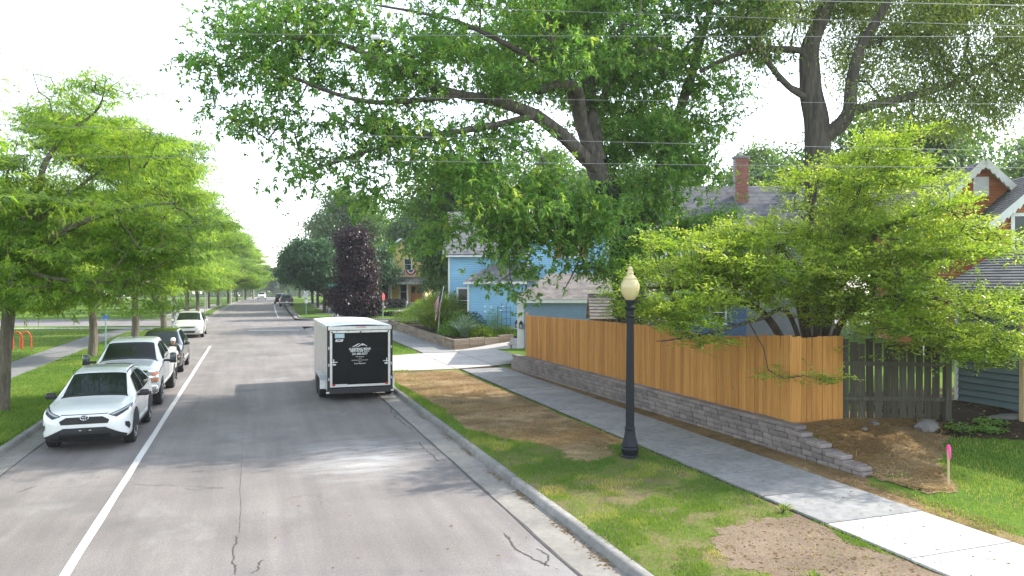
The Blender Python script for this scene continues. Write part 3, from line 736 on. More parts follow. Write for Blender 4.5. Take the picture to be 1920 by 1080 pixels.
# ================================================================ TREES
def unit(v): return v / (np.linalg.norm(v, axis=-1, keepdims=True) + 1e-9)
def resample(pts, rs, step):
    P = np.array(pts, float); r = np.array(rs, float)
    d = np.r_[0, np.cumsum(np.linalg.norm(np.diff(P, axis=0), axis=1))]; n = max(3, int(d[-1] / step) + 1); s = np.linspace(0, d[-1], n)
    t = np.interp(s, d, np.arange(len(P)))
    # smooth (Catmull-Rom) through the points
    i = np.clip(t.astype(int), 0, len(P) - 2); f = (t - i)[:, None]
    g = lambda k: P[np.clip(i + k, 0, len(P) - 1)]
    Q = .5 * ((2 * g(0)) + (-g(-1) + g(1)) * f + (2 * g(-1) - 5 * g(0) + 4 * g(1) - g(2)) * f ** 2 + (-g(-1) + 3 * g(0) - 3 * g(1) + g(2)) * f ** 3)
    return Q, np.interp(s, d, r)
def sample_blobs(blobs, n, rg, clump=None, shell=.55):
    """blobs: (centre, (r_side, r_depth, r_up), weight)"""
    w = np.array([b[1][0] * b[1][1] * b[1][2] * (b[2] if len(b) > 2 else 1) for b in blobs]) ** .85; w /= w.sum()
    k = rg.choice(len(blobs), n, p=w); d = unit(rg.normal(0, 1, (n, 3))); r = rg.uniform(0, 1, n) ** (1 / 3 * shell + .12)
    C = np.array([b[0] for b in blobs])[k]; S = np.array([b[1] for b in blobs])[k]
    o = d * r[:, None] * S
    Q = C + o[:, :1] * RGT + o[:, 1:2] * FWD + o[:, 2:] * np.array([0, 0, 1.])
    if clump:                                        # gather the twigs into pads with gaps between
        m, sd = clump; m = min(m, n); return Q[rg.integers(0, m, n)] + rg.normal(0, 1, (n, 3)) * sd
    return Q
def grow(limbs, A, rg, step=.55, jit=.07, wpath=.12, r0=.007, rexp=.43, sag=0.0):
    P = []; par = []; plen = []; fixed = []
    for li, (pts, rs) in enumerate(limbs):
        Q, r = resample(pts, rs, .4)
        for k, q in enumerate(Q):
            if k == 0:
                if li == 0: p = -1
                else: p = int(np.argmin(np.linalg.norm(np.array(P) - q, axis=1)))
            else: p = len(P) - 1
            plen.append(0 if p < 0 else plen[p] + np.linalg.norm(q - P[p])); P.append(q); par.append(p); fixed.append(r[k])
    n0 = len(P); n = len(A)
    NP_ = np.array(P); PL = np.array(plen)
    cost = np.empty(n); near = np.empty(n, int)
    for a in range(0, n, 400):
        D = np.linalg.norm(A[a:a + 400, None] - NP_[None], axis=2) + wpath * PL[None]
        near[a:a + 400] = D.argmin(1); cost[a:a + 400] = D.min(1)
    alive = np.ones(n, bool); tips = []
    for _ in range(n):
        i = int(np.argmin(np.where(alive, cost, 1e9))); alive[i] = False
        j = near[i]; v = A[i] - P[j]; L = np.linalg.norm(v); m = max(1, int(L / step))
        bend = rg.normal(0, jit, 3) * L
        for q in range(1, m + 1):
            t = q / m; x = P[j] + v * t + bend * 4 * t * (1 - t) if q < m else A[i]
            if q < m: x = x + np.array([0, 0, sag * L * t * (1 - t)])
            if q == 1: pp = j; base = P[j].copy()
            else: pp = len(P) - 1
            x = base + v * t + (bend * 4 * t * (1 - t) + np.array([0, 0, sag * L * 4 * t * (1 - t)]) if q < m else 0)
            plen.append(plen[pp] + np.linalg.norm(x - P[pp])); P.append(x); par.append(pp); fixed.append(0)
            d = np.linalg.norm(A - x, axis=1) + wpath * plen[-1]
            b = d < cost; cost[b] = d[b]; near[b] = len(P) - 1
        tips.append(len(P) - 1)
    P = np.array(P); par = np.array(par); cnt = np.zeros(len(P)); cnt[tips] = 1
    for k in range(len(P) - 1, 0, -1): cnt[par[k]] += cnt[k]
    r = r0 * np.maximum(cnt, 1) ** rexp
    fx = np.array(fixed); r = np.where(fx > 0, fx, r)
    return P, par, r, n0, np.array(tips)
def frusta(P, par, r, idx, n=5):
    a = P[par[idx]]; b = P[idx]; ra = np.minimum(r[par[idx]], r[idx] * 1.5 + .004); rb = r[idx]
    d = unit(b - a); ref = np.where(np.abs(d[:, 2:]) > .9, np.array([[1., 0, 0]]), np.array([[0, 0, 1.]])); u = unit(np.cross(d, ref)); w = np.cross(d, u)
    t = np.arange(n) * 2 * np.pi / n
    ring = u[:, None] * np.cos(t)[None, :, None] + w[:, None] * np.sin(t)[None, :, None]
    A_ = a[:, None] + ring * ra[:, None, None]; B_ = (b + d * rb[:, None] * .3)[:, None] + ring * rb[:, None, None]
    V = np.concatenate([A_, B_], 1).reshape(-1, 3); e = np.arange(len(idx))[:, None, None] * 2 * n
    j = np.arange(n)[None, :]; k = (j + 1) % n
    F = np.stack([j, k, k + n, j + n], -1)[0][None] + e
    return V, F.reshape(-1, 4)
def limb_tubes(limbs, rg, n=12, rough=.07):
    Vs = []; Fs = []; o = 0
    for pts, rs in limbs:
        Q, r = resample(pts, rs, .22); d = unit(np.gradient(Q, axis=0)); ref = np.array([.3, 1, .1]); ph = rg.uniform(0, 6.28, 4)
        t = np.arange(n) * 2 * np.pi / n; V = []
        for i in range(len(Q)):
            ref = ref - d[i] * (ref @ d[i]); ref /= np.linalg.norm(ref); w = np.cross(d[i], ref)
            rr = r[i] * (1 + rough * np.sin(3 * t + ph[0] + i * .13) + rough * .8 * np.sin(5 * t + ph[1] - i * .21) + rough * .7 * np.sin(i * .9 + ph[2] + t))
            V.append(Q[i] + (ref * np.cos(t)[:, None] + w * np.sin(t)[:, None]) * rr[:, None])
        V = np.array(V).reshape(-1, 3); m = len(Q); i = np.arange(m - 1)[:, None] * n; j = np.arange(n)[None]; k = (j + 1) % n
        Fs.append(np.stack([i + j, i + k, i + k + n, i + j + n], -1).reshape(-1, 4) + o); Vs.append(V); o += len(V)
    return np.vstack(Vs), np.vstack(Fs)
def leaf_quads(B, D, N, L, W, droop=.15):
    S = unit(np.cross(D, N)); N2 = np.cross(S, D)
    m = B + D * (L * .45)[:, None]
    dz = np.zeros_like(B); dz[:, 2] = -1
    V = np.stack([B, m + S * (W / 2)[:, None] + N2 * (W * .22)[:, None], B + D * L[:, None] + dz * (L * droop)[:, None], m - S * (W / 2)[:, None] + N2 * (W * .22)[:, None]], 1)
    return V.reshape(-1, 3)
def leaf_cloud(T, TD, style, rg, size=1.0):
    """T tip points, TD outward directions -> base, dir, normal, length, width, tint, droop"""
    n = len(T); ct = np.clip(rg.normal(.42, .2, n), 0, 1)
    if style == 'ash':                                     # sprigs of long leaflets fanning out
        ns, nl, spread = 7, 7, .25
        k = np.repeat(np.arange(n), ns); c = T[k] + rg.normal(0, spread * size, (n * ns, 3)) * [1, 1, .7]
        sd = unit(TD[k] * .7 + rg.normal(0, .6, (n * ns, 3)) + [0, 0, -.15]); cs = np.clip(ct[k] + rg.normal(0, .12, n * ns), 0, 1)
        k = np.repeat(np.arange(n * ns), nl); m = len(k)
        D = unit(sd[k] * .6 + rg.normal(0, .65, (m, 3)) + [0, 0, .02]); N = unit(rg.normal(0, .5, (m, 3)) + [0, 0, 1])
        B = c[k] + sd[k] * rg.uniform(-.06, .08, m)[:, None] * size
        return B, D, N, rg.uniform(.07, .17, m) * size, rg.uniform(.04, .068, m) * size, np.clip(cs[k] + rg.normal(0, .1, m), 0, 1), .12
    if style == 'locust':                                  # feathery fronds, nearly level
        ns, nl = 7, 6
        k = np.repeat(np.arange(n), ns); ct = np.clip(rg.normal(.45, .3, n), 0, 1); c = T[k] + rg.normal(0, .3 * size, (n * ns, 3)) * [1, 1, .28]
        sd = unit(TD[k] * [.8, .8, .25] + rg.normal(0, .6, (n * ns, 3)) * [1, 1, .35]); cs = np.clip(ct[k] + rg.normal(0, .12, n * ns), 0, 1)
        k = np.repeat(np.arange(n * ns), nl); m = len(k); u = np.tile(np.linspace(-.5, .5, nl), n * ns)
        side = np.cross(sd[k], [0, 0, 1.])
        D = unit(sd[k] + side * (np.sign(u) * rg.uniform(.3, .9, m))[:, None] + rg.normal(0, .15, (m, 3)) + [0, 0, -.2]); N = unit(rg.normal(0, .3, (m, 3)) + [0, 0, 1])
        B = c[k] + sd[k] * (u * .34 * size)[:, None]
        return B, D, N, rg.uniform(.13, .22, m) * size, rg.uniform(.03, .05, m) * size, np.clip(cs[k] + rg.normal(0, .08, m), 0, 1), .3
    if style == 'berry':                                   # small leaves up and along level twigs
        ns, nl = 5, 11
        k = np.repeat(np.arange(n), ns); a = rg.uniform(0, 6.28, n * ns)
        sd = unit(TD[k] * [.7, .7, .2] + np.stack([np.cos(a), np.sin(a), rg.normal(.15, .2, n * ns)], 1) * .7); c = T[k] + rg.normal(0, .12, (n * ns, 3)) * [1, 1, .5]
        cs = np.clip(ct[k] + rg.normal(0, .1, n * ns), 0, 1)
        k = np.repeat(np.arange(n * ns), nl); m = len(k); u = np.tile(np.linspace(-.2, 1, nl), n * ns)
        side = np.cross(sd[k], [0, 0, 1.]) * np.tile(np.where(np.arange(nl) % 2, 1, -1), n * ns)[:, None]
        D = unit(sd[k] * .6 + side * rg.uniform(.2, .8, m)[:, None] + rg.normal(0, .3, (m, 3)) + [0, 0, .2]); N = unit(rg.normal(0, .4, (m, 3)) + [0, 0, 1])
        B = c[k] + sd[k] * (u * .36 * size)[:, None] + rg.normal(0, .015, (m, 3))
        return B, D, N, rg.uniform(.06, .1, m) * size, rg.uniform(.032, .05, m) * size, np.clip(cs[k] + rg.normal(0, .1, m) + u * .12, 0, 1), .1
    if style == 'oak':                                     # narrow hanging leaves
        m = n * 44; k = np.repeat(np.arange(n), 44)
        B = T[k] + rg.normal(0, .34 * size, (m, 3)) * [1, 1, .8]; D = unit(TD[k] * .4 + rg.normal(0, .6, (m, 3)) + [0, 0, -.35]); N = unit(rg.normal(0, .5, (m, 3)) + [0, 0, 1])
        return B, D, N, rg.uniform(.1, .17, m) * size, rg.uniform(.035, .055, m) * size, np.clip(ct[k] + rg.normal(0, .15, m), 0, 1), .2
    nl = {'maple': 34, 'back': 26}[style]; m = n * nl; k = np.repeat(np.arange(n), nl)
    B = T[k] + rg.normal(0, .42 * size, (m, 3)) * [1, 1, .6]; D = unit(TD[k] * .6 + rg.normal(0, .6, (m, 3)) + [0, 0, -.25]); N = unit(TD[k] * .5 + rg.normal(0, .4, (m, 3)) + [0, 0, .9])
    return B, D, N, rg.uniform(.16, .27, m) * size, rg.uniform(.11, .2, m) * size, np.clip(ct[k] + rg.normal(0, .15, m), 0, 1), .25
def make_tree(name, label, base, limbs, blobs, n_tips, style, leafmat, barkmat, seed, size=1.0, group=None, jit=.07, wpath=.12, sag=0., rough=.07, thin=None, r0=.007, clump=None):
    rg = np.random.default_rng(seed)
    A = sample_blobs(blobs, n_tips, rg, clump)
    if thin is not None: A = A[thin(A, rg)]
    P, par, r, n0, tips = grow(limbs, A, rg, jit=jit, wpath=wpath, sag=sag, r0=r0)
    root = thing(name, label, 'tree', tuple(base), 0, group); b = np.array(base, float)
    V1, F1 = limb_tubes(limbs, rg, rough=rough); idx = np.arange(n0, len(P))
    V2, F2 = frusta(P, par, r, idx)
    link('trunk', np_mesh('trunk', np.vstack([V1, V2]) - b, np.vstack([F1, F2 + len(V1)]), [barkmat], True), root)
    cen = np.average(A, axis=0)
    TD = unit(unit(P[tips] - P[par[tips]]) + .5 * unit(P[tips] - cen))
    extra = [k for k in par[tips] if k >= n0]                      # some leaves a little way down the twigs
    T = np.vstack([P[tips], .5 * (P[tips] + P[par[tips]])[::2]]); TD = np.vstack([TD, TD[::2]])
    B, D, N, L, W, tint, dr = leaf_cloud(T, TD, style, rg, size)
    Vl = leaf_quads(B, D, N, L, W, dr)
    link('crown', np_mesh('crown', Vl - b, np.arange(len(Vl)).reshape(-1, 4), [leafmat], False, np.repeat(tint, 4)), root)
    return root
DS = 1.0
def S(px, py, d): return sight(px, py, d * DS)
def pl(d0, *pts):
    """limb through measured points; each (px, py, distance)"""
    return [S(*p) for p in pts]
def bl(px, py, d, rx, ry, rd, w=1.0):
    k = d * DS / 1400; return (S(px, py, d), (rx * k, rd, ry * k), w)

# --- the big ash over the street
DS = 1.06
AB = S(1186, 640, 24.3); AB[2] = .70
ash_limbs = [
    ([AB, S(1180, 540, 24.2), S(1172, 450, 24.0), S(1150, 380, 23.8), S(1122, 325, 23.7), S(1108, 290, 23.6)], [.62, .55, .5, .46, .43, .36]),
    (pl(0, (1118, 318, 23.6), (1060, 260, 22.6), (1005, 218, 21.8), (930, 190, 21), (840, 172, 20.2), (740, 128, 19.6), (640, 84, 19.2), (520, 72, 18.8)), [.3, .27, .23, .19, .15, .11, .08, .03]),
    (pl(0, (1110, 300, 23.5), (1088, 225, 23), (1062, 150, 22.6), (1030, 60, 22.4), (1005, -40, 22.2), (990, -130, 22)), [.3, .25, .2, .16, .12, .07]),
    (pl(0, (1122, 305, 23.7), (1110, 205, 24.2), (1098, 120, 24.6), (1100, 30, 25), (1092, -60, 25.2), (1080, -150, 25.4)), [.33, .28, .24, .2, .15, .08]),
    (pl(0, (1176, 470, 24.1), (1212, 395, 24.6), (1252, 270, 25.2), (1292, 155, 25.6), (1318, 60, 26), (1352, -50, 26.4)), [.3, .27, .24, .2, .16, .08]),
    (pl(0, (1092, 235, 23), (1082, 168, 22.4), (1048, 160, 21.8), (1008, 172, 21.3)), [.2, .2, .19, .15]),
    (pl(0, (1108, 215, 24.1), (1150, 150, 24), (1195, 110, 23.6), (1240, 85, 23.4)), [.13, .11, .08, .04]),
    (pl(0, (1000, 218, 21.7), (900, 240, 20.6), (770, 262, 19.6), (640, 300, 19), (560, 330, 18.6)), [.14, .11, .08, .05, .02]),
    (pl(0, (870, 178, 20.4), (700, 192, 19.4), (560, 150, 18.8), (440, 95, 18.4)), [.1, .08, .05, .02]),
    (pl(0, (1150, 385, 23.7), (1090, 400, 21.8), (1010, 440, 20.2), (940, 490, 19.4)), [.1, .08, .05, .02]),
    (pl(0, (1060, 150, 22.6), (960, 90, 21.8), (850, 40, 21.2), (700, 10, 20.6)), [.13, .1, .07, .03]),
    (pl(0, (1180, 460, 24), (1110, 420, 21.5), (1085, 490, 20.8), (1060, 540, 20.4)), [.07, .05, .03, .015])]
ash_limbs = [(p_, [q_ * .82 for q_ in r_]) for p_, r_ in ash_limbs]
ash_blobs = [bl(455, 95, 18.6, 75, 90, 1.6), bl(560, 60, 19, 120, 80, 2.0), bl(520, 205, 18.8, 105, 60, 1.8), bl(470, 255, 18.6, 45, 28, 1.0, 1.3), bl(660, 130, 19.5, 130, 100, 2.4), bl(640, 260, 19.2, 110, 60, 2.0),
    bl(590, 340, 18.8, 55, 55, 1.4), bl(790, 60, 20.5, 150, 100, 2.6), bl(800, 200, 20, 150, 80, 2.4), bl(760, 320, 19.6, 120, 65, 2.2), bl(900, 300, 20.4, 130, 80, 2.2), bl(960, 110, 21.6, 150, 110, 3),
    bl(900, 415, 19.6, 110, 55, 1.8, 1.1), bl(1010, 395, 20.3, 110, 70, 1.9, 1.1), bl(1000, 480, 20, 90, 45, 1.3, 1.1), bl(925, 530, 19.6, 40, 24, .9, 1.2), bl(1110, 480, 20.6, 70, 60, 1.3, 1.0), bl(690, 385, 19.4, 60, 32, 1.4), bl(790, 400, 19.2, 55, 28, 1.3),
    bl(1130, 90, 23.6, 170, 130, 3), bl(1040, -60, 22.4, 220, 90, 3.4), bl(1250, 330, 24, 110, 120, 2.2), bl(1210, 430, 22.4, 80, 60, 1.4), bl(1275, 425, 23.6, 55, 60, 1.4), bl(1300, 190, 25, 110, 120, 2.4), bl(1350, 60, 25.6, 110, 110, 2.6), bl(1320, 300, 25, 50, 70, 1.6), bl(800, -60, 21, 200, 70, 2.8), bl(1290, -80, 25, 160, 80, 3), bl(1160, 250, 25.5, 90, 90, 2), bl(1150, 395, 21.6, 65, 55, 1.0, 1.6), bl(1075, 395, 21.2, 70, 50, 1.1, 1.4), bl(1225, 385, 22.8, 60, 60, 1.0, 1.5), bl(1330, 410, 23.4, 50, 45, 1.0, 1.2), bl(1090, 60, 28, 170, 110, 2.4), bl(1000, 120, 27.2, 130, 100, 2.4), bl(1190, 180, 28, 120, 110, 2.2), bl(1080, -60, 27.5, 180, 80, 2.4)]
ash = make_tree('ash_tree', 'huge spreading ash with ivy-clad trunk behind the cedar fence, shading the street', AB, ash_limbs, ash_blobs, 3350, 'ash', M['leaf_ash'], M['bark'], 21, 1.2, jit=.09, wpath=.1, clump=(475, (.36, .36, .2)))
# ivy on its trunk
rg = np.random.default_rng(5)
Q, rq = resample(ash_limbs[0][0], ash_limbs[0][1], .05); k = rg.integers(0, int(len(Q) * .86), 6500); a = rg.uniform(0, 6.28, 6500)
o_ = np.stack([np.cos(a), np.sin(a), 0 * a], 1); thick = rg.uniform(1.0, 1.28, 6500) * (1.05 - .12 * k / len(Q))
B = Q[k] + o_ * (rq[k] * thick)[:, None] + rg.normal(0, .03, (6500, 3)); D = unit(o_ * .4 + rg.normal(0, .5, (6500, 3)) + [0, 0, -.7]); N = unit(o_ + rg.normal(0, .4, (6500, 3)))
V = leaf_quads(B, D, N, rg.uniform(.07, .12, 6500), rg.uniform(.06, .1, 6500), .1)
link('ivy', np_mesh('ivy', V - AB, np.arange(len(V)).reshape(-1, 4), [M['leaf_ivy']], False, np.repeat(rg.uniform(0, 1, 6500), 4)), ash)

# --- the tall oak behind the lime-green tree
DS = 1.09
OB = S(1542, 640, 24.2); OB[2] = .75
oak_limbs = [([OB, S(1536, 480, 24.1), S(1531, 330, 24), S(1529, 240, 24), S(1517, 160, 24), S(1518, 90, 24), S(1545, 20, 24), S(1575, -80, 24)], [.6, .52, .5, .5, .43, .38, .27, .15]),
    (pl(0, (1535, 262, 24), (1572, 236, 23.8), (1592, 205, 23.6), (1594, 160, 23.6), (1612, 90, 23.5), (1660, 10, 23.4), (1700, -80, 23.4)), [.32, .3, .28, .24, .2, .15, .08]),
    (pl(0, (1594, 212, 23.6), (1640, 196, 24), (1720, 178, 24.6), (1800, 150, 25.2), (1900, 95, 25.8), (2020, 30, 26.2)), [.2, .19, .15, .12, .09, .05]),
    (pl(0, (1522, 190, 24), (1480, 165, 23.6), (1440, 120, 23.2), (1418, 70, 23), (1425, 20, 22.8)), [.15, .13, .11, .08, .05]),
    (pl(0, (1520, 176, 24), (1490, 165, 23.8), (1455, 150, 23.6)), [.06, .05, .04]),
    (pl(0, (1518, 98, 24), (1460, 93, 23.6), (1400, 97, 23.3), (1345, 118, 23.2), (1312, 135, 23.2)), [.14, .13, .12, .1, .08]),
    (pl(0, (1545, 25, 24), (1600, -20, 24.4), (1660, -40, 25)), [.15, .12, .08]),
    (pl(0, (1612, 90, 23.5), (1700, 60, 24.4), (1800, 20, 25.2)), [.1, .08, .05])]
oak_limbs = [(p_, [q_ * .84 for q_ in r_]) for p_, r_ in oak_limbs]
oak_blobs = [bl(1700, 110, 25, 130, 90, 2.4), bl(1830, 70, 26, 130, 90, 2.6), bl(1800, 190, 26, 130, 60, 1.6), bl(1660, 30, 25, 130, 80, 2.6), bl(1950, 150, 26, 100, 80, 2.2), bl(2050, 60, 26, 130, 110, 3), bl(1760, -60, 25.5, 220, 80, 3.2),
    bl(1530, -30, 24.4, 120, 70, 2.6), bl(1480, 30, 23.6, 70, 50, 1.5, .5), bl(1640, 190, 23.4, 60, 40, 1.1, .7), bl(1410, 70, 23, 50, 45, 1.2, .6), bl(1360, 130, 23.2, 50, 40, 1.0, .6), bl(1990, -60, 26.5, 220, 80, 3.2), bl(1480, -110, 25, 160, 50, 3), bl(1540, 80, 23.7, 40, 25, .8, .8)]
oak = make_tree('oak_tree', 'tall forked oak with bare grey trunk standing behind the lime-green tree', OB, oak_limbs, oak_blobs, 1700, 'oak', M['leaf_oak'], M['bark_d'], 33, 1.15, jit=.1, rough=.05, clump=(420, (.5, .5, .32)))

# --- the lime-green tree leaning over the fences
DS = 1.0
LB = np.array([13.6, 15.6, .72])
lime_limbs = [([LB, LB + [.02, .0, 1.0], S(1500, 560, 19), S(1515, 480, 18.8), S(1522, 400, 18.8), S(1535, 320, 18.6)], [.14, .12, .1, .08, .06, .03]),
    ([LB + [-.1, 0, .1], S(1450, 610, 18.6), S(1380, 560, 18), S(1290, 540, 17.4), S(1215, 540, 17)], [.11, .09, .07, .05, .02]),
    ([LB + [.1, 0, .1], S(1560, 570, 18.4), S(1600, 500, 18), S(1640, 440, 17.6), S(1730, 400, 17.2), S(1820, 400, 16.8)], [.12, .1, .08, .06, .04, .02]),
    ([LB + [.1, -.1, .1], S(1580, 600, 18), S(1660, 560, 17), S(1760, 560, 16.2), S(1850, 600, 15.8)], [.1, .08, .06, .04, .02]),
    ([LB + [0, -.1, .2], S(1480, 590, 18), S(1420, 600, 17), S(1330, 625, 16.2), S(1240, 640, 15.9)], [.07, .055, .04, .025, .012]),
    ([LB + [0, -.1, .6], S(1500, 520, 18), S(1440, 450, 17.8), S(1380, 430, 17.6)], [.07, .06, .04, .02]),
    ([LB + [0, -.05, .4], S(1540, 560, 18.2), S(1590, 420, 18), S(1620, 320, 18), S(1640, 260, 18)], [.09, .07, .05, .035, .015]),
    (pl(0, (1330, 625, 16.2), (1300, 632, 15.9), (1230, 640, 15.7)), [.02, .015, .008])]
lime_blobs = [bl(1290, 490, 17.4, 100, 55, 1.3), bl(1240, 550, 17, 70, 45, 1.0), bl(1380, 482, 17.8, 110, 50, 1.6), bl(1480, 462, 18, 100, 50, 1.6), bl(1570, 360, 18.2, 100, 70, 1.5), bl(1620, 290, 18.2, 70, 50, 1.2), bl(1680, 330, 17.8, 80, 45, 1.2),
    bl(1720, 430, 17.4, 110, 65, 1.5), bl(1620, 470, 17.8, 110, 70, 1.6), bl(1800, 470, 16.8, 90, 45, 1.2), bl(1760, 540, 16.4, 110, 55, 1.3), bl(1850, 600, 15.9, 65, 42, 1.0), bl(1740, 610, 16.2, 100, 45, 1.1), bl(1640, 570, 17, 100, 60, 1.3), bl(1520, 550, 17.6, 110, 65, 1.4),
    bl(1400, 560, 17.4, 90, 55, 1.3), bl(1310, 590, 16.4, 60, 35, .9), bl(1820, 670, 15.8, 60, 26, .7), bl(1880, 655, 15.6, 40, 24, .6), bl(1535, 672, 15.9, 30, 40, .4, .6), bl(1210, 650, 15.7, 34, 22, .4, .7), bl(1640, 650, 16.2, 60, 32, .7), bl(1300, 640, 15.9, 26, 24, .4), bl(1890, 530, 16.2, 50, 25, .7)]
make_tree('hawthorn_tree', 'lime-green layered hawthorn tree reaching over the cedar and dark fences', LB, lime_limbs, lime_blobs, 1650, 'berry', M['leaf_berry'], M['bark_d'], 47, 1.0, jit=.08, wpath=.06, sag=.02, r0=.005, clump=(250, (.38, .38, .08)))

# --- the honey locust row on the left
T1 = np.array([-6.8, 25.2, LZ])
l1 = [([T1, S(8, 680, 21.7), S(14, 600, 21.7), S(22, 530, 21.6), S(40, 500, 21.6)], [.2, .18, .165, .165, .13]),
    (pl(0, (30, 520, 21.6), (64, 440, 21.8), (72, 370, 22), (85, 310, 22.2), (122, 256, 22.4), (185, 205, 22.6), (200, 150, 22.6)), [.14, .12, .1, .08, .06, .03, .012]),
    (pl(0, (36, 505, 21.6), (95, 450, 21), (160, 415, 20.6), (250, 390, 20.4), (330, 380, 20.4)), [.13, .11, .08, .05, .02]),
    (pl(0, (25, 525, 21.6), (-40, 440, 22), (-110, 360, 22.4)), [.12, .09, .04]),
    (pl(0, (66, 420, 21.8), (150, 350, 22.6), (230, 290, 23), (290, 240, 23.2)), [.07, .05, .03, .012]),
    (pl(0, (40, 500, 21.6), (90, 520, 20.4), (180, 530, 19.8)), [.07, .05, .02])]
b1 = [bl(150, 410, 21.6, 150, 70, 2.2), bl(290, 440, 20.6, 110, 70, 1.6), bl(170, 500, 20.6, 150, 50, 1.8), bl(60, 560, 21, 110, 40, 1.5), bl(230, 550, 20.4, 90, 40, 1.4), bl(180, 225, 22.6, 110, 65, 1.6, 1.0), bl(130, 310, 22.4, 130, 60, 1.8, .7), bl(270, 300, 22.4, 90, 60, 1.5, .7), bl(195, 165, 22.6, 50, 25, .9, 1.6), bl(40, 430, 22, 110, 110, 2.4), bl(-80, 380, 22.4, 110, 140, 2.6), bl(-60, 520, 21.6, 90, 70, 2), bl(340, 500, 20.4, 60, 40, 1.0, .7)]
make_tree('honey_locust', 'leaning honey locust with the thickest trunk, at the picture edge beside the parked cars', T1, l1, b1, 1900, 'locust', M['leaf_locust'], M['bark_l'], 55, .9, 'honey locusts along the left kerb', jit=.09, wpath=.08, clump=(300, (.45, .45, .09)))
def locust_proto(seed, hgt, crown, tips, label, loc):
    o = np.array([0, 0, 0.]); rg = np.random.default_rng(seed); lm = [([o, [.05, 0, 1.2], [.0, .05, 2.3], [.1, 0, hgt * .4], [0, .1, hgt * .7]], [.2, .17, .16, .12, .05])]
    for k in range(7):
        a = k * 2.4 + rg.uniform(-.3, .3); h0 = rg.uniform(1.9, hgt * .45); ln = crown * rg.uniform(.6, .85)
        lm.append(([[0, 0, h0], [math.cos(a) * ln * .45, math.sin(a) * ln * .45, h0 + rg.uniform(.9, 1.6)], [math.cos(a) * ln, math.sin(a) * ln, h0 + rg.uniform(1.5, 3.2)]], [.09, .06, .02]))
    bb = []
    for k in range(22):
        a = rg.uniform(0, 6.28); h = rg.uniform(2.9, hgt - 1.0); rr = crown * rg.uniform(.15, .72) * (1 - .55 * max(0, (h - hgt * .5) / (hgt * .5)))
        bb.append((np.array([math.cos(a) * rr, math.sin(a) * rr, h]), (rg.uniform(1.3, 2), rg.uniform(1.3, 2), rg.uniform(.55, 1.0))))
    t = make_tree('honey_locust', label, (0, 0, 0), lm, bb, tips, 'locust', M['leaf_locust'], M['bark_l'], seed, 1.25, 'honey locusts along the left kerb', jit=.09, clump=(260, (.55, .55, .1)))
    t.location = loc; return t
ORD = ['second', 'third', 'fourth', 'fifth', 'sixth', 'seventh', 'eighth', 'ninth', 'tenth', 'eleventh', 'twelfth']
spots = [(-7.5, 42.1, 1.1), (-7.2, 54.2, 1.2), (-6.5, 64.4, 1.22), (-6.6, 88, 1.22), (-6.3, 100, 1.15), (-5.6, 112, 1.15), (-4.9, 125, 1.1), (-3.8, 138, 1.1), (-2.6, 152, 1.05), (-1.2, 168, 1.05), (.4, 186, 1.0)]
pa = None; protos = []
spots += [(-8.0, 11.6, .9)]; ORD += ['nearest']
for i, (x, y, s) in enumerate(spots):
    lab = f'{ORD[i]} honey locust from the camera in the row along the left kerb' if i < 11 else 'honey locust barely entering the upper left edge, nearest the camera'
    loc = (x, y, LZ + float(z_far(y)))
    if i < 2: t = locust_proto(61 + i, 11.8, 5.6, 1600, lab, loc); protos.append(t)
    else:
        t = copy_tree(protos[i % 2]); t.location = loc; t.rotation_euler = (0, 0, i * 1.9); t['label'] = lab
    t.scale = (s, s, s)

# --- maples, purple tree and the trees behind
def round_proto(name, label, seed, hgt, crown, low, tips, style, leaf, bark, size, loc, group=None, blobs=18, trunk=.22, flat=.75):
    rg = np.random.default_rng(seed); lm = [([[0, 0, 0], [.03, 0, low * .6], [0, .04, low * 1.1], [.05, 0, hgt * .5], [0, 0, hgt * .78]], [trunk, trunk * .85, trunk * .75, trunk * .5, trunk * .2])]
    for k in range(6):
        a = k * 1.9 + rg.uniform(-.4, .4); h0 = low + rg.uniform(0, hgt * .25); ln = crown * .6
        lm.append(([[0, 0, h0], [math.cos(a) * ln * .5, math.sin(a) * ln * .5, h0 + hgt * .12], [math.cos(a) * ln, math.sin(a) * ln, h0 + hgt * .25]], [trunk * .45, trunk * .3, trunk * .1]))
    bb = []; zc = (hgt + low) / 2; zr = (hgt - low) / 2
    for k in range(blobs):
        d = unit(rg.normal(0, 1, 3)); q = rg.uniform(.45, .78); b = rg.uniform(.26, .4)
        bb.append((np.array([d[0] * crown * q, d[1] * crown * q, zc + d[2] * zr * q]), (crown * b, crown * b, zr * b * flat * 1.15)))
    bb.append((np.array([0, 0, zc]), (crown * .6, crown * .6, zr * .6)))
    t = make_tree(name, label, (0, 0, 0), lm, bb, tips, style, leaf, bark, seed, size, group, jit=.08, clump=(int(tips * .3), (crown * .09, crown * .09, crown * .06))); t.location = loc; return t
mp = None
for i, (x, y, s, lab) in enumerate([(8.3, 92.4, 1, 'round dark green maple nearest the crossing, beside the street name sign'), (8.9, 109, 1.05, 'dark green maple behind the grey pickup, between its two twin maples'), (9.6, 128, 1.1, 'farthest dark green maple of the three on the right verge'), (13.2, 93.5, .95, 'dark maple standing behind the purple-leaved tree beside the walk')]):
    loc = (x, y, LZ + float(z_far(y)))
    if mp is None: t = mp = round_proto('maple_tree', lab, 71, 9.6, 5.2, 2.0, 900, 'maple', M['leaf_maple'], M['bark_d'], 1.3, loc, 'dark maples on the right verge', trunk=.2)
    else: t = copy_tree(mp); t.location = loc; t['label'] = lab; t.rotation_euler = (0, 0, i * 2.1)
    t.scale = (s, s, s)
PB = S(670, 590, 78); PB[2] = LZ
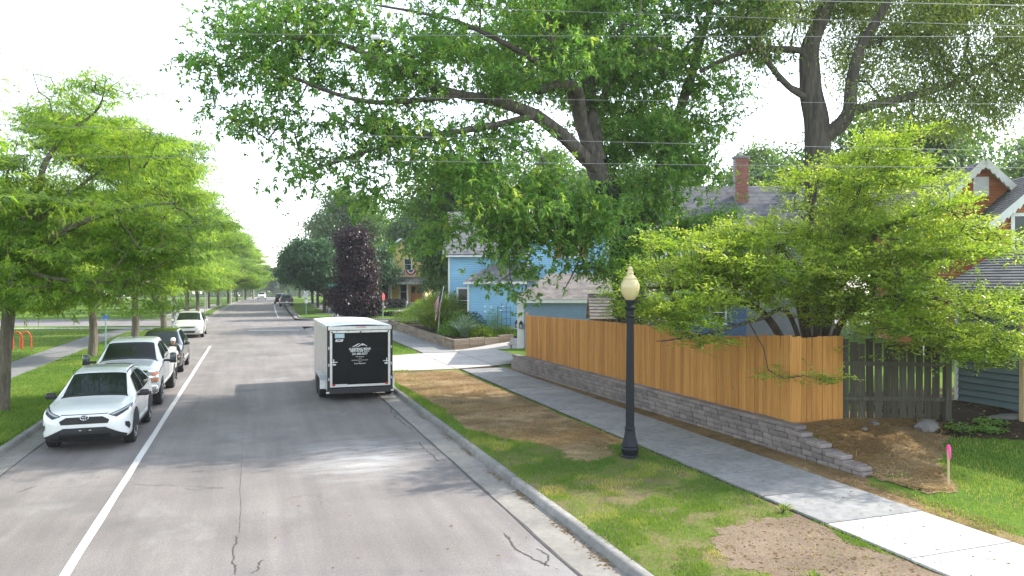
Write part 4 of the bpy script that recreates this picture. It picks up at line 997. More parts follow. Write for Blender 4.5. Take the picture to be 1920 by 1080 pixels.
make_tree('plum_tree', 'purple-leaved tree at the crossing in front of the yellow house', PB, [([PB, PB + [0, 0, 1.2], PB + [.1, 0, 4], PB + [0, .1, 8]], [.16, .14, .1, .03]), ([PB + [0, 0, .8], PB + [1.5, 0, 1.6], PB + [2.6, 0, 2.2]], [.07, .05, .02]), ([PB + [0, 0, .9], PB + [-1.5, 0, 1.7], PB + [-2.8, .2, 2.3]], [.07, .05, .02])],
    [bl(668, 565, 77.5, 42, 26, 2.4), bl(636, 552, 78, 22, 12, 1.4), bl(670, 520, 78, 34, 32, 2.2), bl(668, 482, 78, 29, 26, 2), bl(662, 448, 78, 26, 20, 1.6)], 650, 'maple', M['leaf_purple'], M['bark_d'], 81, 1.15)
bp = {}
def back(kind, px, d, s, lab, rz=0.0, zoff=0.0, leaf=None):
    p = lat((px - 960) / 1400 * d, d, 0); p[2] = LZ + float(z_far(p[1])) + zoff
    if kind not in bp:
        if kind == 'pine': t = round_proto('pine_tree', lab, 93, 14, 2.6, 1.5, 500, 'back', M['leaf_pine'], M['bark_d'], 1.3, tuple(p), 'trees behind the houses and street end', trunk=.25, flat=.5)
        else: t = round_proto('shade_tree', lab, 90 + ord(kind), {'a': 15, 'b': 12.5, 'c': 17}[kind], {'a': 6.2, 'b': 5.4, 'c': 6.6}[kind], {'a': 3, 'b': 1.2, 'c': 4}[kind], {'a': 1000, 'b': 800, 'c': 900}[kind], 'back', M['leaf_back'] if kind != 'b' else M['leaf_back'], M['bark_d'], 1.5, tuple(p), 'trees behind the houses and street end', trunk=.35)
        bp[kind] = t
    else: t = copy_tree(bp[kind]); t.location = tuple(p); t['label'] = lab
    t.rotation_euler = (0, 0, rz); t.scale = (s, s, s); return t
back('a', 640, 118, 1.25, 'tall dark tree rising behind the purple-leaved tree', 0)
back('b', 735, 128, 1.2, 'broad tree behind the yellow house, over its roof', 1)
back('a', 830, 104, 1.1, 'tree between the yellow house and the blue house', 2)
back('b', 900, 66, 1.25, 'tree rising behind the roof of the blue house', 3)
back('c', 1040, 72, 1.05, 'tall tree behind the orange-shuttered gable', 4)
back('a', 1200, 62, .95, 'tree behind the ash trunk, above the grey house', 1)
back('c', 1430, 66, 1.0, 'tree beside the brick chimney, left of the oak trunk', 2.2)
back('b', 1250, 64, 1.0, 'lighter tree in the yard just left of the brick chimney', 2.9)
back('a', 1640, 52, 1.05, 'tree behind the oak fork and the grey roof', .5)
back('b', 1780, 58, 1.35, 'dark tree behind the peak of the orange-brown house', 1.7)
back('c', 1930, 62, 1.0, 'tall tree at the far right edge behind the orange-brown house', 4.4)
back('a', 470, 330, 1.0, 'hazy tree at the street end, left of the vanishing point', 1.2)
back('pine', 500, 310, 1.1, 'hazy pine closing the far end of the street', .4)
back('pine', 512, 285, .9, 'smaller hazy pine beside the one closing the street', 1.4)
back('b', 540, 300, .9, 'hazy round tree at the street end, right of the pines', 2)
back('b', 562, 190, 1.0, 'tree far down the right verge beyond the dark maples', 2.4)
q = np.random.default_rng(77); n_ = 26000                        # far wood closing the view below the crest
px_ = q.uniform(250, 1000, n_); dd_ = q.uniform(400, 440, n_); top_ = 9 + 4 * np.sin(px_ * .045) + 3 * np.sin(px_ * .13 + 1) + 1.5 * np.sin(px_ * .31)
Bq = np.stack([RGT[0] * (px_ - 960) / 1400 * dd_ + FWD[0] * dd_, RGT[1] * (px_ - 960) / 1400 * dd_ + FWD[1] * dd_, 0 * dd_], 1); Bq[:, 2] = z_far(Bq[:, 1]) + q.uniform(0, 1, n_) ** .8 * top_
Vq = leaf_quads(Bq, unit(q.normal(0, 1, (n_, 3))), unit(q.normal(0, .6, (n_, 3)) + [0, -.5, .6]), q.uniform(.8, 1.6, n_), q.uniform(.7, 1.4, n_), .1)
tag(link('treeline', np_mesh('treeline', Vq, np.arange(len(Vq)).reshape(-1, 4), [M['leaf_back']], False, np.repeat(np.clip(q.normal(.4, .25, n_), 0, 1), 4))), kind='stuff')
back('a', 485, 420, 1.0, 'faint tree farthest away over the end of the road', 3)
for i, (px, d, s, lab, k) in enumerate([(585, 165, 1.0, 'far tree on the right behind the farthest dark maple', 'b'), (625, 150, .9, 'far tree glimpsed between the dark maple trunks', 'a'), (690, 135, 1.0, 'tree directly behind the purple-leaved tree, left of the yellow house', 'b'), (800, 112, .9, 'low tree right of the yellow house, behind its lit side wall', 'b'), (850, 92, .8, 'tree at the left corner of the blue house roof', 'b'),
    (440, 260, .9, 'hazy tree behind the far end of the left locust row', 'b'), (520, 380, .9, 'faint tree between the pines at the very end of the street', 'b'), (560, 340, 1.0, 'hazy tree at the street end behind the right verge trees', 'a'), (455, 300, .8, 'hazy low tree left of the distant white car', 'b')]):
    back(k, px, d, s, lab, i * 1.7)
for i, (px, d, s, lab, k) in enumerate([(30, 112, .9, 'park tree across the cross street at the far left edge', 'b'), (130, 120, 1.0, 'park tree behind the second locust, across the cross street', 'a'), (215, 125, .85, 'park tree seen between the second and third locust trunks', 'b'), (290, 150, .9, 'park tree beyond the concrete pole on the left', 'a'), (-60, 95, 1.0, 'park tree just outside the left edge across the grass', 'a'), (370, 210, 1.0, 'distant park tree behind the row of left locusts', 'b')]):
    back(k, px, d, s, lab, i * 1.3)
# ================================================================ FENCES, WALL, LAMP, STREET FURNITURE
rg = np.random.default_rng(101)
# --- cedar fence: one object per board
FC = (11.24, 13.55)                                   # near corner
FF = (10.80, 29.2)                                    # far end
fence = thing('cedar_fence', 'new orange-brown cedar board fence standing on the block retaining wall', 'fence', (FC[0], FC[1], 0))
bd = []
for v in range(4):
    mb = MB(); w = .138; th = .018; q = .012
    poly = [(-w / 2, 0, 0), (w / 2, 0, 0), (w / 2, 0, 1 - .012), (w / 2 - q, 0, 1), (-w / 2 + q, 0, 1), (-w / 2, 0, 1 - .012)]
    mb.prism(poly, (0, -th / 2, 0), (0, th / 2, 0)); bd.append(mb.mesh('board', M['cedar']))
d = np.array([FF[0] - FC[0], FF[1] - FC[1]]); Lf = np.linalg.norm(d); d /= Lf; nb = int(Lf / .146)
def ftop(s):
    return np.interp(s, [0, 1.2, 2.6, 6, 10, 15.7], [2.66, 2.58, 2.46, 2.56, 2.52, 2.44])
def fbot(s): return np.interp(s, [0, 15.7], [.76, .76])
ang = math.atan2(d[1], d[0])
for k in range(nb):
    s = .07 + k * .146; x, y = FC[0] + d[0] * s, FC[1] + d[1] * s; z0 = fbot(s) + rg.normal(0, .006)
    o = link('board', bd[k % 4], fence, (x - FC[0] + rg.normal(0, .002) + (.004 if k % 2 else 0), y - FC[1], z0)); o.rotation_euler = (rg.normal(0, .002), rg.normal(0, .003), ang + rg.normal(0, .01))
    o.scale = (rg.uniform(.985, 1.03), 1, float(ftop(s) - z0 + rg.normal(0, .006)))
for k in range(10):
    s = .08 + k * .146
    o = link('board', bd[k % 4], fence, (s, -.02 + (.004 if k % 2 else 0), .70 + rg.normal(0, .006))); o.rotation_euler = (rg.normal(0, .003), rg.normal(0, .003), rg.normal(0, .01)); o.scale = (1.0, 1, 1.92 + rg.normal(0, .008))
MB().box((.0, -.014, 1.68), (.045, .045, 1.98)).build('corner_trim', M['cedar'], fence)
for zz in (1.0, 1.65, 2.3):
    MB().bar((.05, .04, zz), (FF[0] - FC[0] + .05, FF[1] - FC[1], zz - .06), .04, .09).build('rail', M['cedar'], fence)
    MB().bar((.03, .02, zz), (1.45, .02, zz), .04, .09).build('rail', M['cedar'], fence)
for k in range(7):
    s = min(.15 + k * 2.58, Lf - .1); MB().box((d[0] * s + .1, d[1] * s, 1.35), (.09, .09, 2.2)).build('post', M['cedar'], fence)
MB().box((FF[0] - FC[0] + .1, FF[1] - FC[1] + .09, 1.5), (.1, .1, 2.1)).build('post', M['palewood'], fence)

# --- retaining wall of split-face blocks
wall = thing('retaining_wall', 'low grey-mauve concrete block retaining wall under the cedar fence, stepping down at its near end', 'wall', (11.12, 11.2, LZ))
bm_ = []
for v in range(4):
    mb = MB().box((0, 0, 0), (.29, .25, .112)); me = mb.mesh('block', M['block'], bevel=.012)
    for vv in me.vertices: vv.co += Vector(rg.normal(0, .0035, 3))
    bm_.append(me)
cap_ = MB().box((0, 0, 0), (.43, .3, .085)).mesh('cap_block', M['block'], bevel=.014)
wd = np.array([wall_x(30.0) - wall_x(11.2), 18.8]); WL = np.linalg.norm(wd); wd /= WL; wa = math.atan2(wd[1], wd[0]); wn_ = np.array([wd[1], -wd[0]])
ch = .118; start = [0.0, .30, .80, 1.35, 1.9, 2.35]      # each course begins farther along
blocks = []
for c in range(5):
    s = start[c] + (.0 if c % 2 else .145)
    s0 = start[c]
    while s < WL:
        blocks.append((c, s)); s += .302
blocks.sort(key=lambda t: t[1])
def put_block(c, s, me, zc, sx=1.0, setb=.0):
    o = link(me.name.split('.')[0], me, wall, (wd[0] * s + wn_[0] * setb, wd[1] * s + wn_[1] * setb, zc)); o.rotation_euler = (rg.normal(0, .01), rg.normal(0, .008), wa + rg.normal(0, .012)); o.scale = (sx, rg.uniform(.98, 1.03), 1)
cap_n = 0
rest = MB()
for c, s in blocks:
    zc = -.04 + ch * (c + .5) + .0 * s
    if s < 17.2 and (c > 0 or s < 12): put_block(c, s + rg.normal(0, .004), bm_[int(rg.integers(4))], zc, rg.uniform(.97, 1.0), .012 * c + rg.normal(0, .004))
    else: rest.box((wd[0] * s + wn_[0] * .012 * c, wd[1] * s, zc), (.29, .25, .112), wa)
tag(rest.build('block', M['block'], wall), kind='stuff')
s = start[5] - .3
while s < WL: put_block(5, s, cap_, -.04 + ch * 5 + .045, 1.0, .055); s += .437
for c, s in ((1, .02), (2, .5), (3, 1.05), (4, 1.6)): put_block(c, s + .25, cap_, -.04 + ch * c + .045, 1.0, .01 * c)

# --- old dark fence
D0 = np.array([12.76, 13.62]); D1 = np.array([15.2, 12.86]); dd = (D1 - D0) / np.linalg.norm(D1 - D0)
df_ = thing('wooden_gate_fence', 'short weathered dark fence of gapped vertical boards beside the cedar fence', 'fence', (D0[0], D0[1], 0))
ob = [MB().box((0, 0, .5), (.165, .02, 1.0)).mesh('board', M['oldwood'], bevel=.003) for _ in range(3)]
for k in range(12):
    s = .1 + k * .192; o = link('board', ob[k % 3], df_, (dd[0] * s, dd[1] * s + .03, .70 - .05 * k / 11 + rg.normal(0, .02))); o.rotation_euler = (0, rg.normal(0, .008), math.atan2(dd[1], dd[0]) + rg.normal(0, .01)); o.scale = (rg.uniform(.92, 1.04), 1, 1.78 + rg.normal(0, .03))
for zz in (1.18, 1.98):
    MB().bar((0, -.01, zz), (dd[0] * 2.38, dd[1] * 2.38 - .01, zz - .04), .04, .09).build('rail', M['oldwood'], df_)
MB().box((dd[0] * 2.45, dd[1] * 2.45, 1.5), (.14, .14, 2.1), math.atan2(dd[1], dd[0])).build('post', M['oldwood'], df_, bevel=.006)
MB().box((-.02, .03, 1.5), (.09, .09, 2.0)).build('post', M['oldwood'], df_, bevel=.006)

# --- survey stake with pink ribbon
sx, sy = 11.8, 10.03; sz = float(yard_surf(np.array([sx]), np.array([sy]))[0])
st = thing('survey_stake', 'slim wooden survey stake tied with pink ribbon in the side lawn', 'stake', (sx, sy, sz))
MB().prism([(-.022, 0, -.15), (.022, 0, -.15), (.02, 0, .76), (-.02, 0, .76)], (0, 0, 0), (0, .018, 0)).build('shaft', M['palewood'], st)
MB().box((0, .009, .74), (.05, .03, .07)).prism([(-.03, -.012, .74), (.03, -.014, .74), (.012, -.03, .56), (-.014, -.022, .50)], (0, 0, 0), (0, -.004, 0)).prism([(-.03, .03, .74), (.02, .032, .73), (-.01, .05, .58)], (0, 0, 0), (0, .003, 0)).build('ribbon', M['pinktape'], st)

# --- boulder, plants and a stepping stone by the dark fence
def boulder(name, label, loc, size, seed, mat=None):
    r_ = np.random.default_rng(seed); bm = bmesh.new(); bmesh.ops.create_icosphere(bm, subdivisions=2, radius=1)
    for v in bm.verts:
        n = v.co.normalized(); v.co = n * (1 + .16 * math.sin(3 * n.x + seed) + .12 * math.sin(5 * n.y + 2 * n.z) + r_.normal(0, .05))
        v.co = Vector((v.co.x * size[0], v.co.y * size[1], v.co.z * size[2]))
    me = bpy.data.meshes.new(name); bm.to_mesh(me); bm.free(); me.materials.append(mat or M['stone'])
    o = link(name, me, None, loc); return tag(o, label, 'rock') if label else o
def ysurf(x, y): return float(yard_surf(np.array([x]), np.array([y]))[0])
boulder('boulder', 'single grey boulder on the straw in front of the dark fence', (14.15, 12.55, ysurf(14.15, 12.55) + .08), (.3, .2, .15), 3)
for i, (x, y, q) in enumerate(((13.2, 13.15, .1), (14.55, 12.75, .08), (12.7, 12.9, .07))):
    boulder('pebble', ['small stone nearest the bottom of the dark fence boards', 'small stone right of the boulder in front of the dark fence', 'smallest stone on straw below the cedar fence end'][i], (x, y, ysurf(x, y) + .03), (q * 1.3, q, q * .6), 7 + i)
boulder('stepping_stone', 'flat stepping stone in dark soil in front of the shed wall', (16.6, 12.6, ysurf(16.6, 12.6) + .03), (.55, .3, .05), 12)

def leafy(name, label, loc, r, h, n, mat, seed, L=(.08, .14), W=(.05, .09), style='bush', cat='plant', group=None, flowers=None):
    """one plant: foliage plus stems"""
    q = np.random.default_rng(seed); root = thing(name, label, cat, loc, 0, group)
    if style == 'bush':
        d_ = unit(q.normal(0, 1, (n, 3))); d_[:, 2] = np.abs(d_[:, 2]); B = d_ * q.uniform(.45, 1, n)[:, None] * [r, r, h]; D = unit(d_ + q.normal(0, .5, (n, 3))); N = unit(d_ * .4 + q.normal(0, .4, (n, 3)) + [0, 0, 1])
    elif style == 'grass':                               # fountain of arching blades
        a = q.uniform(0, 6.28, n); t = q.uniform(0, 1, n); lean = q.uniform(.1, 1, n); rr = r * (.22 * q.uniform(0, 1, n) + .85 * lean * t ** 1.25); B = np.stack([np.cos(a) * rr, np.sin(a) * rr, h * (t - .45 * lean * t ** 2.2)], 1)
        D = unit(np.stack([np.cos(a) * lean * (.3 + t), np.sin(a) * lean * (.3 + t), 1 - lean * t * 1.4], 1)); N = unit(q.normal(0, .5, (n, 3)) + np.stack([np.cos(a), np.sin(a), .4 + 0 * a], 1))
    else:                                                # ground cover
        a = q.uniform(0, 6.28, n); rr = r * np.sqrt(q.uniform(0, 1, n)); B = np.stack([np.cos(a) * rr, np.sin(a) * rr, q.uniform(.02, h, n)], 1); D = unit(q.normal(0, 1, (n, 3)) * [1, 1, .3]); N = unit(q.normal(0, .3, (n, 3)) + [0, 0, 1])
    V = leaf_quads(B, D, N, q.uniform(*L, n), q.uniform(*W, n), .15)
    link('foliage', np_mesh('foliage', V, np.arange(len(V)).reshape(-1, 4), [mat], False, np.repeat(np.clip(q.normal(.5, .25, n), 0, 1), 4)), root)
    mb = MB()
    for k in range(5):
        a = q.uniform(0, 6.28); mb.tube([(0, 0, -.03), (math.cos(a) * r * .2, math.sin(a) * r * .2, h * .4), (math.cos(a) * r * .45, math.sin(a) * r * .45, h * .75)], [.012, .009, .004], 5)
    mb.build('stem', M['bark_d'], root)
    for k in range(flowers or 0):
        a = q.uniform(0, 6.28); c = (math.cos(a) * r * .8, math.sin(a) * r * .8, h * q.uniform(.5, 1.05)); f = MB()
        f.lathe([(.0, -.02), (.05, -.01), (.075, .03), (.04, .055), (0, .06)], 7, c).build('flower', M['petal'], root, smooth=40)
    return root
for i, (x, y, r_, h_) in enumerate(((14.75, 12.2, .35, .14), (15.25, 11.9, .3, .12), (15.7, 12.3, .35, .12))):
    leafy('ground_ivy', ['leafy ground plant right of the boulder by the dark fence post', 'lowest leafy ground plant below the dark fence post', 'leafy ground plant in dark soil right of the dark fence post'][i], (x, y, ysurf(x, y) + .02), r_, h_, 160, M['leaf_ash'], 200 + i, (.06, .1), (.05, .08), 'cover', group='ground plants by the dark fence')
leafy('weed', 'grassy weed clump at the sandy patch beside the pale sidewalk', (8.1, 9.9, LZ), .16, .14, 120, M['grass'], 210, (.06, .12), (.008, .014), 'grass')
leafy('weed', 'grassy tuft at the bottom of the sandy patch near the kerb', (6.6, 7.5, LZ), .15, .12, 110, M['grass'], 211, (.06, .1), (.008, .014), 'grass')

# --- acorn street lamp
lp = thing('street_lamp', 'dark fluted lamp post with cream acorn globe beside the sidewalk', 'street lamp', (7.59, 14.13, LZ))
def fl(r_, z, t): return r_ * (1 - .055 * (abs(math.sin(t * 8)) < .42))
MB().lathe([(.2, -.05), (.2, .03), (.17, .06)], 8).build('base_plate', M['iron'], lp, bevel=.004)
MB().lathe([(.15, .05), (.165, .10), (.185, .14), (.195, .19), (.17, .23), (.185, .25)], 32).build('base_moulding', M['iron'], lp, smooth=40)
MB().lathe([(.185, .25), (.165, .30), (.13, .42), (.112, .52), (.105, .58)], 48, flute=lambda r_, z, t: r_ * (1 - .06 * (abs(math.sin(t * 6)) < .3))).build('flared_base', M['iron'], lp, smooth=25)
MB().lathe([(.105, .58), (.115, .60), (.115, .63), (.1, .65)], 32).build('collar', M['iron'], lp, smooth=40)
MB().lathe([(.092, .65), (.09, 1.2), (.078, 2.6), (.074, 2.98)], 64, flute=fl).build('pole', M['iron'], lp, smooth=25)
MB().lathe([(.085, 2.97), (.105, 2.985), (.105, 3.005), (.08, 3.02), (.083, 3.12), (.125, 3.155), (.13, 3.175), (.1, 3.19), (.075, 3.22), (.09, 3.27), (.105, 3.30), (.105, 3.335), (.09, 3.34)], 32).build('capital', M['iron'], lp, smooth=40)
mg, nt, b = new_mat('cream_globe'); b.inputs['Base Color'].default_value = (.56, .48, .25, 1); b.inputs['Roughness'].default_value = .3; b.inputs['Transmission Weight'].default_value = .0
b.inputs['Subsurface Weight'].default_value = .6; b.inputs['Subsurface Radius'].default_value = (.2, .18, .1); b.inputs['Coat Weight'].default_value = .4
gpf = [(.085, 3.335), (.11, 3.36), (.155, 3.43), (.19, 3.52), (.203, 3.60), (.198, 3.67), (.178, 3.73), (.145, 3.77), (.14, 3.785)]
MB().lathe(gpf, 32).build('globe', mg, lp, smooth=50)
MB().lathe([(.14, 3.783), (.15, 3.79), (.15, 3.80), (.11, 3.83), (.08, 3.87), (.068, 3.885), (.075, 3.90), (.072, 3.93), (.052, 3.965), (.05, 3.975), (.062, 3.99), (.055, 4.02), (.03, 4.045), (0, 4.055)], 28).build('finial', mg, lp, smooth=50)

# --- overhead wires across and along the street
def wire(label, a, b, sag, r_=.0048, n=40, box=None):
    a = np.array(a); b = np.array(b); t = np.linspace(0, 1, n)[:, None]; P = a + (b - a) * t; P[:, 2] -= (4 * t * (1 - t))[:, 0] * sag
    o = thing('overhead_wire', label, 'wire', tuple(P[0]), 0, 'overhead wires'); MB().tube(P - P[0], r_, 5).build('cable', M['cable'], o, smooth=60)
    if box is not None:
        c = np.array(box) - P[0]; MB().lathe([(.025, -.085), (.042, -.075), (.042, .075), (.025, .085)], 10, (0, 0, 0), Matrix.Translation(c) @ Matrix.Rotation(CAM_YAW, 4, 'Z').inverted() @ Matrix.Rotation(rad(90), 4, 'Y')).build('splice_case', M['white_trim'], o, smooth=40)
    return o
def across(label, dist, p0, p1, sag=.15, r_=.0048, box=None):
    (x0, y0), (x1, y1) = p0, p1; f = lambda x: y0 + (y1 - y0) * (x - x0) / (x1 - x0)
    wire(label, sight(-900, f(-900), dist), sight(2800, f(2800), dist), sag, r_, box=sight(*box, dist) if box else None)
across('lowest overhead wire crossing the picture, just below its neighbour', 13.0, (0, 284), (1920, 309), .08)
across('second lowest overhead wire crossing in front of the ash fork', 13.1, (0, 226), (1920, 276), .1)
across('thin overhead wire crossing mid-way between the upper and lower pairs', 13.2, (0, 166), (1920, 190), .08, .004)
across('overhead wire carrying a pale splice case in front of the ash crown', 13.0, (0, 53), (1920, 62), .1, .0055, (706, 71))
across('overhead wire near the picture top sloping through the ash crown', 13.1, (480, -2), (1900, 46), .05)
across('dark topmost overhead wire at the upper edge of the picture', 13.2, (1000, -8), (1900, 12), .0, .008)
for i, (x_, h_) in enumerate(((-7.6, 8.6), (-6.7, 9.6), (-5.9, 10.4))):
    wire(['outer faint wire along the street above the left locust', 'middle faint wire along the street at upper left', 'inner faint wire along the street at upper left'][i], (x_, -10, h_), (x_, 95, h_ - .6), .8, .008)
across('short service wire sloping to the peak of the orange-brown house', 28, (1560, 262), (1920, 300), .1, .012)

# --- signs and posts
def sign_post(name, label, loc, h, w=.06, mat=None, rz=0.0):
    o = thing(name, label, 'sign', loc, rz); MB().box((0, 0, h / 2 - .05), (w, w * .55, h + .1)).build('post', mat or M['post_green'], o); return o
octo = [(.38 * math.cos(rad(22.5 + 45 * k)), 0, .38 * math.sin(rad(22.5 + 45 * k))) for k in range(8)]
P = lat((627 - 960) / 1400 * 78, 78, LZ)
s1 = sign_post('stop_sign', 'red stop sign under a green street name blade, half hidden by purple leaves', P, 3.4, .09, rz=rad(-30))
MB().prism([(x, -.05, z + 2.05) for x, _, z in octo], (0, 0, 0), (0, -.012, 0)).build('rim', M['print'], s1)
MB().prism([(x * .93, -.065, z * .93 + 2.05) for x, _, z in octo], (0, 0, 0), (0, -.004, 0)).build('face', M['signred'], s1)
tm = link('lettering', text_mesh('STOP', .3, M['print'], .002, bold=.006), s1, (0, -.072, 2.05)); tm.rotation_euler = (rad(90), 0, 0)
MB().box((-.1, 0, 3.3), (1.05, .02, .32), rad(14)).build('name_blade', M['signgreen'], s1)
tm = link('lettering', text_mesh('Wadsworth', .2, M['print'], .002, bold=.004), s1, (-.1, -.016, 3.3)); tm.rotation_euler = (rad(90), 0, rad(14))
P = lat((718 - 960) / 1400 * 76, 76, LZ)
s2 = sign_post('stop_sign', 'slim post with a red sign turned edge-on, in front of the yellow house lawn', P, 2.6, .08, rz=rad(60))
MB().prism([(x, -.05, z + 2.2) for x, _, z in octo], (0, 0, 0), (0, -.014, 0)).build('face', M['signred'], s2)
P = lat((574 - 960) / 1400 * 82, 82, LZ)
s3 = sign_post('parking_sign', 'tall narrow white parking sign on a green post at the far corner', P, 2.7, .1)
MB().box((-.05, -.05, 2.3), (.4, .015, .75)).build('plate', M['signback'], s3, bevel=.004); MB().box((.02, -.05, 1.55), (.3, .015, .4)).build('plate', M['print'], s3)
P = lat((592 - 960) / 1400 * 95, 95, LZ)
MB().box((0, 0, 0), (.01, .01, .01))
s4 = sign_post('street_sign', 'slim green post with small blue plate beside the second locust trunk', (-5.94, 36.2, LZ), 2.35, .045, M['post_green'], rad(-20))
MB().box((0, -.03, 2.2), (.3, .012, .16)).build('plate', M['signblue'], s4)
def pole(label, loc, h, r_, mat, name='utility_pole', arm=True):
    o = thing(name, label, 'pole', loc); MB().tube([(0, 0, -.3), (0, 0, h)], [r_, r_ * .72], 10).build('shaft', mat, o, smooth=50)
    if arm: MB().box((0, 0, h - .6), (1.6, .1, .12)).build('crossarm', M['bark_d'], o)
    return o
pole('pale concrete pole beside the fourth locust trunk', (-6.2, 69.0, LZ), 8.5, .19, M['concpole'])
for i, (x, y, h_) in enumerate(((-3.3, 135, 6.0), (-1.5, 155, 6.2), (.5, 176, 6.4), (-5.4, 104, 3.0), (-5.0, 92, 2.6), (-4.2, 118, 3))):
    pole(['slim pale pole on the far left verge, first of three', 'slim pale pole on the far left verge, second of three', 'slim pale pole on the far left verge, third of three', 'short white post under the far locusts', 'short white post just beyond the white minivan', 'short white post between the far locust trunks'][i], (x, y, LZ + float(z_far(y))), h_, .07 if h_ < 4 else .13, M['concpole'], 'post', False)
pole('distant wooden utility pole rising above the dark maples', (lat((573 - 960) / 1400 * 150, 150, float(z_far(140)))), 16, .14, M['bark_d'])
for i, (px, dpt) in enumerate(((1, 1),)): pass
# red hoop bike rack on the left lawn
br = thing('bike_rack', 'red tubular hoop rack on the lawn beside the nearest locust trunk', 'bike rack', (-12.4, 47.9, LZ), rad(20))
for k in range(3):
    P_ = [(-.5 + k * .42, 0, -.05)] + [(-.5 + k * .42 + .25 - .25 * math.cos(t), 0, .55 + .4 * math.sin(t)) for t in np.linspace(0, math.pi, 9)] + [(-.5 + k * .42 + .5, 0, -.05)]
    MB().tube(P_, .04, 8).build('hoop', M['redtube'], br, smooth=60)

# --- raised garden bed along the sidewalk with its plants
bed = thing('garden_bed', 'raised bed edged with stacked grey timbers at the driveway corner', 'garden bed', (10.3, 39.3, LZ))
ring = [(10.75, 61.5), (10.55, 50), (10.35, 39.35), (12.3, 40.1), (14.35, 41.0)]
tb = [MB().box((0, 0, 0), (1.2, .2, .15)).mesh('timber', M['timber'], bevel=.012) for _ in range(2)]
for a, b in zip(ring[:-1], ring[1:]):
    a = np.array(a); b = np.array(b); L = np.linalg.norm(b - a); u = (b - a) / L; n_ = max(1, int(round(L / 1.2))); sc = L / n_ / 1.2
    for c in range(4):
        sh = .0 if c % 2 else .5
        for k in range(n_):
            s = (k + .5) * L / n_; p = a + u * min(s, L - .1); rise = .3 * sstep(11, 15, p[0])
            if c == 3 and a[0] > 11.5: continue
            o = link('timber', tb[k % 2], bed, (p[0] - 10.3, p[1] - 39.3, .06 + c * .148 + float(rise))); o.rotation_euler = (0, rg.normal(0, .003), math.atan2(u[1], u[0]) + rg.normal(0, .004)); o.scale = (sc * .995, rg.uniform(.95, 1.05), 1)
SB = [(10.6, 61.5), (10.45, 39.5), (12.3, 40.25), (14.4, 41.15), (15.5, 43), (17, 61.5)]
sheet('soil', [(p[0] - 10.3, p[1] - 39.3) for p in SB], .5, M['mulch'], bed)
MB().box((10.32 - 10.3 - .02, 41.3 - 39.3, .45), (.03, .12, .25)).build('ribbon', M['yellowtag'], bed)
bz = LZ + .5
PL = [('ornamental_grass', 'largest fountain grass clump in the raised bed beside the blue house', 11.39, 45.59, 2.0, 2.5, 7500, M['grass'], 'grass', (.4, .7), (.018, .03)),
    ('ornamental_grass', 'second fountain grass clump, left of the largest in the raised bed', 11.56, 48.92, 1.8, 2.2, 6000, M['grass'], 'grass', (.4, .7), (.018, .03)),
    ('ornamental_grass', 'fountain grass clump at the far left end of the raised bed', 11.90, 53.04, 1.6, 1.9, 4500, M['leaf_locust'], 'grass', (.3, .6), (.018, .03)),
    ('garden_shrub', 'leafy perennial between the big grass and the silver plant', 11.84, 43.43, 1.2, 1.5, 1700, M['leaf_ash'], 'bush', (.1, .2), (.04, .08)),
    ('garden_shrub', 'dark green shrub below the tall window of the blue house', 12.45, 43.00, 1.0, 1.5, 1500, M['leaf_maple'], 'bush', (.1, .18), (.05, .09)),
    ('silver_plant', 'silvery spiky plant at the front of the raised bed', 11.68, 41.68, 1.0, 1.3, 1500, M['silverplant'], 'grass', (.15, .3), (.02, .035)),
    ('garden_shrub', 'bright green low mound at the driveway edge of the bed', 12.70, 41.75, 1.0, .75, 1700, M['leaf_berry'], 'bush', (.08, .15), (.03, .06)),
    ('rose_bush', 'rose bush with white blooms in front of the stone foundation', 13.53, 41.99, .7, 1.7, 1000, M['leaf_ash'], 'bush', (.07, .12), (.04, .07)),
    ('garden_shrub', 'low green plant beside the garage corner at the end of the bed', 14.18, 41.86, .8, .7, 1000, M['leaf_locust'], 'bush', (.07, .12), (.04, .07)),
    ('garden_shrub', 'low leafy edging plant along the sidewalk part of the bed', 11.16, 43.77, .7, .8, 900, M['leaf_ash'], 'bush', (.08, .14), (.04, .07)),
    ('garden_shrub', 'feathery green plant along the bed beyond the fountain grasses', 11.93, 57.27, 1.3, 1.5, 1500, M['leaf_locust'], 'bush', (.1, .2), (.03, .05)),
    ('garden_shrub', 'yellow-green low plant at the very far tip of the raised bed', 11.76, 60.51, 1.1, 1.1, 1300, M['leaf_berry'], 'bush', (.1, .2), (.03, .05))]
for i, (nm, lab, x, y, r_, h_, n_, mt, sty, L_, W_) in enumerate(PL):
    leafy(nm, lab, (x, y, bz - .02), r_, h_, n_, mt, 300 + i, L_, W_, sty, 'plant', 'plants in the raised bed', flowers=6 if nm == 'rose_bush' else None)
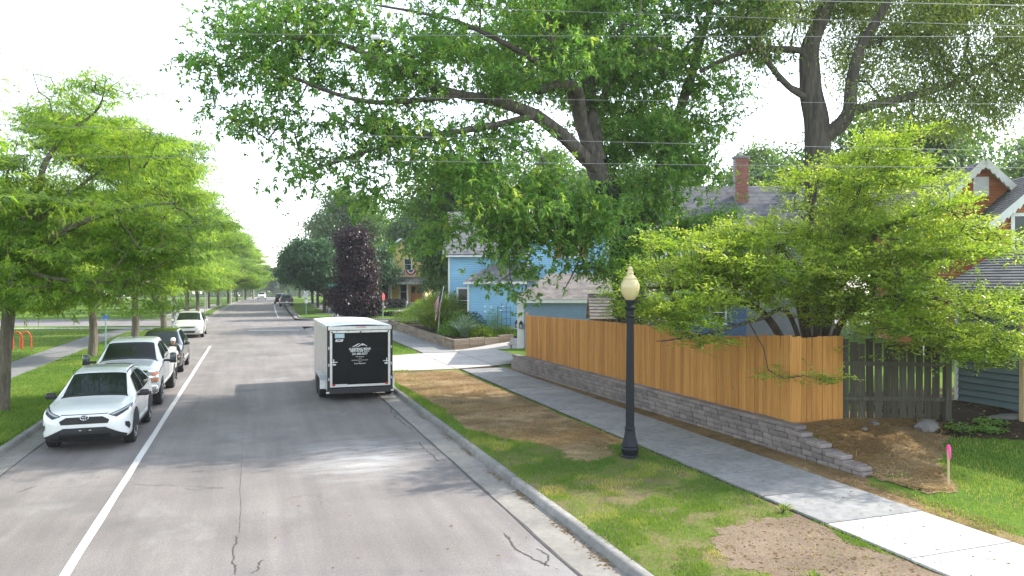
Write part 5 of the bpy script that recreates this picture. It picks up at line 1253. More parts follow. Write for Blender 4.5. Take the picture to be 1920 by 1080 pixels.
# wire trellis against the blue wall, small bench by the garage corner
P = lat((945 - 960) / 1400 * 44.95, 44.95, bz + .2)
tr = thing('garden_trellis', 'thin dark wire trellis standing against the blue siding', 'trellis', tuple(P), -CAM_YAW)
for xx in (-.38, -.13, .13, .38): MB().tube([(xx, 0, -.25), (xx, 0, 1.45 + (.3 if abs(xx) < .2 else .1))], .012, 5).build('upright', M['iron'], tr)
for zz in (.4, .8, 1.2, 1.45): MB().tube([(-.38, -.01, zz), (.38, -.01, zz)], .01, 5).build('crossbar', M['iron'], tr)
P = lat((967 - 960) / 1400 * 37.6, 37.6, drive_z(13.2))
bn = thing('garden_bench', 'small pale curved stone bench at the garage corner by the driveway', 'bench', tuple(P), -CAM_YAW - .3)
MB().box((0, 0, .34), (.8, .32, .07)).build('seat', M['concpole'], bn, bevel=.015); MB().prism([(-.4, .16, .37), (.4, .16, .37), (.3, .2, .62), (-.3, .2, .62)], (0, 0, 0), (0, .05, 0)).build('backrest', M['concpole'], bn)
for sx in (-.28, .28): MB().box((sx, 0, .15), (.1, .26, .32)).build('leg', M['concpole'], bn, bevel=.01)
# flag on a slanted staff at the garden's far side
P = lat((824 - 960) / 1400 * 45.6, 45.6, bz)
fg = thing('flag', 'striped flag hanging from a slanted staff beside the blue house corner', 'flag', tuple(P), -CAM_YAW)
MB().tube([(-.1, 0, -.3), (.0, 0, 1.5), (.26, 0, 2.95)], .025, 6).build('staff', M['white_trim'], fg)
def flag_pt(u, v):     # u along the hoist (staff), v along the drooping fly
    a = Vector((.02, 0, 1.65)).lerp(Vector((.24, 0, 2.85)), u); dwn = Vector((.62, -.05, -.45)) if False else Vector((-.62, .05, -1.05))
    fly = Vector((-.5, 0, -.8)) ; off = fly * v * 1.15; return a * 1.0 + Vector((off.x * (1 - .5 * (1 - u)), .09 * math.sin(v * 7 + u * 3), off.z))
for k in range(13):
    u0, u1 = k / 13, (k + 1) / 13; v0 = .42 if k >= 6 else 0; mb = MB(); n_ = 8
    for q in range(n_):
        a_, b_ = v0 + (1 - v0) * q / n_, v0 + (1 - v0) * (q + 1) / n_; mb.quad(flag_pt(u0, a_), flag_pt(u0, b_), flag_pt(u1, b_), flag_pt(u1, a_))
    mb.build('stripe', M['redflag'] if k % 2 == 0 else M['whiteflag'], fg)
mb = MB()
for q in range(5):
    for w in range(7):
        a_, b_ = .42 * q / 5, .42 * (q + 1) / 5; u0, u1 = (6 + w) / 13, (7 + w) / 13; mb.quad(flag_pt(u0, a_), flag_pt(u0, b_), flag_pt(u1, b_), flag_pt(u1, a_))
mb.build('canton', M['navyflag'], fg)
# ================================================================ HOUSES AND SHEDS
def clap(mb, A, B, z0, z1, pitch=.135, lip=.034, lim=None):
    """lapped siding from A to B (outside is to the right of A->B); lim(z) -> (t0, t1) trims it to a gable"""
    A = Vector((A[0], A[1], 0)); B = Vector((B[0], B[1], 0)); d = B - A; n = Vector((d.y, -d.x, 0)).normalized() * lip
    n_ = max(1, int(round((z1 - z0) / pitch))); p = (z1 - z0) / n_
    for k in range(n_):
        za, zb = z0 + k * p, z0 + (k + 1) * p
        a0, a1 = lim(za) if lim else (0, 1); b0, b1 = lim(zb) if lim else (0, 1)
        if a1 <= a0: break
        b0, b1 = min(b0, b1), max(b0, b1)
        gz_ = Vector((0, 0, za + .022)); P = [A + d * a0 + n + gz_, A + d * a1 + n + gz_, A + d * b1 + Vector((0, 0, zb)), A + d * b0 + Vector((0, 0, zb))]
        mb.add([*P, A + d * a0 - n + gz_, A + d * a1 - n + gz_, A + d * a0 - n + Vector((0, 0, za)), A + d * a1 - n + Vector((0, 0, za))], [(0, 1, 2, 3), (4, 5, 1, 0), (6, 7, 5, 4)])
    return mb
def roof_plane(mb, e0, e1, r1, r0, course=.16, lip=.02, th=.07):
    e0, e1, r1, r0 = map(Vector, (e0, e1, r1, r0)); L = ((r0 + r1) / 2 - (e0 + e1) / 2).length; n = max(2, int(L / course)); up = (e1 - e0).cross(r0 - e0)
    if up.length < 1e-6: up = (e1 - e0).cross(r1 - e0)
    up.normalize(); up = -up if up.z < 0 else up
    for k in range(n):
        a, b = k / n, (k + 1) / n; A0, A1, B1, B0 = e0.lerp(r0, a), e1.lerp(r1, a), e1.lerp(r1, b), e0.lerp(r0, b)
        mb.add([A0 + up * lip, A1 + up * lip, B1, B0, A0, A1], [(0, 1, 2, 3), (4, 5, 1, 0)])
    dn = -up * th
    mb.add([e0 + dn, e1 + dn, r1 + dn, r0 + dn, e0 + up * lip, e1 + up * lip, r1, r0], [(3, 2, 1, 0), (0, 1, 5, 4), (1, 2, 6, 5), (3, 0, 4, 7)])
    return mb
def window(root, x, z, w, h, y=0.0, fr=.09, Mx=None, mat=None, name='window', bars=True):
    """window in a wall facing -y; x, z the centre"""
    y -= .036; mb = MB(Mx)
    for sx in (-1, 1): mb.box((x + sx * (w / 2 + fr / 2), y - .03, z), (fr, .06, h + 2 * fr))
    for sz in (-1, 1): mb.box((x, y - .028, z + sz * (h / 2 + fr / 2)), (w, .056, fr))
    if bars: mb.box((x, y - .022, z), (w, .03, .05))
    f = mb.build(name, mat or M['white_trim'], root)
    MB(Mx).box((x, y - .002, z), (w, .012, h)).build('pane', M['pane'], f)
    MB(Mx).box((x, y - .05, z - h / 2 - fr - .02), (w + 2 * fr + .06, .1, .04)).build('sill', mat or M['white_trim'], f)
    return f
def board(root, A, B, w, h, mat, name='trim'): return MB().bar(A, B, w, h).build(name, mat, root)
def corner(root, x, y, z0, z1, mat=None, s=.12): return MB().box((x, y, (z0 + z1) / 2), (s, s, z1 - z0)).build('corner_trim', mat or M['white_trim'], root)
def stonework(root, x0, x1, z0, z1, y, n, seed, name='foundation'):
    """fieldstones set in a dark backing, each its own piece"""
    f = MB().box(((x0 + x1) / 2, y + .12, (z0 + z1) / 2), (x1 - x0, .16, z1 - z0)).build(name, M['well'], root); q = np.random.default_rng(seed)
    sm = []
    for v in range(3):
        bm = bmesh.new(); bmesh.ops.create_icosphere(bm, subdivisions=1, radius=1)
        for vv in bm.verts: vv.co *= 1 + q.normal(0, .12)
        me = bpy.data.meshes.new('stone'); bm.to_mesh(me); bm.free(); me.materials.append(M['stone']); sm.append(me)
    rows = max(2, int((z1 - z0) / .22)); per = max(2, int(n / rows))
    for r_ in range(rows):
        for k in range(per):
            o = link('stone', sm[int(q.integers(3))], f, (x0 + (x1 - x0) * (k + .5 + .25 * (r_ % 2) - .12 + q.normal(0, .08)) / per, y + .04, z0 + (r_ + .5) * (z1 - z0) / rows)); o.scale = ((x1 - x0) / per * .52, .1, (z1 - z0) / rows * .52); o.rotation_euler = (0, q.uniform(-.4, .4), 0)
    return f

# --- blue house with its garage (local x to the side, y away from the street corner)
HB = lat(0, 41.5, LZ)
bh = thing('blue_house', 'light blue clapboard house with white trim and grey roof behind the raised garden bed', 'house', tuple(HB), -CAM_YAW)
def LY(d): return d - 41.5
def LX(px, d): return (px - 960) / 1400 * d
def LZz(py, d): return CAM_H + (528 - py) / 1400 * d - LZ
y1 = LY(45.2); x0, x1 = LX(878, 45.2), LX(985, 45.2); zt = LZz(530, 45.2); zb_ = LZz(613, 45.2)
w_ = clap(MB(), (x0, y1), (x1, y1), zb_, zt, .135).build('wall', M['blue_siding'], bh); w_['label'] = 'blue single-storey bay wall'
clap(MB(), (x0, y1 + 1.8), (x0, y1), zb_, zt, .135).build('wall', M['blue_siding'], bh)
corner(bh, x0, y1, zb_ - .12, zt); board(bh, (x0 - .06, y1 - .02, zb_ - .06), (x1, y1 - .02, zb_ - .06), .05, .14, M['white_trim'])
board(bh, (x0 - .3, y1 - .3, zt + .0), (x1 + .1, y1 - .3, zt + .0), .04, .18, M['white_trim'], 'fascia')
mb = MB(); ez = zt + .06
roof_plane(mb, (x0 - .3, y1 - .32, ez), (x1 + .6, y1 - .32, ez), (x1 + .6, y1 + 1.9, ez + 1.15), (x0 + 1.5, y1 + 1.9, ez + 1.15)); roof_plane(mb, (x0 - .3, y1 + 1.9, ez), (x0 - .3, y1 - .32, ez), (x0 + 1.5, y1 + 1.9, ez + 1.15), (x0 + 1.49, y1 + 1.9, ez + 1.15))
mb.build('porch_roof', M['roof_grey'], bh)
stonework(bh, x0, x1 + .4, .2, zb_ - .1, y1 - .05, 34, 3)
# taller left wing
y2 = LY(47.2); a0, a1 = LX(842, 47.2), LX(992, 47.2); z2 = LZz(480, 47.2); zl = .2
clap(MB(), (a0, y2), (a1, y2), zl, z2, .135).build('wall', M['blue_siding'], bh); clap(MB(), (a0, y2 + 7), (a0, y2), zl, z2, .135).build('wall', M['blue_siding'], bh)
corner(bh, a0, y2, zl, z2); board(bh, (a0 - .35, y2 - .35, z2 + .02), (a1, y2 - .35, z2 + .02), .04, .2, M['white_trim'], 'fascia')
window(bh, (LX(859, 47.2) + LX(877, 47.2)) / 2, (LZz(540, 47.2) + LZz(587, 47.2)) / 2, .56, 1.45, y2 - .012, .12)
zr = LZz(398, 51); mb = MB(); roof_plane(mb, (a0 - .4, y2 - .4, z2 + .08), (a1 + .5, y2 - .4, z2 + .08), (a1 + .5, y2 + 3.6, zr), (a0 - .4, y2 + 3.6, zr)); roof_plane(mb, (a1 + .5, y2 + 7.6, z2 + .08), (a0 - .4, y2 + 7.6, z2 + .08), (a0 - .4, y2 + 3.6, zr), (a1 + .5, y2 + 3.6, zr)); mb.build('roof', M['roof_grey'], bh)
L_ = lambda z: ((z - z2) / (zr - z2) * .5, 1 - (z - z2) / (zr - z2) * .5)
clap(MB(), (a0, y2 + 7.2), (a0, y2), z2, zr - .1, .135, lim=L_).build('gable', M['grey_siding'], bh)
# orange-shuttered gable block
y3 = LY(46.8); g0, g1 = LX(990, 46.8), LX(1140, 46.8); z3 = LZz(432, 46.8); zp = LZz(372, 46.8); gc = (g0 + g1) / 2
clap(MB(), (g0, y3), (g1, y3), zl, z3, .135).build('wall', M['blue_siding'], bh); corner(bh, g0, y3, zl, z3); corner(bh, g1, y3, zl, z3)
Lg = lambda z: ((z - z3) / (zp - z3) * .5, 1 - (z - z3) / (zp - z3) * .5)
clap(MB(), (g0, y3 - .02), (g1, y3 - .02), z3, zp - .05, .14, lim=Lg).build('gable', M['grey_siding'], bh); board(bh, (g0, y3 - .03, z3), (g1, y3 - .03, z3), .05, .14, M['white_trim'])
mb = MB(); roof_plane(mb, (g0 - .4, y3 + 8, z3 - .22), (g0 - .4, y3 - .4, z3 - .22), (gc, y3 - .4, zp + .1), (gc, y3 + 8, zp + .1)); roof_plane(mb, (g1 + .4, y3 - .4, z3 - .22), (g1 + .4, y3 + 8, z3 - .22), (gc, y3 + 8, zp + .1), (gc, y3 - .4, zp + .1)); mb.build('roof', M['roof_grey'], bh)
for s, (p, q) in enumerate((((g0 - .4, y3 - .42, z3 - .3), (gc, y3 - .42, zp + .02)), ((g1 + .4, y3 - .42, z3 - .3), (gc, y3 - .42, zp + .02)))): board(bh, p, q, .04, .2, M['white_trim'], 'bargeboard')
xw = (LX(1055, 46.8) + LX(1083, 46.8)) / 2; zw = LZz(463, 46.8)
window(bh, xw, zw, .85, 1.15, y3 - .014, .1)
for sx in (-1, 1):
    sh = MB().box((xw + sx * .74, y3 - .03, zw), (.32, .04, 1.4)); o = sh.build('shutter', M['orange_paint'], bh)
    for k in range(7): MB().box((xw + sx * .74, y3 - .055, zw - .55 + k * .183), (.26, .02, .05)).build('slat', M['orange_paint'], o)
# garage wing
yg = LY(35.2); q0, q1 = LX(983, 35.2), LX(983, 35.2) + 6.6; gz = .08; gt = LZz(566, 35.2)
clap(MB(), (q0, yg), (q1, yg), gz, gt, .1).build('garage_wall', M['slate_siding'], bh); clap(MB(), (q0 + .14, yg + 6), (q0, yg), gz, gt, .1).build('garage_wall', M['white_trim'], bh)
MB().box((q0 - .16, yg + .3, (gz + gt) / 2), (.34, .5, gt - gz)).build('garage_door_surround', M['white_trim'], bh)
clap(MB(), (q1, yg), (q1, yg + 6), gz, gt, .1).build('garage_wall', M['slate_siding'], bh)
MB().bar((q0 - .35, yg - .4, gt + .06), (q1 + .35, yg - .4, gt + .06), .04, .2).build('fascia', M['white_trim'], bh)
MB().box(((q0 + q1) / 2, yg - .17, gt + .02), (q1 - q0 + .5, .42, .03)).build('soffit', M['white_trim'], bh)
rz_ = LZz(513, 38.5); e = gt + .1; mb = MB()
roof_plane(mb, (q0 - .4, yg - .42, e), (q1 + .4, yg - .42, e), (q1 - 1.6, yg + 3, rz_), (q0 + 1.3, yg + 3, rz_)); roof_plane(mb, (q0 - .4, yg + 6.4, e), (q0 - .4, yg - .42, e), (q0 + 1.3, yg + 3, rz_), (q0 + 1.29, yg + 3, rz_))
roof_plane(mb, (q1 + .4, yg - .42, e), (q1 + .4, yg + 6.4, e), (q1 - 1.61, yg + 3, rz_), (q1 - 1.6, yg + 3, rz_)); roof_plane(mb, (q1 + .4, yg + 6.4, e), (q0 - .4, yg + 6.4, e), (q0 + 1.3, yg + 3, rz_), (q1 - 1.6, yg + 3, rz_)); mb.build('garage_roof', M['roof_brown'], bh)
for k, (xx, yy_) in enumerate(((q0 - .16, yg - .05), (q0 - .36, yg + .5))):
    lz = LZz(611, 35.2); ln = MB().box((xx, yy_ - .02, lz), (.16, .14, .24)).build('wall_lantern', M['iron'], bh); MB().lathe([(.1, .12), (.02, .24), (0, .26)], 4, (xx, yy_ - .02, lz)).build('lantern_cap', M['iron'], ln); MB().box((xx, yy_ - .095, lz - .01), (.1, .01, .15)).build('pane', M['lens'], ln)

# --- yellow house beyond the crossing
YH = lat((752 - 960) / 1400 * 97, 97, LZ + .55)
yh = thing('yellow_house', 'yellow two-storey house with bunting on its porch roof and a brown double door', 'house', tuple(YH), rad(-16) - .05)
W2 = 3.15
clap(MB(), (-W2, 0), (W2, 0), .3, 6.3, .12).build('wall', M['yellow_siding'], yh); clap(MB(), (W2, 0), (W2, 9), .3, 6.3, .12).build('wall', M['yellow_siding'], yh); clap(MB(), (-W2, 9), (-W2, 0), .3, 6.3, .12).build('wall', M['yellow_siding'], yh)
Ly = lambda z: ((z - 6.3) / 2.3 * .5, 1 - (z - 6.3) / 2.3 * .5)
clap(MB(), (-W2, -.01), (W2, -.01), 6.3, 8.5, .12, lim=Ly).build('gable', M['yellow_siding'], yh)
mb = MB(); roof_plane(mb, (-W2 - .45, 9.4, 6.0), (-W2 - .45, -.45, 6.0), (0, -.45, 8.75), (0, 9.4, 8.75)); roof_plane(mb, (W2 + .45, -.45, 6.0), (W2 + .45, 9.4, 6.0), (0, 9.4, 8.75), (0, -.45, 8.75)); mb.build('roof', M['roof_dark'], yh)
for sx in (-1, 1): board(yh, (sx * (W2 + .45), -.47, 5.95), (0, -.47, 8.7), .05, .22, M['white_trim'], 'bargeboard')
MB().box((0, 4.5, .12), (6.2, 9, .6)).build('foundation', M['stone'], yh)
for xx in (-1.5, .9): window(yh, xx, 5.4, .8, 1.35, -.014, .12)
for xx in (-2.1, .35): window(yh, xx, 1.85, .85, 1.9, -.014, .12)
dr = MB().box((2.0, -.04, 1.6), (1.5, .08, 2.2)).build('door', M['doorwood'], yh)
for xx in (1.63, 2.37):
    MB().box((xx, -.085, 2.1), (.42, .012, .8)).build('pane', M['pane'], dr); MB().box((xx, -.09, 1.0), (.44, .02, .6)).build('panel', M['doorwood'], dr)
MB().tube([(1.94, -.12, 1.45), (1.94, -.12, 1.7)], .02, 6).build('handle', M['chrome'], dr)
for A, B in (((1.18, -.05, .5), (1.18, -.05, 2.8)), ((2.82, -.05, .5), (2.82, -.05, 2.8)), ((1.12, -.05, 2.78), (2.88, -.05, 2.78))): board(yh, A, B, .12, .06, M['white_trim'])
MB().box((0, -1.2, .42), (7.0, 2.4, .16)).build('porch_floor', M['timber'], yh); stonework(yh, -3.5, 1.1, -.5, 1.0, -2.45, 40, 9, 'porch_wall')
for k in range(4): MB().box((2.15, -2.55 - .3 * k, .36 - .2 * k), (1.9, .32, .2)).build('step', M['walk'], yh)
for xx in (-3.3, -1.0, 1.1, 3.25): MB().box((xx, -2.2, 1.75), (.16, .16, 2.5)).build('porch_post', M['white_trim'], yh)
for xx in (1.1, 3.25): MB().box((xx, -2.75, .3), (.2, .2, 1.0)).build('newel_post', M['white_trim'], yh)
mb = MB(); roof_plane(mb, (-3.8, -2.7, 3.05), (3.8, -2.7, 3.05), (3.5, .05, 3.75), (-3.5, .05, 3.75)); mb.build('porch_roof', M['roof_dark'], yh); board(yh, (-3.8, -2.72, 2.98), (3.8, -2.72, 2.98), .05, .2, M['white_trim'], 'fascia')
MB().box((-.6, -1.5, 3.9), (5.4, .05, .06)).build('balcony_rail', M['white_trim'], yh); MB().box((-.6, -1.5, 4.65), (5.4, .06, .08)).build('balcony_rail', M['white_trim'], yh)
for k in range(26): MB().box((-3.2 + k * .208, -1.5, 4.28), (.05, .04, .74)).build('baluster', M['white_trim'], yh)
for k in range(4):       # half-round bunting, three bands each
    cx = -2.6 + k * 1.36
    for j, (ra, rb, mt) in enumerate(((0, .28, 'navyflag'), (.28, .47, 'whiteflag'), (.47, .66, 'redflag'))):
        mb = MB(); n_ = 10
        for q in range(n_):
            t0, t1 = math.pi + math.pi * q / n_, math.pi + math.pi * (q + 1) / n_
            mb.quad((cx + ra * math.cos(t0), -1.58, 4.66 + ra * math.sin(t0)), (cx + rb * math.cos(t0), -1.6 - .02 * (q % 2), 4.66 + rb * math.sin(t0)), (cx + rb * math.cos(t1), -1.6 - .02 * ((q + 1) % 2), 4.66 + rb * math.sin(t1)), (cx + ra * math.cos(t1), -1.58, 4.66 + ra * math.sin(t1)))
        mb.build('bunting', M[mt], yh)
for xx in (-.75, 1.0): MB().lathe([(.09, -.12), (.14, -.05), (.16, .1), (.05, .14)], 8, (xx, -2.0, 2.3)).build('hanging_basket', M['redflag'], yh)
# low stone wall and walk in front of it
fw = thing('stone_wall', 'low dark stone wall fronting the yellow house lawn', 'wall', tuple(lat((790 - 960) / 1400 * 80, 80, LZ)), -CAM_YAW)
stonework(fw, -3.6, 3.4, -.1, .55, 0, 50, 15, 'stones')
stonework(fw, -8.4, -4.8, -.1, .7, .6, 24, 17, 'stones')
YL = lat((770 - 960) / 1400 * 89, 89, 0)
struct(sheet('lawn', [tuple(lat(LX(a, d_), d_)[:2]) for a, d_ in ((715, 80.6), (860, 80.6), (900, 112), (690, 112))], LZ + .45, M['lawn']))
struct(sheet('path', [tuple(lat(LX(a, d_), d_)[:2]) for a, d_ in ((735, 80.7), (760, 80.7), (778, 93), (760, 93))], LZ + .456, M['drive']))

# --- grey house with the brick chimney
GH = lat(LX(1400, 46), 46, LZ + .4)
gh = thing('grey_house', 'grey-sided house with dark shingle roof and brick chimney behind the hawthorn', 'house', tuple(GH), -CAM_YAW)
ga, gb = LX(1240, 46) - LX(1400, 46), LX(1560, 46) - LX(1400, 46); ge = LZz(432, 46) - .4; gr = LZz(350, 50) - .4
clap(MB(), (ga, 0), (gb, 0), 0, ge, .12).build('wall', M['dimgrey_siding'], gh); clap(MB(), (ga, 7.5), (ga, 0), 0, ge, .12).build('wall', M['dimgrey_siding'], gh)
mb = MB(); roof_plane(mb, (ga - .4, -.45, ge - .05), (gb + .4, -.45, ge - .05), (gb + .4, 3.7, gr), (ga - .4, 3.7, gr)); roof_plane(mb, (gb + .4, 7.9, ge - .05), (ga - .4, 7.9, ge - .05), (ga - .4, 3.7, gr), (gb + .4, 3.7, gr)); mb.build('roof', M['roof_dark'], gh)
board(gh, (ga - .4, -.47, ge - .1), (gb + .4, -.47, ge - .1), .04, .2, M['white_trim'], 'fascia'); corner(gh, ga, 0, 0, ge)
Lq = lambda z: ((z - ge) / (gr - ge) * .5, 1 - (z - ge) / (gr - ge) * .5)
clap(MB(), (ga, 7.5), (ga, 0), ge, gr - .1, .12, lim=Lq).build('gable', M['dimgrey_siding'], gh)
for px_ in (1262, 1330, 1460): window(gh, LX(px_, 46) - LX(1400, 46), LZz(478, 46) - .4, .8, 1.3, -.014, .11)
window(gh, LX(1300, 46) - LX(1400, 46), 1.5, .8, 1.2, -.014, .11)
# blue lower wing in front of it
n0_, n1_ = LX(1225, 42) - LX(1400, 46), LX(1400, 42) - LX(1400, 46)
clap(MB(), (n0_, -4), (n1_, -4), 0, LZz(545, 42) - .4, .12).build('wing_wall', M['navy_siding'], gh); mb = MB(); roof_plane(mb, (n0_ - .3, -4.4, LZz(545, 42) - .4), (n1_ + .3, -4.4, LZz(545, 42) - .4), (n1_ + .3, 0, LZz(500, 46) - .4), (n0_ - .3, 0, LZz(500, 46) - .4)); mb.build('wing_roof', M['roof_brown'], gh)
board(gh, (n0_ - .3, -4.42, LZz(547, 42) - .4), (n1_ + .3, -4.42, LZz(547, 42) - .4), .04, .2, M['white_trim'], 'fascia')
for px_ in (1290, 1345): window(gh, LX(px_, 42) - LX(1400, 46), 1.6, .8, 1.1, -4.014, .1)
MB().box((LX(1483, 48) - LX(1400, 46), 1.4, LZz(362, 48) - .4), (.5, .4, .22)).build('roof_vent', M['blackplastic'], gh)
chx = LX(1387, 48.5) - LX(1400, 46); ch0, ch1 = ge + .5, LZz(298, 48.5) - .4
chm = MB().box((chx, 2.4, (ch0 + ch1) / 2), (.80, .6, ch1 - ch0)).build('chimney', M['walk'], gh); MB().box((chx, 2.4, ch1 + .06), (.98, .78, .14)).build('chimney_cap', M['walk'], chm)
bk = MB().box((0, 0, 0), (.205, .03, .062)).mesh('brick', M['brickm']); nr = int((ch1 - ch0) / .075)
for r_ in range(nr):
    for k in range(4):
        o = link('brick', bk, chm, (chx - .31 + k * .215 - (.05 if r_ % 2 else -.02), 2.09, ch0 + (r_ + .5) * .075))
for zz in (ch1 + .12,): MB().lathe([(.13, 0), (.12, .3), (.14, .32)], 10, (chx, 2.4, zz)).build('flue', M['concpole'], chm)

# --- orange-brown house at the right
RH = lat(LX(1840, 33), 33, LZ + .5)
rh = thing('brown_house', 'orange-brown clapboard house with white scalloped bargeboards at the right edge', 'house', tuple(RH), -CAM_YAW - .2)
def gable_block(root, xc, y, hw, ze, zp, depth, mat, base=0.0):
    clap(MB(), (xc - hw, y), (xc + hw, y), base, ze, .12).build('wall', mat, root); clap(MB(), (xc - hw, y + depth), (xc - hw, y), base, ze, .12).build('wall', mat, root); clap(MB(), (xc + hw, y), (xc + hw, y + depth), base, ze, .12).build('wall', mat, root)
    Lm = lambda z: ((z - ze) / (zp - ze) * .5, 1 - (z - ze) / (zp - ze) * .5)
    clap(MB(), (xc - hw, y - .005), (xc + hw, y - .005), ze, zp - .1, .12, lim=Lm).build('gable', mat, root)
    o = .5; sl = (zp - ze) / hw; mb = MB()
    roof_plane(mb, (xc - hw - o, y + depth, ze - o * sl), (xc - hw - o, y - o, ze - o * sl), (xc, y - o, zp + .08), (xc, y + depth, zp + .08)); roof_plane(mb, (xc + hw + o, y - o, ze - o * sl), (xc + hw + o, y + depth, ze - o * sl), (xc, y + depth, zp + .08), (xc, y - o, zp + .08)); mb.build('roof', M['roof_dark'], root)
    for sx in (-1, 1):
        A = Vector((xc + sx * (hw + o), y - o - .03, ze - o * sl - .08)); B = Vector((xc, y - o - .03, zp)); b = board(root, A, B, .05, .26, M['white_trim'], 'bargeboard')
        n_ = int((B - A).length / .26)
        for k in range(n_):
            c = A.lerp(B, (k + .5) / n_) + Vector((0, 0, -.16)); MB().prism([(c.x - .1, c.y - .02, c.z + .06), (c.x + .1, c.y - .02, c.z + .06), (c.x, c.y - .02, c.z - .12)], (0, 0, 0), (0, .03, 0)).build('scallop', M['white_trim'], b)
        MB().bar((xc + sx * (hw + o * .5), y - o * .5, ze - o * .5 * sl - .06), (xc, y - o * .5, zp - .03), o, .03).build('soffit', M['white_trim'], root)
zk = lambda py, d_: LZz(py, d_) - .5
ap = LX(1838, 33) - LX(1840, 33)
gable_block(rh, ap, 0, 1.9, zk(388, 33), zk(306, 33), 9, M['rust_siding'])
v_ = MB().box((ap, -.04, zk(350, 33)), (.62, .05, .85)).build('gable_vent', M['white_trim'], rh)
for k in range(8): MB().box((ap, -.075, zk(350, 33) - .36 + k * .103), (.5, .03, .03)).build('slat', M['white_trim'], v_)
ap2 = LX(1990, 30.5) - LX(1840, 33)
gable_block(rh, ap2, -2.6, 2.1, zk(405, 30.5), zk(320, 30.5), 9, M['rust_siding'])
window(rh, ap2 - 1.15, zk(450, 30.5), .7, 1.9, -2.62, .14)
x9 = LX(1700, 33) - LX(1840, 33)
clap(MB(), (x9, .6), (ap - 1.9, .6), 0, zk(470, 33.6), .12).build('wall', M['rust_siding'], rh)
mb = MB(); roof_plane(mb, (x9 - .4, .1, zk(472, 33.3)), (ap + 1.5, .1, zk(472, 33.3)), (ap + 1.5, 4.2, zk(345, 37)), (x9 - .4, 4.2, zk(345, 37))); mb.build('roof', M['roof_dark'], rh); board(rh, (x9 - .4, .07, zk(474, 33.3)), (ap - .4, .07, zk(474, 33.3)), .05, .22, M['white_trim'], 'fascia')
mb = MB(); roof_plane(mb, (LX(1745, 31) - LX(1840, 33), -2.2, zk(548, 31)), (LX(1850, 31) - LX(1840, 33), -2.2, zk(548, 31)), (LX(1850, 31) - LX(1840, 33), .5, zk(515, 33)), (LX(1745, 31) - LX(1840, 33), .5, zk(515, 33))); mb.build('porch_roof', M['roof_dark'], rh)
board(rh, (LX(1745, 31) - LX(1840, 33), -2.24, zk(550, 31)), (LX(1850, 31) - LX(1840, 33), -2.24, zk(550, 31)), .05, .2, M['white_trim'], 'fascia')
MB().box((LX(1838, 31) - LX(1840, 33), -2.1, zk(640, 31)), (.16, .16, 4.0)).build('porch_post', M['white_trim'], rh)
MB().box((LX(1760, 31) - LX(1840, 33), -2.1, zk(640, 31)), (.16, .16, 4.0)).build('porch_post', M['white_trim'], rh)

# --- blue-green shed at the right edge: wall facing the street, each siding board a piece
S0 = (17.5, 14.6, .50)
sh = thing('garden_shed', 'dark blue-green clapboard shed at the right edge beyond the dark fence', 'shed', S0)
bdm = MB().prism([(-.045, 0, .02), (-.005, 0, .168), (.03, 0, .168), (.03, 0, .02)], (0, 0, 0), (0, -5.5, 0)).mesh('siding_board', M['shed_siding'])
for k in range(19):
    o = link('siding_board', bdm, sh, (0, 0, .06 + k * .168)); o.rotation_euler = (0, rg.normal(0, .003), 0)
MB().box((.04, -2.75, 1.65), (.06, 5.5, 3.2)).build('wall_core', M['well'], sh)
MB().box((.0, .04, 1.65), (.1, .09, 3.25)).build('corner_trim', M['white_trim'], sh)
clap(MB(), (4, .03), (.05, .03), .05, 3.2, .168).build('end_wall', M['shed_siding'], sh)
mb = MB(); roof_plane(mb, (-.35, .35, 3.12), (-.35, -5.8, 3.12), (1.9, -5.8, 4.2), (1.9, .35, 4.2)); roof_plane(mb, (4.2, -5.8, 3.12), (4.2, .35, 3.12), (1.9, .35, 4.2), (1.9, -5.8, 4.2)); mb.build('roof', M['roof_dark'], sh); board(sh, (-.37, .35, 3.08), (-.37, -5.8, 3.08), .04, .16, M['greenshed'], 'fascia')
MB().box((-.86, -2.35, 1.2), (.09, .09, 2.5)).build('post', M['palewood'], sh)
# --- small sheds behind the fence
def mini_shed(label, px, d_, w, dp, h, rise, wallmat, roofmat, trim=True):
    p = lat(LX(px, d_), d_, .7); o = thing('small_shed', label, 'shed', tuple(p), -CAM_YAW)
    for A, B in (((-w / 2, 0), (w / 2, 0)), ((-w / 2, dp), (-w / 2, 0)), ((w / 2, 0), (w / 2, dp))): clap(MB(), A, B, 0, h, .14).build('wall', wallmat, o)
    Lm = lambda z: ((z - h) / rise * .5, 1 - (z - h) / rise * .5)
    clap(MB(), (-w / 2, dp), (-w / 2, 0), h, h + rise - .05, .14, lim=Lm).build('gable', M['grey_siding'], o)
    mb = MB(); roof_plane(mb, (-w / 2 - .15, -.15, h - .1), (w / 2 + .15, -.15, h - .1), (w / 2 + .15, dp / 2, h + rise), (-w / 2 - .15, dp / 2, h + rise)); roof_plane(mb, (w / 2 + .15, dp + .15, h - .1), (-w / 2 - .15, dp + .15, h - .1), (-w / 2 - .15, dp / 2, h + rise), (w / 2 + .15, dp / 2, h + rise)); mb.build('roof', roofmat, o)
    board(o, (-w / 2 - .15, dp / 2, h + rise + .03), (w / 2 + .15, dp / 2, h + rise + .03), .14, .04, M['white_trim'], 'ridge_cap')
    MB().box((-w / 2 - .03, dp / 2, h * .45), (.04, .5, h * .8)).build('door', wallmat, o); return o
mini_shed('little playhouse shed with white ridge above the fence, left of the lamp globe', 1140, 30, 1.15, 1.6, 1.75, .9, M['greenshed'], M['roof_brown'])
mini_shed('grey-green shed glimpsed above the fence right of the lamp', 1216, 28, 1.1, 1.5, 1.75, .75, M['greenshed'], M['roof_brown'])
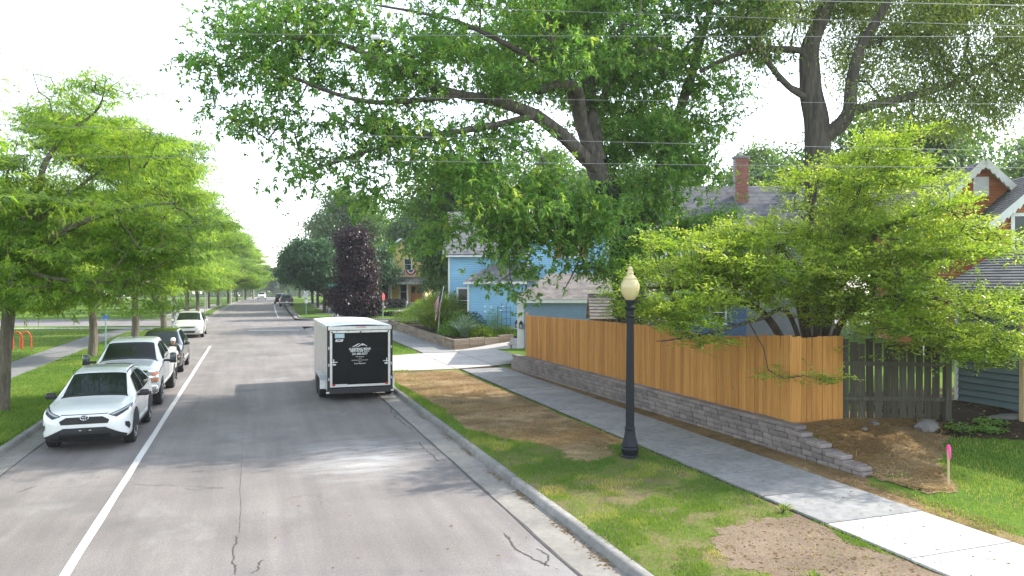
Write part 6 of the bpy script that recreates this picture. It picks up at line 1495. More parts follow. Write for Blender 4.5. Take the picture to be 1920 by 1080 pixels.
# ================================================================ VEHICLES
def gsm(a, s):
    """smooth rows of a table"""
    k = np.exp(-.5 * (np.arange(-6, 7) / s) ** 2); k /= k.sum(); p = np.pad(a, ((6, 6), (0, 0)), mode='edge')
    return np.stack([np.convolve(p[:, c], k, 'valid') for c in range(a.shape[1])], 1)
def car_shell(ST, ns=110, sm=1.6):
    """ST rows: y, z_bottom, half_width, z_belt, half_belt, z_top, half_top, edge_drop -> closed shell (front at y = 0)"""
    ST = np.array(ST, float); ys = np.linspace(ST[0, 0], ST[-1, 0], ns)
    T = np.stack([np.interp(ys, ST[:, 0], ST[:, c]) for c in range(1, 8)], 1); T[1:-1] = gsm(T, sm)[1:-1]
    rings = []
    for y, (zb, w, zs, ws, zt, wt, et) in zip(ys, T):
        half = np.array([(0, zb), (.6 * w, zb), (.9 * w, zb + .02), (.985 * w, zb + .1), (w, zb + .5 * (zs - zb)), (ws, zs), (.5 * (ws + wt) + .012, .5 * (zs + zt - et)), (wt, zt - et), (.9 * wt, zt - et * .45), (.6 * wt, zt - et * .12), (0, zt)])
        t = np.linspace(0, len(half) - 1, 41); h = np.stack([np.interp(t, range(len(half)), half[:, c]) for c in (0, 1)], 1)
        hs = gsm(h, 1.2); hs[0] = h[0]; hs[-1] = h[-1]; hs[0, 0] = hs[-1, 0] = 0
        full = np.vstack([hs, hs[-2:0:-1] * [-1, 1]]); rings.append(np.c_[full[:, 0], np.full(len(full), y), full[:, 1]])
    Rg = np.array(rings); n, k = Rg.shape[:2]; i = np.arange(n * k).reshape(n, k); j = np.roll(i, -1, axis=1)
    F = np.stack([i[:-1], j[:-1], j[1:], i[1:]], -1).reshape(-1, 4)
    bm = bmesh.new(); vs = [bm.verts.new(v) for v in Rg.reshape(-1, 3)]
    for f in F: bm.faces.new([vs[q] for q in f])
    for ring, rev in ((i[0], False), (i[-1], True)):
        c = bm.verts.new(Rg.reshape(-1, 3)[ring].mean(0))
        for q in range(k): bm.faces.new((vs[ring[q]], c, vs[ring[(q + 1) % k]]) if rev else (vs[ring[q]], vs[ring[(q + 1) % k]], c))
    bmesh.ops.recalc_face_normals(bm, faces=bm.faces[:]); return bm
def cut_arches(bm, wheels, r, w):
    """cut round wheel openings into the shell"""
    me = bpy.data.meshes.new('body'); bm.to_mesh(me); a = bpy.data.objects.new('body_tmp', me); COL.objects.link(a)
    mb = MB()
    for (y, z) in wheels:
        for sx in (-1, 1): mb.lathe([(r, -.24), (r, .24)], 28, (0, 0, 0), Matrix.Translation((sx * (w - .10), y, z)) @ Matrix.Rotation(rad(90), 4, 'Y'))
    c = bpy.data.objects.new('cut_tmp', mb.mesh('cut', M['well'])); COL.objects.link(c)
    m = a.modifiers.new('b', 'BOOLEAN'); m.operation = 'DIFFERENCE'; m.object = c; m.solver = 'EXACT'; m.use_self = True
    dg = bpy.context.evaluated_depsgraph_get(); out = bpy.data.meshes.new_from_object(a.evaluated_get(dg)); bpy.data.objects.remove(a); bpy.data.objects.remove(c)
    return out
class Car:
    def __init__(s, name, label, cat, loc, ST, paint, wheels, wr, rz=0.0, group=None, arch=.06, W=None):
        s.root = thing(name, label, cat, loc, rz, group); s.paint = paint; bm = car_shell(ST); s.bvh = BVHTree.FromBMesh(bm); s.W = W or max(r[2] for r in ST)
        me = cut_arches(bm, wheels, wr + arch, s.W); bm.free()
        if len(me.polygons) < 500:
            bm = car_shell(ST); me = bpy.data.meshes.new('body'); bm.to_mesh(me); bm.free()
        me.name = 'body'; me.materials.clear(); me.materials.append(paint); me.polygons.foreach_set('use_smooth', np.ones(len(me.polygons), bool)); me.set_sharp_from_angle(angle=rad(38))
        s.body = link('body', me, s.root)
        MB().box((0, (ST[0][0] + ST[-1][0]) / 2, wheels[0][1] + .08), (s.W * 1.1, ST[-1][0] * .9, .18)).build('underbody', M['well'], s.root)
    def patch(s, name, poly, axis, mat, off=.006, cuts=4, parent=None, both=False):
        for sgn in ((1, -1) if both else (1,)):
            bm = bmesh.new()
            def P(p):
                if axis == 'front': return Vector((p[0] * sgn, -3, p[1])), Vector((0, 1, 0))
                if axis == 'rear': return Vector((p[0] * sgn, 12, p[1])), Vector((0, -1, 0))
                if axis == 'side': return Vector((3 * sgn, p[0], p[1])), Vector((-sgn, 0, 0))
                return Vector((p[0] * sgn, p[1], 5)), Vector((0, 0, -1))
            vs = [bm.verts.new((p[0], p[1], 0)) for p in poly]; bm.faces.new(vs); bmesh.ops.triangulate(bm, faces=bm.faces[:], ngon_method='EAR_CLIP')
            for _ in range(cuts):
                lng = [e for e in bm.edges if e.calc_length() > .12]
                if lng: bmesh.ops.subdivide_edges(bm, edges=lng, cuts=1)
                bmesh.ops.triangulate(bm, faces=bm.faces[:])
            dead = []
            for v in bm.verts:
                o, d = P(v.co); h, n, _, _ = s.bvh.ray_cast(o, d)
                if h is None: dead.append(v); continue
                v.co = h + (n if n.dot(d) < 0 else -n) * off
            if dead: bmesh.ops.delete(bm, geom=dead, context='VERTS')
            bmesh.ops.recalc_face_normals(bm, faces=bm.faces[:])
            me = bpy.data.meshes.new(name); bm.to_mesh(me); bm.free()
            me.polygons.foreach_set('use_smooth', np.ones(len(me.polygons), bool)); me.materials.append(mat); o = link(name, me, parent or s.root)
        return o
    def wheels(s, spots, r, w=.24, rim=.66, rimmat=None, spokes=5):
        mt = MB().lathe([(r * rim, -w / 2), (r * .9, -w / 2 - .005), (r * .985, -w * .42), (r, -w * .3), (r, w * .3), (r * .985, w * .42), (r * .9, w / 2 + .005), (r * rim, w / 2)], 32, (0, 0, 0), Matrix.Rotation(rad(90), 4, 'Y')).mesh('tyre', M['tyre'], 35)
        mr = MB().lathe([(r * rim + .005, w / 2 - .01), (r * rim - .02, w / 2 - .005), (r * rim - .04, w / 2 - .05), (.07, w / 2 - .06), (.06, w / 2 - .02), (0, w / 2 - .015)], 28, (0, 0, 0), Matrix.Rotation(rad(90), 4, 'Y')).mesh('hub', M['lensdark'], 35)
        mb = MB()
        for k in range(spokes):
            a = 2 * math.pi * k / spokes; c, q = math.cos(a), math.sin(a); mb.bar((w / 2 - .02, c * .03, q * .03), (w / 2 - .012, c * (r * rim - .015), q * (r * rim - .015)), .085 if spokes < 7 else .05, .03, (1, 0, 0))
        mb.lathe([(r * rim + .006, w / 2 - .005), (r * rim - .02, w / 2 + .004), (r * rim - .03, w / 2 - .02)], 28, (0, 0, 0), Matrix.Rotation(rad(90), 4, 'Y')); ms = mb.mesh('rim', rimmat or M['alu'], 35)
        for (x, y) in spots:
            for sx in (1, -1):
                t = bpy.data.objects.new('wheel', None); COL.objects.link(t); t.parent = s.root; t.location = (sx * x, y, r); t.rotation_euler = (0, 0, 0 if sx > 0 else math.pi); t.empty_display_size = .1
                link('tyre', mt, t); link('hub', mr, t); link('rim', ms, t)
    def mirror(s, x, y, z, d, mat, glassmat=None):
        for sx in (1, -1):
            m = MB().box((sx * x, y, z), d).build('wing_mirror', mat, s.root, smooth=50, bevel=min(d) * .28); MB().box((sx * (x - d[0] * .6), y, z - d[2] * .3), (d[0] * .5, .06, .06)).build('mirror_arm', M['blackplastic'], m)

# --- white compact SUV, nearest
ST = [(0, .44, .56, .62, .56, .82, .48, .05), (.05, .28, .74, .68, .74, .885, .62, .05), (.16, .24, .855, .78, .85, .945, .70, .06), (.42, .23, .915, .89, .90, 1.01, .74, .07), (.95, .23, .93, .97, .91, 1.07, .76, .07), (1.22, .23, .925, 1.0, .905, 1.11, .77, .07), (1.6, .23, .925, 1.02, .90, 1.37, .68, .06), (1.98, .23, .925, 1.04, .895, 1.62, .60, .05), (2.35, .23, .925, 1.05, .895, 1.68, .59, .05), (3.0, .23, .925, 1.07, .895, 1.69, .585, .05), (3.7, .24, .93, 1.1, .89, 1.65, .57, .06), (4.1, .27, .925, 1.12, .88, 1.56, .56, .07), (4.38, .32, .9, 1.1, .86, 1.28, .6, .07), (4.52, .36, .86, 1.0, .82, 1.08, .66, .05), (4.6, .45, .78, .85, .74, .95, .6, .04)]
c = Car('suv_car', 'white compact SUV with black grille, nearest car at the left kerb', 'car', (-3.55, 19.0, 0), ST, M['white_car'], [(.95, .36), (3.63, .36)], .36)
c.patch('windscreen', [(-.69, 1.26), (.69, 1.26), (.575, 1.93), (-.575, 1.93)], 'top', M['glass']); c.patch('cowl', [(-.72, 1.19), (.72, 1.19), (.70, 1.26), (-.70, 1.26)], 'top', M['blackplastic'])
for wn in ([(1.62, 1.10), (1.98, 1.47), (2.55, 1.545), (2.55, 1.09)], [(2.62, 1.09), (2.62, 1.55), (3.25, 1.52), (3.78, 1.36), (3.9, 1.18), (3.6, 1.12)]): c.patch('side_window', wn, 'side', M['glass'], both=True)
c.patch('upper_grille', [(-.36, .805), (.36, .805), (.5, .725), (.47, .645), (-.47, .645), (-.5, .725)], 'front', M['blackplastic'], .008)
for z in (.67, .70, .73, .76): c.patch('grille_bar', [(-.44, z), (.44, z), (.44, z + .008), (-.44, z + .008)], 'front', M['lensdark'], .014)
c.patch('lower_intake', [(-.42, .565), (.42, .565), (.83, .36), (.86, .27), (.5, .25), (-.5, .25), (-.86, .27), (-.83, .36)], 'front', M['blackplastic'], .02)
c.patch('intake_mesh', [(-.5, .42), (.5, .42), (.55, .33), (-.55, .33)], 'front', M['well'], .025)
for x in (-.11, .09): c.patch('plate_bracket', [(x, .50), (x + .05, .50), (x + .05, .515), (x, .515)], 'front', M['alu'], .027)
c.patch('headlight', [(.47, .835), (.87, .965), (.885, .90), (.64, .765)], 'front', M['lensdark'], .008, both=True); c.patch('lamp_strip', [(.52, .838), (.86, .945), (.865, .925), (.58, .815)], 'front', M['lens'], .014, both=True)
c.patch('fog_pod', [(.80, .64), (.865, .62), (.885, .53), (.87, .45), (.80, .55)], 'front', M['blackplastic'], .01, both=True)
c.patch('hood_seam', [(-.47, .862), (.47, .862), (.47, .85), (-.47, .85)], 'front', M['well'], .007)
e = MB(); tt_ = [2 * math.pi * k / 24 for k in range(24)]
h, n_, _, _ = c.bvh.ray_cast(Vector((0, -3, .79)), Vector((0, 1, 0)))
def oval(a, b, z, r_, x=0.0): return MB().tube([(x + a * math.cos(t), h.y - .025, z + b * math.sin(t)) for t in tt_] + [(x + a, h.y - .025, z)], r_, 6, False)
em = oval(.082, .057, .79, .009).build('emblem', M['chrome'], c.root, smooth=60); oval(.026, .055, .79, .007).build('emblem_ring', M['chrome'], em, smooth=60); oval(.055, .02, .815, .007).build('emblem_ring', M['chrome'], em, smooth=60)
MB().lathe([(.085, 0), (.08, .012), (0, .014)], 20, (0, 0, 0), Matrix.Translation((0, h.y - .006, .79)) @ Matrix.Diagonal((1, 1, .68, 1)) @ Matrix.Rotation(rad(90), 4, 'X')).build('emblem_disc', M['blackplastic'], em)
c.patch('sill_cladding', [(1.36, .40), (3.22, .40), (3.22, .25), (1.36, .25)], 'side', M['blackplastic'], .008, both=True)
for yy_ in (1.5, 2.58, 3.5): c.patch('door_seam', [(yy_, .40), (yy_ + .012, .40), (yy_ + .012, 1.07), (yy_, 1.07)], 'side', M['well'], .004, both=True)
for yy_ in (2.35, 3.3): c.patch('door_handle', [(yy_, .93), (yy_ + .18, .93), (yy_ + .18, .96), (yy_, .96)], 'side', M['white_car'], .02, both=True)
def arch_trim(c, y, z, r0, r1):
    P_ = [(y + r1 * math.cos(t), z + r1 * math.sin(t)) for t in np.linspace(-.25, math.pi + .25, 18)] + [(y + r0 * math.cos(t), z + r0 * math.sin(t)) for t in np.linspace(math.pi + .25, -.25, 18)]
    c.patch('arch_trim', P_, 'side', M['blackplastic'], .012, both=True)
for y_ in (.95, 3.63): arch_trim(c, y_, .36, .42, .485)
for x in (-.585, .585): c.patch('roof_strip', [(x - .012, 1.98), (x + .012, 1.98), (x + .012, 4.0), (x - .012, 4.0)], 'top', M['blackplastic'], .004)
c.mirror(1.02, 1.62, 1.09, (.22, .14, .15), M['blackplastic']); c.wheels([(.80, .95), (.80, 3.63)], .36, .235)

# --- silvery white pickup
ST = [(0, .62, .86, .82, .86, 1.12, .8, .06), (.08, .5, .97, .9, .96, 1.2, .86, .06), (.35, .45, 1.0, 1.08, .985, 1.29, .84, .09), (1.0, .42, 1.015, 1.16, 1.0, 1.35, .82, .1), (1.45, .42, 1.015, 1.22, 1.0, 1.39, .82, .1), (1.85, .42, 1.015, 1.26, .995, 1.70, .74, .06), (2.15, .42, 1.015, 1.28, .99, 1.93, .68, .05), (2.6, .42, 1.015, 1.3, .985, 1.99, .67, .05), (3.6, .42, 1.015, 1.32, .985, 1.98, .66, .05), (3.86, .42, 1.015, 1.33, .985, 1.9, .66, .05), (3.96, .44, 1.015, 1.36, .99, 1.48, .9, .04), (4.1, .46, 1.02, 1.38, 1.0, 1.44, .94, .03), (5.9, .52, 1.02, 1.38, 1.0, 1.44, .94, .03), (6.05, .56, .98, 1.36, .97, 1.42, .92, .03)]
p = Car('pickup_truck', 'silvery white crew-cab pickup with chrome grille behind the white compact SUV', 'truck', (-3.66, 24.85, 0), ST, M['white_truck'], [(.98, .41), (4.86, .41)], .41, arch=.085)
p.patch('windscreen', [(-.78, 1.5), (.78, 1.5), (.655, 2.1), (-.655, 2.1)], 'top', M['glass']); p.patch('cowl', [(-.84, 1.41), (.84, 1.41), (.80, 1.5), (-.80, 1.5)], 'top', M['blackplastic'])
for wn in ([(1.78, 1.34), (2.2, 1.78), (2.72, 1.84), (2.72, 1.33)], [(2.8, 1.33), (2.8, 1.84), (3.55, 1.82), (3.66, 1.36)]): p.patch('side_window', wn, 'side', M['glass'], both=True)
p.patch('grille', [(-.58, 1.13), (.58, 1.13), (.56, .78), (-.56, .78)], 'front', M['well'], .01)
for z in (1.10, .95, .80): p.patch('grille_bar', [(-.95, z), (.95, z), (.95, z + .05), (-.95, z + .05)], 'front', M['chrome'], .03)
p.patch('headlight', [(.6, 1.09), (.93, 1.09), (.93, .99), (.6, .99)], 'front', M['lens'], .015, both=True); p.patch('headlight', [(.6, .93), (.93, .93), (.93, .83), (.6, .83)], 'front', M['lens'], .015, both=True)
for z in (1.0, .84): p.patch('marker_lamp', [(.80, z), (.955, z), (.955, z + .08), (.80, z + .08)], 'front', M['amber'], .024, both=True)
b_ = MB().box((0, .02, .60), (1.98, .26, .26)).build('front_bumper', M['chrome'], p.root, smooth=40, bevel=.05)
for sx in (-1, 1): MB().box((sx * .72, -.12, .60), (.24, .02, .14)).build('fog_lamp', M['lens'], b_)
MB().box((0, -.1, .47), (1.5, .14, .1)).build('air_dam', M['blackplastic'], p.root, bevel=.02)
p.patch('hood_scoop', [(-.34, .38), (.34, .38), (.3, 1.1), (-.3, 1.1)], 'top', M['white_truck'], .045); p.patch('scoop_mouth', [(-.3, .34), (.3, .34), (.31, .40), (-.31, .40)], 'top', M['blackplastic'], .05)
bedc = p.patch('bed', [(-.8, 4.1), (.8, 4.1), (.8, 5.95), (-.8, 5.95)], 'top', M['well'], .004)
for yy_ in (1.62, 2.76, 3.82): p.patch('door_seam', [(yy_, .48), (yy_ + .014, .48), (yy_ + .014, 1.3), (yy_, 1.3)], 'side', M['well'], .004, both=True)
for yy_ in (2.5, 3.55): p.patch('door_handle', [(yy_, 1.14), (yy_ + .2, 1.14), (yy_ + .2, 1.18), (yy_, 1.18)], 'side', M['chrome'], .025, both=True)
p.patch('sill_cladding', [(1.5, .5), (4.3, .5), (4.3, .44), (1.5, .44)], 'side', M['blackplastic'], .01, both=True)
for sx in (-1, 1):
    m = MB().box((sx * 1.25, 1.72, 1.42), (.2, .11, .26)).build('wing_mirror', M['grey_car'], p.root, smooth=50, bevel=.035); MB().box((sx * 1.25, 1.72, 1.27), (.205, .115, .1)).build('mirror_base', M['blackplastic'], m, bevel=.02); MB().box((sx * 1.08, 1.74, 1.3), (.2, .06, .07)).build('mirror_arm', M['blackplastic'], m)
MB().prism([(-.01, 2.5, 1.99), (-.01, 2.66, 1.99), (-.01, 2.64, 2.12)], (0, 0, 0), (.02, 0, 0)).build('roof_antenna', M['blackplastic'], p.root)
for x in (-.3, -.15, 0, .15, .3): pass
p.wheels([(.87, .98), (.87, 4.86)], .41, .28, .62, M['chrome'], 8)

# --- black SUV behind the pickup
ST = [(0, .42, .6, .66, .6, .92, .55, .05), (.06, .3, .8, .74, .79, 1.0, .68, .05), (.2, .26, .89, .86, .88, 1.06, .75, .06), (.5, .25, .94, .97, .92, 1.12, .77, .07), (1.1, .25, .955, 1.03, .935, 1.17, .78, .07), (1.35, .25, .95, 1.06, .93, 1.2, .78, .07), (1.75, .25, .95, 1.08, .925, 1.48, .70, .06), (2.1, .25, .95, 1.09, .92, 1.7, .64, .05), (2.5, .25, .95, 1.1, .92, 1.76, .63, .05), (3.6, .25, .95, 1.12, .92, 1.76, .62, .05), (4.3, .28, .945, 1.14, .91, 1.7, .6, .06), (4.62, .33, .92, 1.1, .89, 1.35, .64, .06), (4.75, .42, .86, .95, .83, 1.08, .66, .05)]
b = Car('suv_car', 'glossy black SUV parked between the pickup and the white minivan', 'car', (-3.68, 33.75, 0), ST, M['black_car'], [(.98, .37), (3.85, .37)], .37)
b.patch('windscreen', [(-.72, 1.40), (.72, 1.40), (.61, 2.05), (-.61, 2.05)], 'top', M['glass'])
for wn in ([(1.72, 1.15), (2.12, 1.56), (2.62, 1.62), (2.62, 1.14)], [(2.7, 1.14), (2.7, 1.63), (3.4, 1.62), (3.4, 1.16)], [(3.47, 1.16), (3.47, 1.61), (4.1, 1.55), (4.2, 1.22)]): b.patch('side_window', wn, 'side', M['glass'], both=True)
b.patch('window_trim', [(1.62, 1.12), (4.2, 1.18), (4.2, 1.2), (1.62, 1.14)], 'side', M['chrome'], .008, both=True)
b.patch('grille', [(-.42, .9), (.42, .9), (.38, .6), (-.38, .6)], 'front', M['lensdark'], .01); b.patch('grille_frame', [(-.46, .92), (.46, .92), (.46, .895), (-.46, .895)], 'front', M['chrome'], .016)
b.patch('headlight', [(.5, .92), (.86, .98), (.88, .82), (.6, .78)], 'front', M['lens'], .01, both=True); b.patch('fog_lamp', [(.62, .56), (.84, .58), (.84, .48), (.62, .48)], 'front', M['chrome'], .012, both=True)
b.patch('lower_intake', [(-.5, .5), (.5, .5), (.55, .36), (-.55, .36)], 'front', M['well'], .01)
b.mirror(1.03, 1.72, 1.17, (.2, .13, .15), M['black_car']); b.wheels([(.825, .98), (.825, 3.85)], .37, .24, .68, M['chrome'], 6)

# --- pearl white minivan
ST = [(0, .4, .62, .6, .62, .78, .56, .05), (.06, .27, .82, .66, .82, .84, .7, .05), (.22, .22, .92, .8, .91, .92, .78, .06), (.6, .2, .98, .93, .96, 1.03, .82, .07), (1.05, .2, .995, 1.0, .975, 1.12, .84, .07), (1.2, .2, .995, 1.03, .97, 1.17, .84, .07), (1.7, .2, 1.0, 1.06, .965, 1.5, .74, .06), (2.15, .2, 1.0, 1.08, .96, 1.70, .68, .05), (2.6, .2, 1.0, 1.09, .96, 1.76, .67, .05), (3.9, .2, 1.0, 1.1, .955, 1.76, .66, .05), (4.7, .24, .99, 1.12, .95, 1.7, .64, .06), (5.05, .3, .96, 1.08, .92, 1.3, .68, .06), (5.17, .4, .9, .92, .86, 1.02, .66, .05)]
v = Car('minivan', 'pearl white minivan parked farthest of the four cars at the left kerb', 'car', (-4.1, 55.1, 0), ST, M['pearl_van'], [(.98, .355), (4.07, .355)], .355)
v.patch('windscreen', [(-.78, 1.24), (.78, 1.24), (.65, 2.1), (-.65, 2.1)], 'top', M['glass'])
for wn in ([(1.6, 1.13), (2.2, 1.55), (2.7, 1.62), (2.7, 1.12)], [(2.78, 1.12), (2.78, 1.62), (3.7, 1.62), (3.7, 1.13)], [(3.78, 1.13), (3.78, 1.62), (4.5, 1.56), (4.7, 1.2)]): v.patch('side_window', wn, 'side', M['glass'], both=True)
v.patch('upper_grille', [(-.6, .80), (-.3, .75), (.3, .75), (.6, .80), (.35, .69), (-.35, .69)], 'front', M['blackplastic'], .01); v.patch('grille_bar', [(-.5, .79), (0, .745), (.5, .79), (.5, .805), (0, .76), (-.5, .805)], 'front', M['chrome'], .016)
v.patch('lower_intake', [(-.52, .5), (.52, .5), (.42, .36), (-.42, .36)], 'front', M['blackplastic'], .01); v.patch('headlight', [(.56, .80), (.9, .9), (.93, .82), (.66, .76)], 'front', M['lens'], .01, both=True)
v.patch('fog_lamp', [(.66, .48), (.9, .56), (.9, .52), (.68, .44)], 'front', M['chrome'], .012, both=True)
for x in (-.7, .7): MB().tube([(x * .93, 2.2, 1.74), (x * .93, 2.4, 1.82), (x * .9, 4.4, 1.82), (x * .9, 4.6, 1.74)], .02, 6).build('roof_rail', M['alu'], v.root)
v.mirror(1.1, 1.6, 1.14, (.22, .14, .16), M['pearl_van']); v.wheels([(.87, .98), (.87, 4.07)], .355, .235, .68, M['alu'])

# --- far vehicles: parked pickup seen from behind, dark van ahead of it, oncoming white car
ST = [(0, .55, .8, .8, .8, 1.05, .74, .06), (.1, .45, .95, .88, .94, 1.1, .82, .06), (.5, .4, .99, 1.05, .97, 1.2, .82, .09), (1.45, .4, 1.0, 1.12, .98, 1.27, .82, .1), (1.9, .4, 1.0, 1.16, .975, 1.6, .72, .06), (2.2, .4, 1.0, 1.18, .97, 1.82, .67, .05), (3.4, .4, 1.0, 1.2, .97, 1.86, .66, .05), (3.62, .4, 1.0, 1.22, .97, 1.76, .68, .05), (3.75, .42, 1.0, 1.24, .975, 1.36, .88, .04), (5.5, .46, 1.0, 1.24, .98, 1.34, .92, .03), (5.7, .5, .97, 1.2, .95, 1.3, .9, .03)]
f = Car('pickup_truck', 'grey pickup parked at the right kerb far down the street', 'truck', (5.15, 125.5, float(z_far(122))), ST, M['grey_car'], [(.95, .4), (4.5, .4)], .4, math.pi)
f.patch('rear_window', [(-.62, 1.32), (.62, 1.32), (.6, 1.7), (-.6, 1.7)], 'rear', M['glass'], .012); f.patch('tail_light', [(.74, 1.15), (.92, 1.15), (.92, .82), (.74, .82)], 'rear', M['redlens'], .012, both=True)
MB().box((0, 5.72, .58), (1.9, .2, .2)).build('rear_bumper', M['chrome'], f.root, bevel=.03); f.patch('tailgate_badge', [(-.12, 1.08), (.12, 1.08), (.12, 1.03), (-.12, 1.03)], 'rear', M['chrome'], .012); MB().box((0, 5.83, .78), (.34, .01, .17)).build('number_plate', M['print'], f.root)
f.wheels([(.85, .95), (.85, 4.5)], .4, .26)
ST = [r for r in ST]
ST = [(0, .42, .6, .66, .6, .92, .55, .05), (.2, .28, .89, .86, .88, 1.06, .75, .06), (1.1, .27, .955, 1.03, .935, 1.2, .78, .07), (1.75, .27, .95, 1.08, .925, 1.56, .72, .06), (2.1, .27, .95, 1.1, .92, 1.84, .66, .05), (4.4, .28, .95, 1.12, .91, 1.86, .66, .05), (4.8, .33, .93, 1.1, .9, 1.6, .68, .06), (4.95, .42, .88, 1.0, .85, 1.2, .7, .05)]
g = Car('suv_car', 'dark SUV in front of the grey pickup far down the street', 'car', (4.75, 139.5, float(z_far(137))), ST, M['black_car'], [(.95, .38), (3.85, .38)], .38, math.pi)
g.patch('rear_window', [(-.6, 1.3), (.6, 1.3), (.56, 1.65), (-.56, 1.65)], 'rear', M['glass'], .012); g.patch('tail_light', [(.7, 1.2), (.86, 1.2), (.86, .95), (.7, .95)], 'rear', M['redlens'], .012, both=True); g.wheels([(.83, .95), (.83, 3.85)], .38)
ST = [(0, .4, .62, .6, .62, .8, .56, .05), (.2, .25, .88, .82, .88, .98, .74, .06), (1.1, .23, .93, .98, .91, 1.12, .76, .07), (1.6, .23, .93, 1.02, .9, 1.4, .68, .06), (2.0, .23, .93, 1.04, .9, 1.62, .62, .05), (3.6, .24, .93, 1.08, .89, 1.64, .6, .05), (4.2, .28, .92, 1.1, .88, 1.4, .62, .07), (4.55, .4, .85, .9, .82, 1.0, .64, .05)]
g = Car('suv_car', 'distant white car coming down the middle of the street', 'car', (2.3, 181, float(z_far(183))), ST, M['white_car'], [(.93, .35), (3.6, .35)], .35)
g.patch('windscreen', [(-.66, 1.2), (.66, 1.2), (.58, 1.95), (-.58, 1.95)], 'top', M['glass']); g.patch('grille', [(-.45, .72), (.45, .72), (.45, .5), (-.45, .5)], 'front', M['blackplastic'], .01); g.patch('headlight', [(.5, .82), (.82, .88), (.82, .76), (.5, .74)], 'front', M['lens'], .01, both=True); g.wheels([(.8, .93), (.8, 3.6)], .35)

# --- enclosed cargo trailer
tw, tl, t0, t1 = 2.06, 5.6, .36, 2.40
tr = thing('cargo_trailer', 'black and silver enclosed cargo trailer with tandem wheels at the right kerb', 'trailer', (3.33, 24.45, 0))
MB().box((0, tl / 2 + .03, (t0 + t1) / 2 - .02), (tw - .05, tl - .06, t1 - t0 - .06)).build('box_core', M['black_skin'], tr)
npan = 7; pw = tl / npan; skin = {}
for sx in (-1, 1):
    for k in range(npan):
        MB().box((sx * (tw / 2 - .012), k * pw + pw / 2, (t0 + t1) / 2), (.014, pw - .012, t1 - t0 - .12)).build('side_panel', M['silver_skin'], tr, bevel=.003)
        MB().box((sx * (tw / 2 - .006), k * pw, (t0 + t1) / 2), (.02, .03, t1 - t0 - .12)).build('panel_seam', M['alu'], tr)
    MB().box((sx * (tw / 2 - .01), tl / 2, t1 - .03), (.05, tl + .01, .09)).build('roof_rail', M['alu'], tr, bevel=.008); MB().box((sx * (tw / 2 - .01), tl / 2, t0 + .02), (.05, tl, .1)).build('lower_rail', M['alu'], tr, bevel=.008)
    MB().box((sx * (tw / 2 - .02), -.005, (t0 + t1) / 2 - .02), (.075, .05, t1 - t0 + .1)).build('rear_corner_post', M['blackplastic'], tr, bevel=.01)
    MB().box((sx * (tw / 2 + .005), -.03, t0 - .06), (.1, .06, .05)).build('post_foot', M['alu'], tr)
mb = MB()
for k in range(11):
    a0_, a1_ = -1 + 2 * k / 11, -1 + 2 * (k + 1) / 11; mb.quad(*[(a * (tw / 2 - .03), y, t1 + .012 + .045 * (1 - a * a)) for a, y in ((a0_, .02), (a1_, .02), (a1_, tl), (a0_, tl))])
mb.build('roof', M['white_roof'], tr, smooth=30)
for k in range(1, 5): MB().box((0, k * tl / 5, t1 + .055), (tw * .7, .03, .008)).build('roof_seam', M['alu'], tr)
MB().box((0, -.012, t1 - .05), (tw - .02, .06, .13)).build('rear_header', M['alu'], tr, bevel=.012)
for x in (-.75, -.38): MB().box((x, -.05, t1 - .14), (.05, .03, .03)).build('marker_lamp', M['lens'], tr)
MB().box((.02, -.046, t1 - .02), (.32, .008, .02)).build('marker_lamp', M['redlens'], tr)
dw0, dz0, dz1 = tw - .2, t0 + .14, t1 - .16
door = MB().box((0, -.02, (dz0 + dz1) / 2), (dw0, .05, dz1 - dz0)).build('rear_door', M['black_skin'], tr)
for A_, B_ in (((-dw0 / 2, -.047, dz0), (-dw0 / 2, -.047, dz1)), ((dw0 / 2, -.047, dz0), (dw0 / 2, -.047, dz1))): MB().box(((A_[0]), -.047, (dz0 + dz1) / 2), (.075, .02, dz1 - dz0 + .075)).build('door_frame', M['alu'], door, bevel=.004)
for z in (dz0, dz1): MB().box((0, -.046, z), (dw0 - .075, .018, .075)).build('door_frame', M['alu'], door, bevel=.004)
for x in (-dw0 / 2 + .03, 0, dw0 / 2 - .03): MB().lathe([(.025, 0), (.025, .02), (0, .024)], 10, (0, 0, 0), Matrix.Translation((x, -.055, dz1 - .01)) @ Matrix.Rotation(rad(90), 4, 'X')).build('rivet', M['blackplastic'], door)
MB().box((0, .0, t0 - .02), (tw - .1, .1, .19)).build('rear_bumper', M['blackplastic'], tr, bevel=.01)
for sx in (-1, 1):
    MB().box((sx * (dw0 / 2 - .09), -.055, dz0 + .04), (.08, .02, .07)).build('tail_light', M['redlens'], tr)
    l_ = MB().box((sx * (dw0 / 2 - .08), -.06, 1.30), (.03, .04, .13)).build('latch', M['alu'], door); MB().box((sx * (dw0 / 2 - .10), -.065, 1.27), (.2, .025, .022)).build('latch_bar', M['alu'], l_); MB().box((sx * (dw0 / 2 - .10), -.058, 1.19), (.1, .012, .045)).build('latch_plate', M['print'], l_)
    for z in (.72, 1.18, 1.72): MB().box((sx * (tw / 2 - .03), -.045, z), (.05, .04, .09)).build('hinge', M['steel'], door, bevel=.006)
yt = -.0465
def lettering(s_, z, width, hgt, x=-.02, bold=.0, shear=0.):
    me = text_mesh(s_, hgt, M['print'], .001, bold=bold, shear=shear); o = link('lettering', me, door, (x, yt, z)); o.rotation_euler = (rad(90), 0, 0)
    w_ = max(v.co.x for v in me.vertices) - min(v.co.x for v in me.vertices); o.scale = (width / w_, 1, 1)
lettering('SLEEPING BEAR', 1.675, .70, .085, bold=.003, shear=.15); lettering('SERVICES LLC', 1.61, .62, .085, bold=.003, shear=.15); lettering('231.883.0277', 1.515, .5, .095, bold=.003)
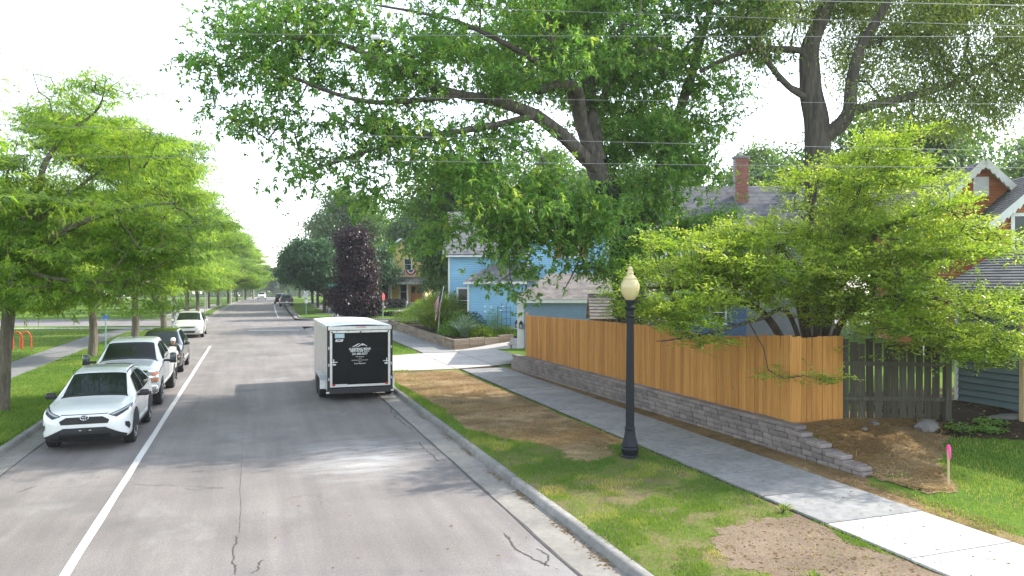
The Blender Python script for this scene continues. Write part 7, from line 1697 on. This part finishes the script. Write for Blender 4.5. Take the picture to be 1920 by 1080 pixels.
lettering('Hardscapes', 1.425, .26, .055); lettering('and', 1.37, .08, .04); lettering('Landscape Construction', 1.315, .52, .055); lettering('and', 1.262, .08, .04); lettering('Snow Removal', 1.205, .36, .06, bold=.001)
mb = MB()
for P_ in ([(-.28, 1.74), (-.17, 1.80), (-.145, 1.815), (-.06, 1.855), (0.0, 1.835), (-.06, 1.825), (-.13, 1.78), (-.22, 1.745)], [(-.16, 1.735), (-.05, 1.78), (.05, 1.85), (.10, 1.84), (.24, 1.745), (.12, 1.79), (.09, 1.80), (.06, 1.775), (.05, 1.81), (-.04, 1.755)]): mb.prism([(x, yt, z) for x, z in P_], (0, 0, 0), (0, -.002, 0))
mb.build('mountain_logo', M['print'], door)
stk = MB().box((-.66, yt, 2.11), (.3, .004, .145)).build('sticker', M['sticker'], door); o = link('lettering', text_mesh('FREE', .1, M['print'], .001, bold=.002), stk, (-.66, yt - .004, 2.11)); o.rotation_euler = (rad(90), 0, 0)
MB().prism([(-.8, yt, 1.92), (-.57, yt, 1.92), (-.54, yt, 2.0), (-.78, yt, 2.0)], (0, 0, 0), (0, -.003, 0)).build('sticker', M['print'], door)
o = link('lettering', text_mesh('CALL', .06, M['black_skin'], .001, bold=.002, shear=.2), door, (-.67, yt - .005, 1.965)); o.rotation_euler = (rad(90), 0, 0)
MB().box((-.63, yt, dz0 + .045), (.42, .003, .022)).build('web_strip', M['print'], door)
# fenders and tandem wheels
for sx in (-1, 1):
    x_in, x_out = sx * (tw / 2 - .0), sx * (tw / 2 + .19); prof = [(.62, .34), (.64, .62), (.78, .76), (2.42, .76), (2.56, .62), (2.58, .34)]
    mb = MB()
    for (ya, za), (yb, zb) in zip(prof[:-1], prof[1:]): mb.quad((x_in, ya, za), (x_out, ya, za), (x_out, yb, zb), (x_in, yb, zb))
    mb.quad(*[(x_out, y, z) for y, z in prof + [(2.5, .34), (2.46, .58), (2.36, .68), (.84, .68), (.74, .58), (.7, .34)]]); mb.build('fender', M['steel'], tr, smooth=20)
tm_ = MB().lathe([(.2, -.1), (.3, -.105), (.335, -.08), (.34, 0), (.335, .08), (.3, .105), (.2, .1)], 28, (0, 0, 0), Matrix.Rotation(rad(90), 4, 'Y')).mesh('tyre', M['tyre'], 35); hm = MB().lathe([(.205, .08), (.19, .09), (.12, .03), (.05, .05), (0, .06)], 24, (0, 0, 0), Matrix.Rotation(rad(90), 4, 'Y')).mesh('rim', M['print'], 35)
for sx in (-1, 1):
    for y in (1.16, 2.02):
        w_ = bpy.data.objects.new('wheel', None); COL.objects.link(w_); w_.parent = tr; w_.location = (sx * (tw / 2 + .075), y, .34); w_.rotation_euler = (0, 0, 0 if sx > 0 else math.pi); w_.empty_display_size = .1; link('tyre', tm_, w_); link('rim', hm, w_)
MB().box((0, tl / 2, .3), (1.4, tl - .6, .12)).build('chassis', M['blackplastic'], tr)
MB().bar((-.6, tl, .42), (0, tl + 1.3, .44), .08, .1).bar((.6, tl, .42), (0, tl + 1.3, .44), .08, .1).build('drawbar', M['blackplastic'], tr); MB().tube([(0, tl + 1.1, -.0), (0, tl + 1.1, .8)], .03, 8).build('jack', M['steel'], tr)

# --- person between the pickup and the black SUV
pm = pmat('dark_jacket', (.02, .02, .022), (.035, .034, .036), 8, .85); skinm = pmat('skin', (.42, .25, .18), (.36, .2, .14), 5, .55)
pr = thing('person', 'person in dark clothes and a white cap leaning behind the pickup tailgate', 'person', (-2.93, 32.1, 0), rad(10))
def skinned(name, verts, edges, radii, mat, parent, rootv=0, sub=2):
    me = bpy.data.meshes.new(name); me.from_pydata(verts, edges, []); me.update(); o = bpy.data.objects.new(name, me); COL.objects.link(o)
    m = o.modifiers.new('s', 'SKIN'); m.use_smooth_shade = True
    for i, r_ in enumerate(radii): me.skin_vertices[0].data[i].radius = (r_, r_) if not isinstance(r_, tuple) else r_
    me.skin_vertices[0].data[rootv].use_root = True
    s_ = o.modifiers.new('u', 'SUBSURF'); s_.levels = s_.render_levels = sub
    dg = bpy.context.evaluated_depsgraph_get(); out = bpy.data.meshes.new_from_object(o.evaluated_get(dg)); bpy.data.objects.remove(o); out.materials.clear(); out.materials.append(mat)
    out.polygons.foreach_set('use_smooth', np.ones(len(out.polygons), bool)); return link(name, out, parent)
bv = [(0, 0, .86), (0, -.05, 1.02), (0, -.14, 1.2), (0, -.19, 1.33), (0, -.22, 1.4)]; be = [(0, 1), (1, 2), (2, 3), (3, 4)]; brd = [(.16, .12), (.15, .11), (.17, .12), (.12, .1), .055]
for sx in (-1, 1):
    k = len(bv); bv += [(sx * .18, -.18, 1.31), (sx * .24, -.28, 1.08), (sx * .2, -.5, .98), (sx * .18, -.58, .97)]; be += [(3, k), (k, k + 1), (k + 1, k + 2), (k + 2, k + 3)]; brd += [.075, .055, .042, .035]
    k = len(bv); bv += [(sx * .1, .0, .82), (sx * .11, -.02, .46), (sx * .12, .04, .09), (sx * .13, -.1, .04)]; be += [(0, k), (k, k + 1), (k + 1, k + 2), (k + 2, k + 3)]; brd += [.095, .07, .05, .042]
skinned('body', bv, be, brd, pm, pr)
hv = [(0, 0, 0)]; he = []; hr = [.03]
for q in range(5):
    a = -.5 + .25 * q if q < 4 else .95; L_ = (.075, .085, .08, .065, .06)[q]; k = len(hv); bx, by = math.sin(a) * .035, -.05 if q < 4 else -.015; hv += [(bx, by, 0), (bx + math.sin(a) * L_ * .5, by - L_ * .5, -.01), (bx + math.sin(a) * L_ * .8, by - L_, -.035)]; he += [(0, k), (k, k + 1), (k + 1, k + 2)]; hr += [.011, .009, .007]
for sx in (-1, 1): o = skinned('hand', hv, he, hr, skinm, pr, 0, 1); o.location = (sx * .18, -.62, .97); o.scale = (sx, 1, 1)
hd = MB().lathe([(.045, -.14), (.06, -.11), (.078, -.06), (.085, 0), (.08, .06), (.05, .1), (0, .115)], 16, (0, 0, 0), Matrix.Translation((0, -.25, 1.52)) @ Matrix.Diagonal((.95, 1.15, 1, 1))).build('head', skinm, pr, smooth=70)
MB().lathe([(.018, -.03), (.014, .0), (.004, .025)], 6, (0, -.355, 1.515)).build('nose', skinm, hd, smooth=60); MB().box((0, -.338, 1.455), (.045, .01, .009)).build('mouth', M['redflag'], hd)
for sx in (-1, 1):
    MB().lathe([(.0, -.009), (.011, 0), (0, .009)], 8, (sx * .032, -.337, 1.535)).build('eye', M['well'], hd); MB().lathe([(.0, -.03), (.016, 0), (0, .03)], 8, (sx * .083, -.245, 1.51)).build('ear', skinm, hd)
cp = MB().lathe([(.088, .01), (.094, .03), (.09, .08), (.06, .125), (0, .14)], 18, (0, 0, 0), Matrix.Translation((0, -.25, 1.535)) @ Matrix.Diagonal((1.0, 1.18, 1, 1))).build('cap', M['print'], pr, smooth=60)
MB().prism([(.075 * math.cos(t), -.335 + .085 * math.sin(t), 1.553) for t in np.linspace(math.pi, 2 * math.pi, 9)], (0, 0, 0), (0, 0, .01)).build('peak', M['print'], cp)
MB().lathe([(.082, -.09), (.09, -.03), (.088, .012)], 16, (0, 0, 0), Matrix.Translation((0, -.235, 1.535)) @ Matrix.Diagonal((.98, 1.08, 1, 1))).build('hair', M['bark_d'], hd, smooth=60)

# ================================================================ thin summer haze
hz = MB().box((0, 325, 8), (960, 790, 62)).mesh('haze', M['well']); hz.materials.clear()
hm_ = bpy.data.materials.new('summer_haze'); hm_.use_nodes = True; hn = hm_.node_tree; hn.nodes.clear()
ho = hn.nodes.new('ShaderNodeOutputMaterial'); hv_ = hn.nodes.new('ShaderNodeVolumePrincipled')
hv_.inputs['Color'].default_value = (.93, .96, 1, 1); hv_.inputs['Density'].default_value = .00038; hv_.inputs['Anisotropy'].default_value = .35
hn.links.new(hv_.outputs[0], ho.inputs['Volume']); hz.materials.append(hm_)
tag(link('haze', hz), kind='stuff')
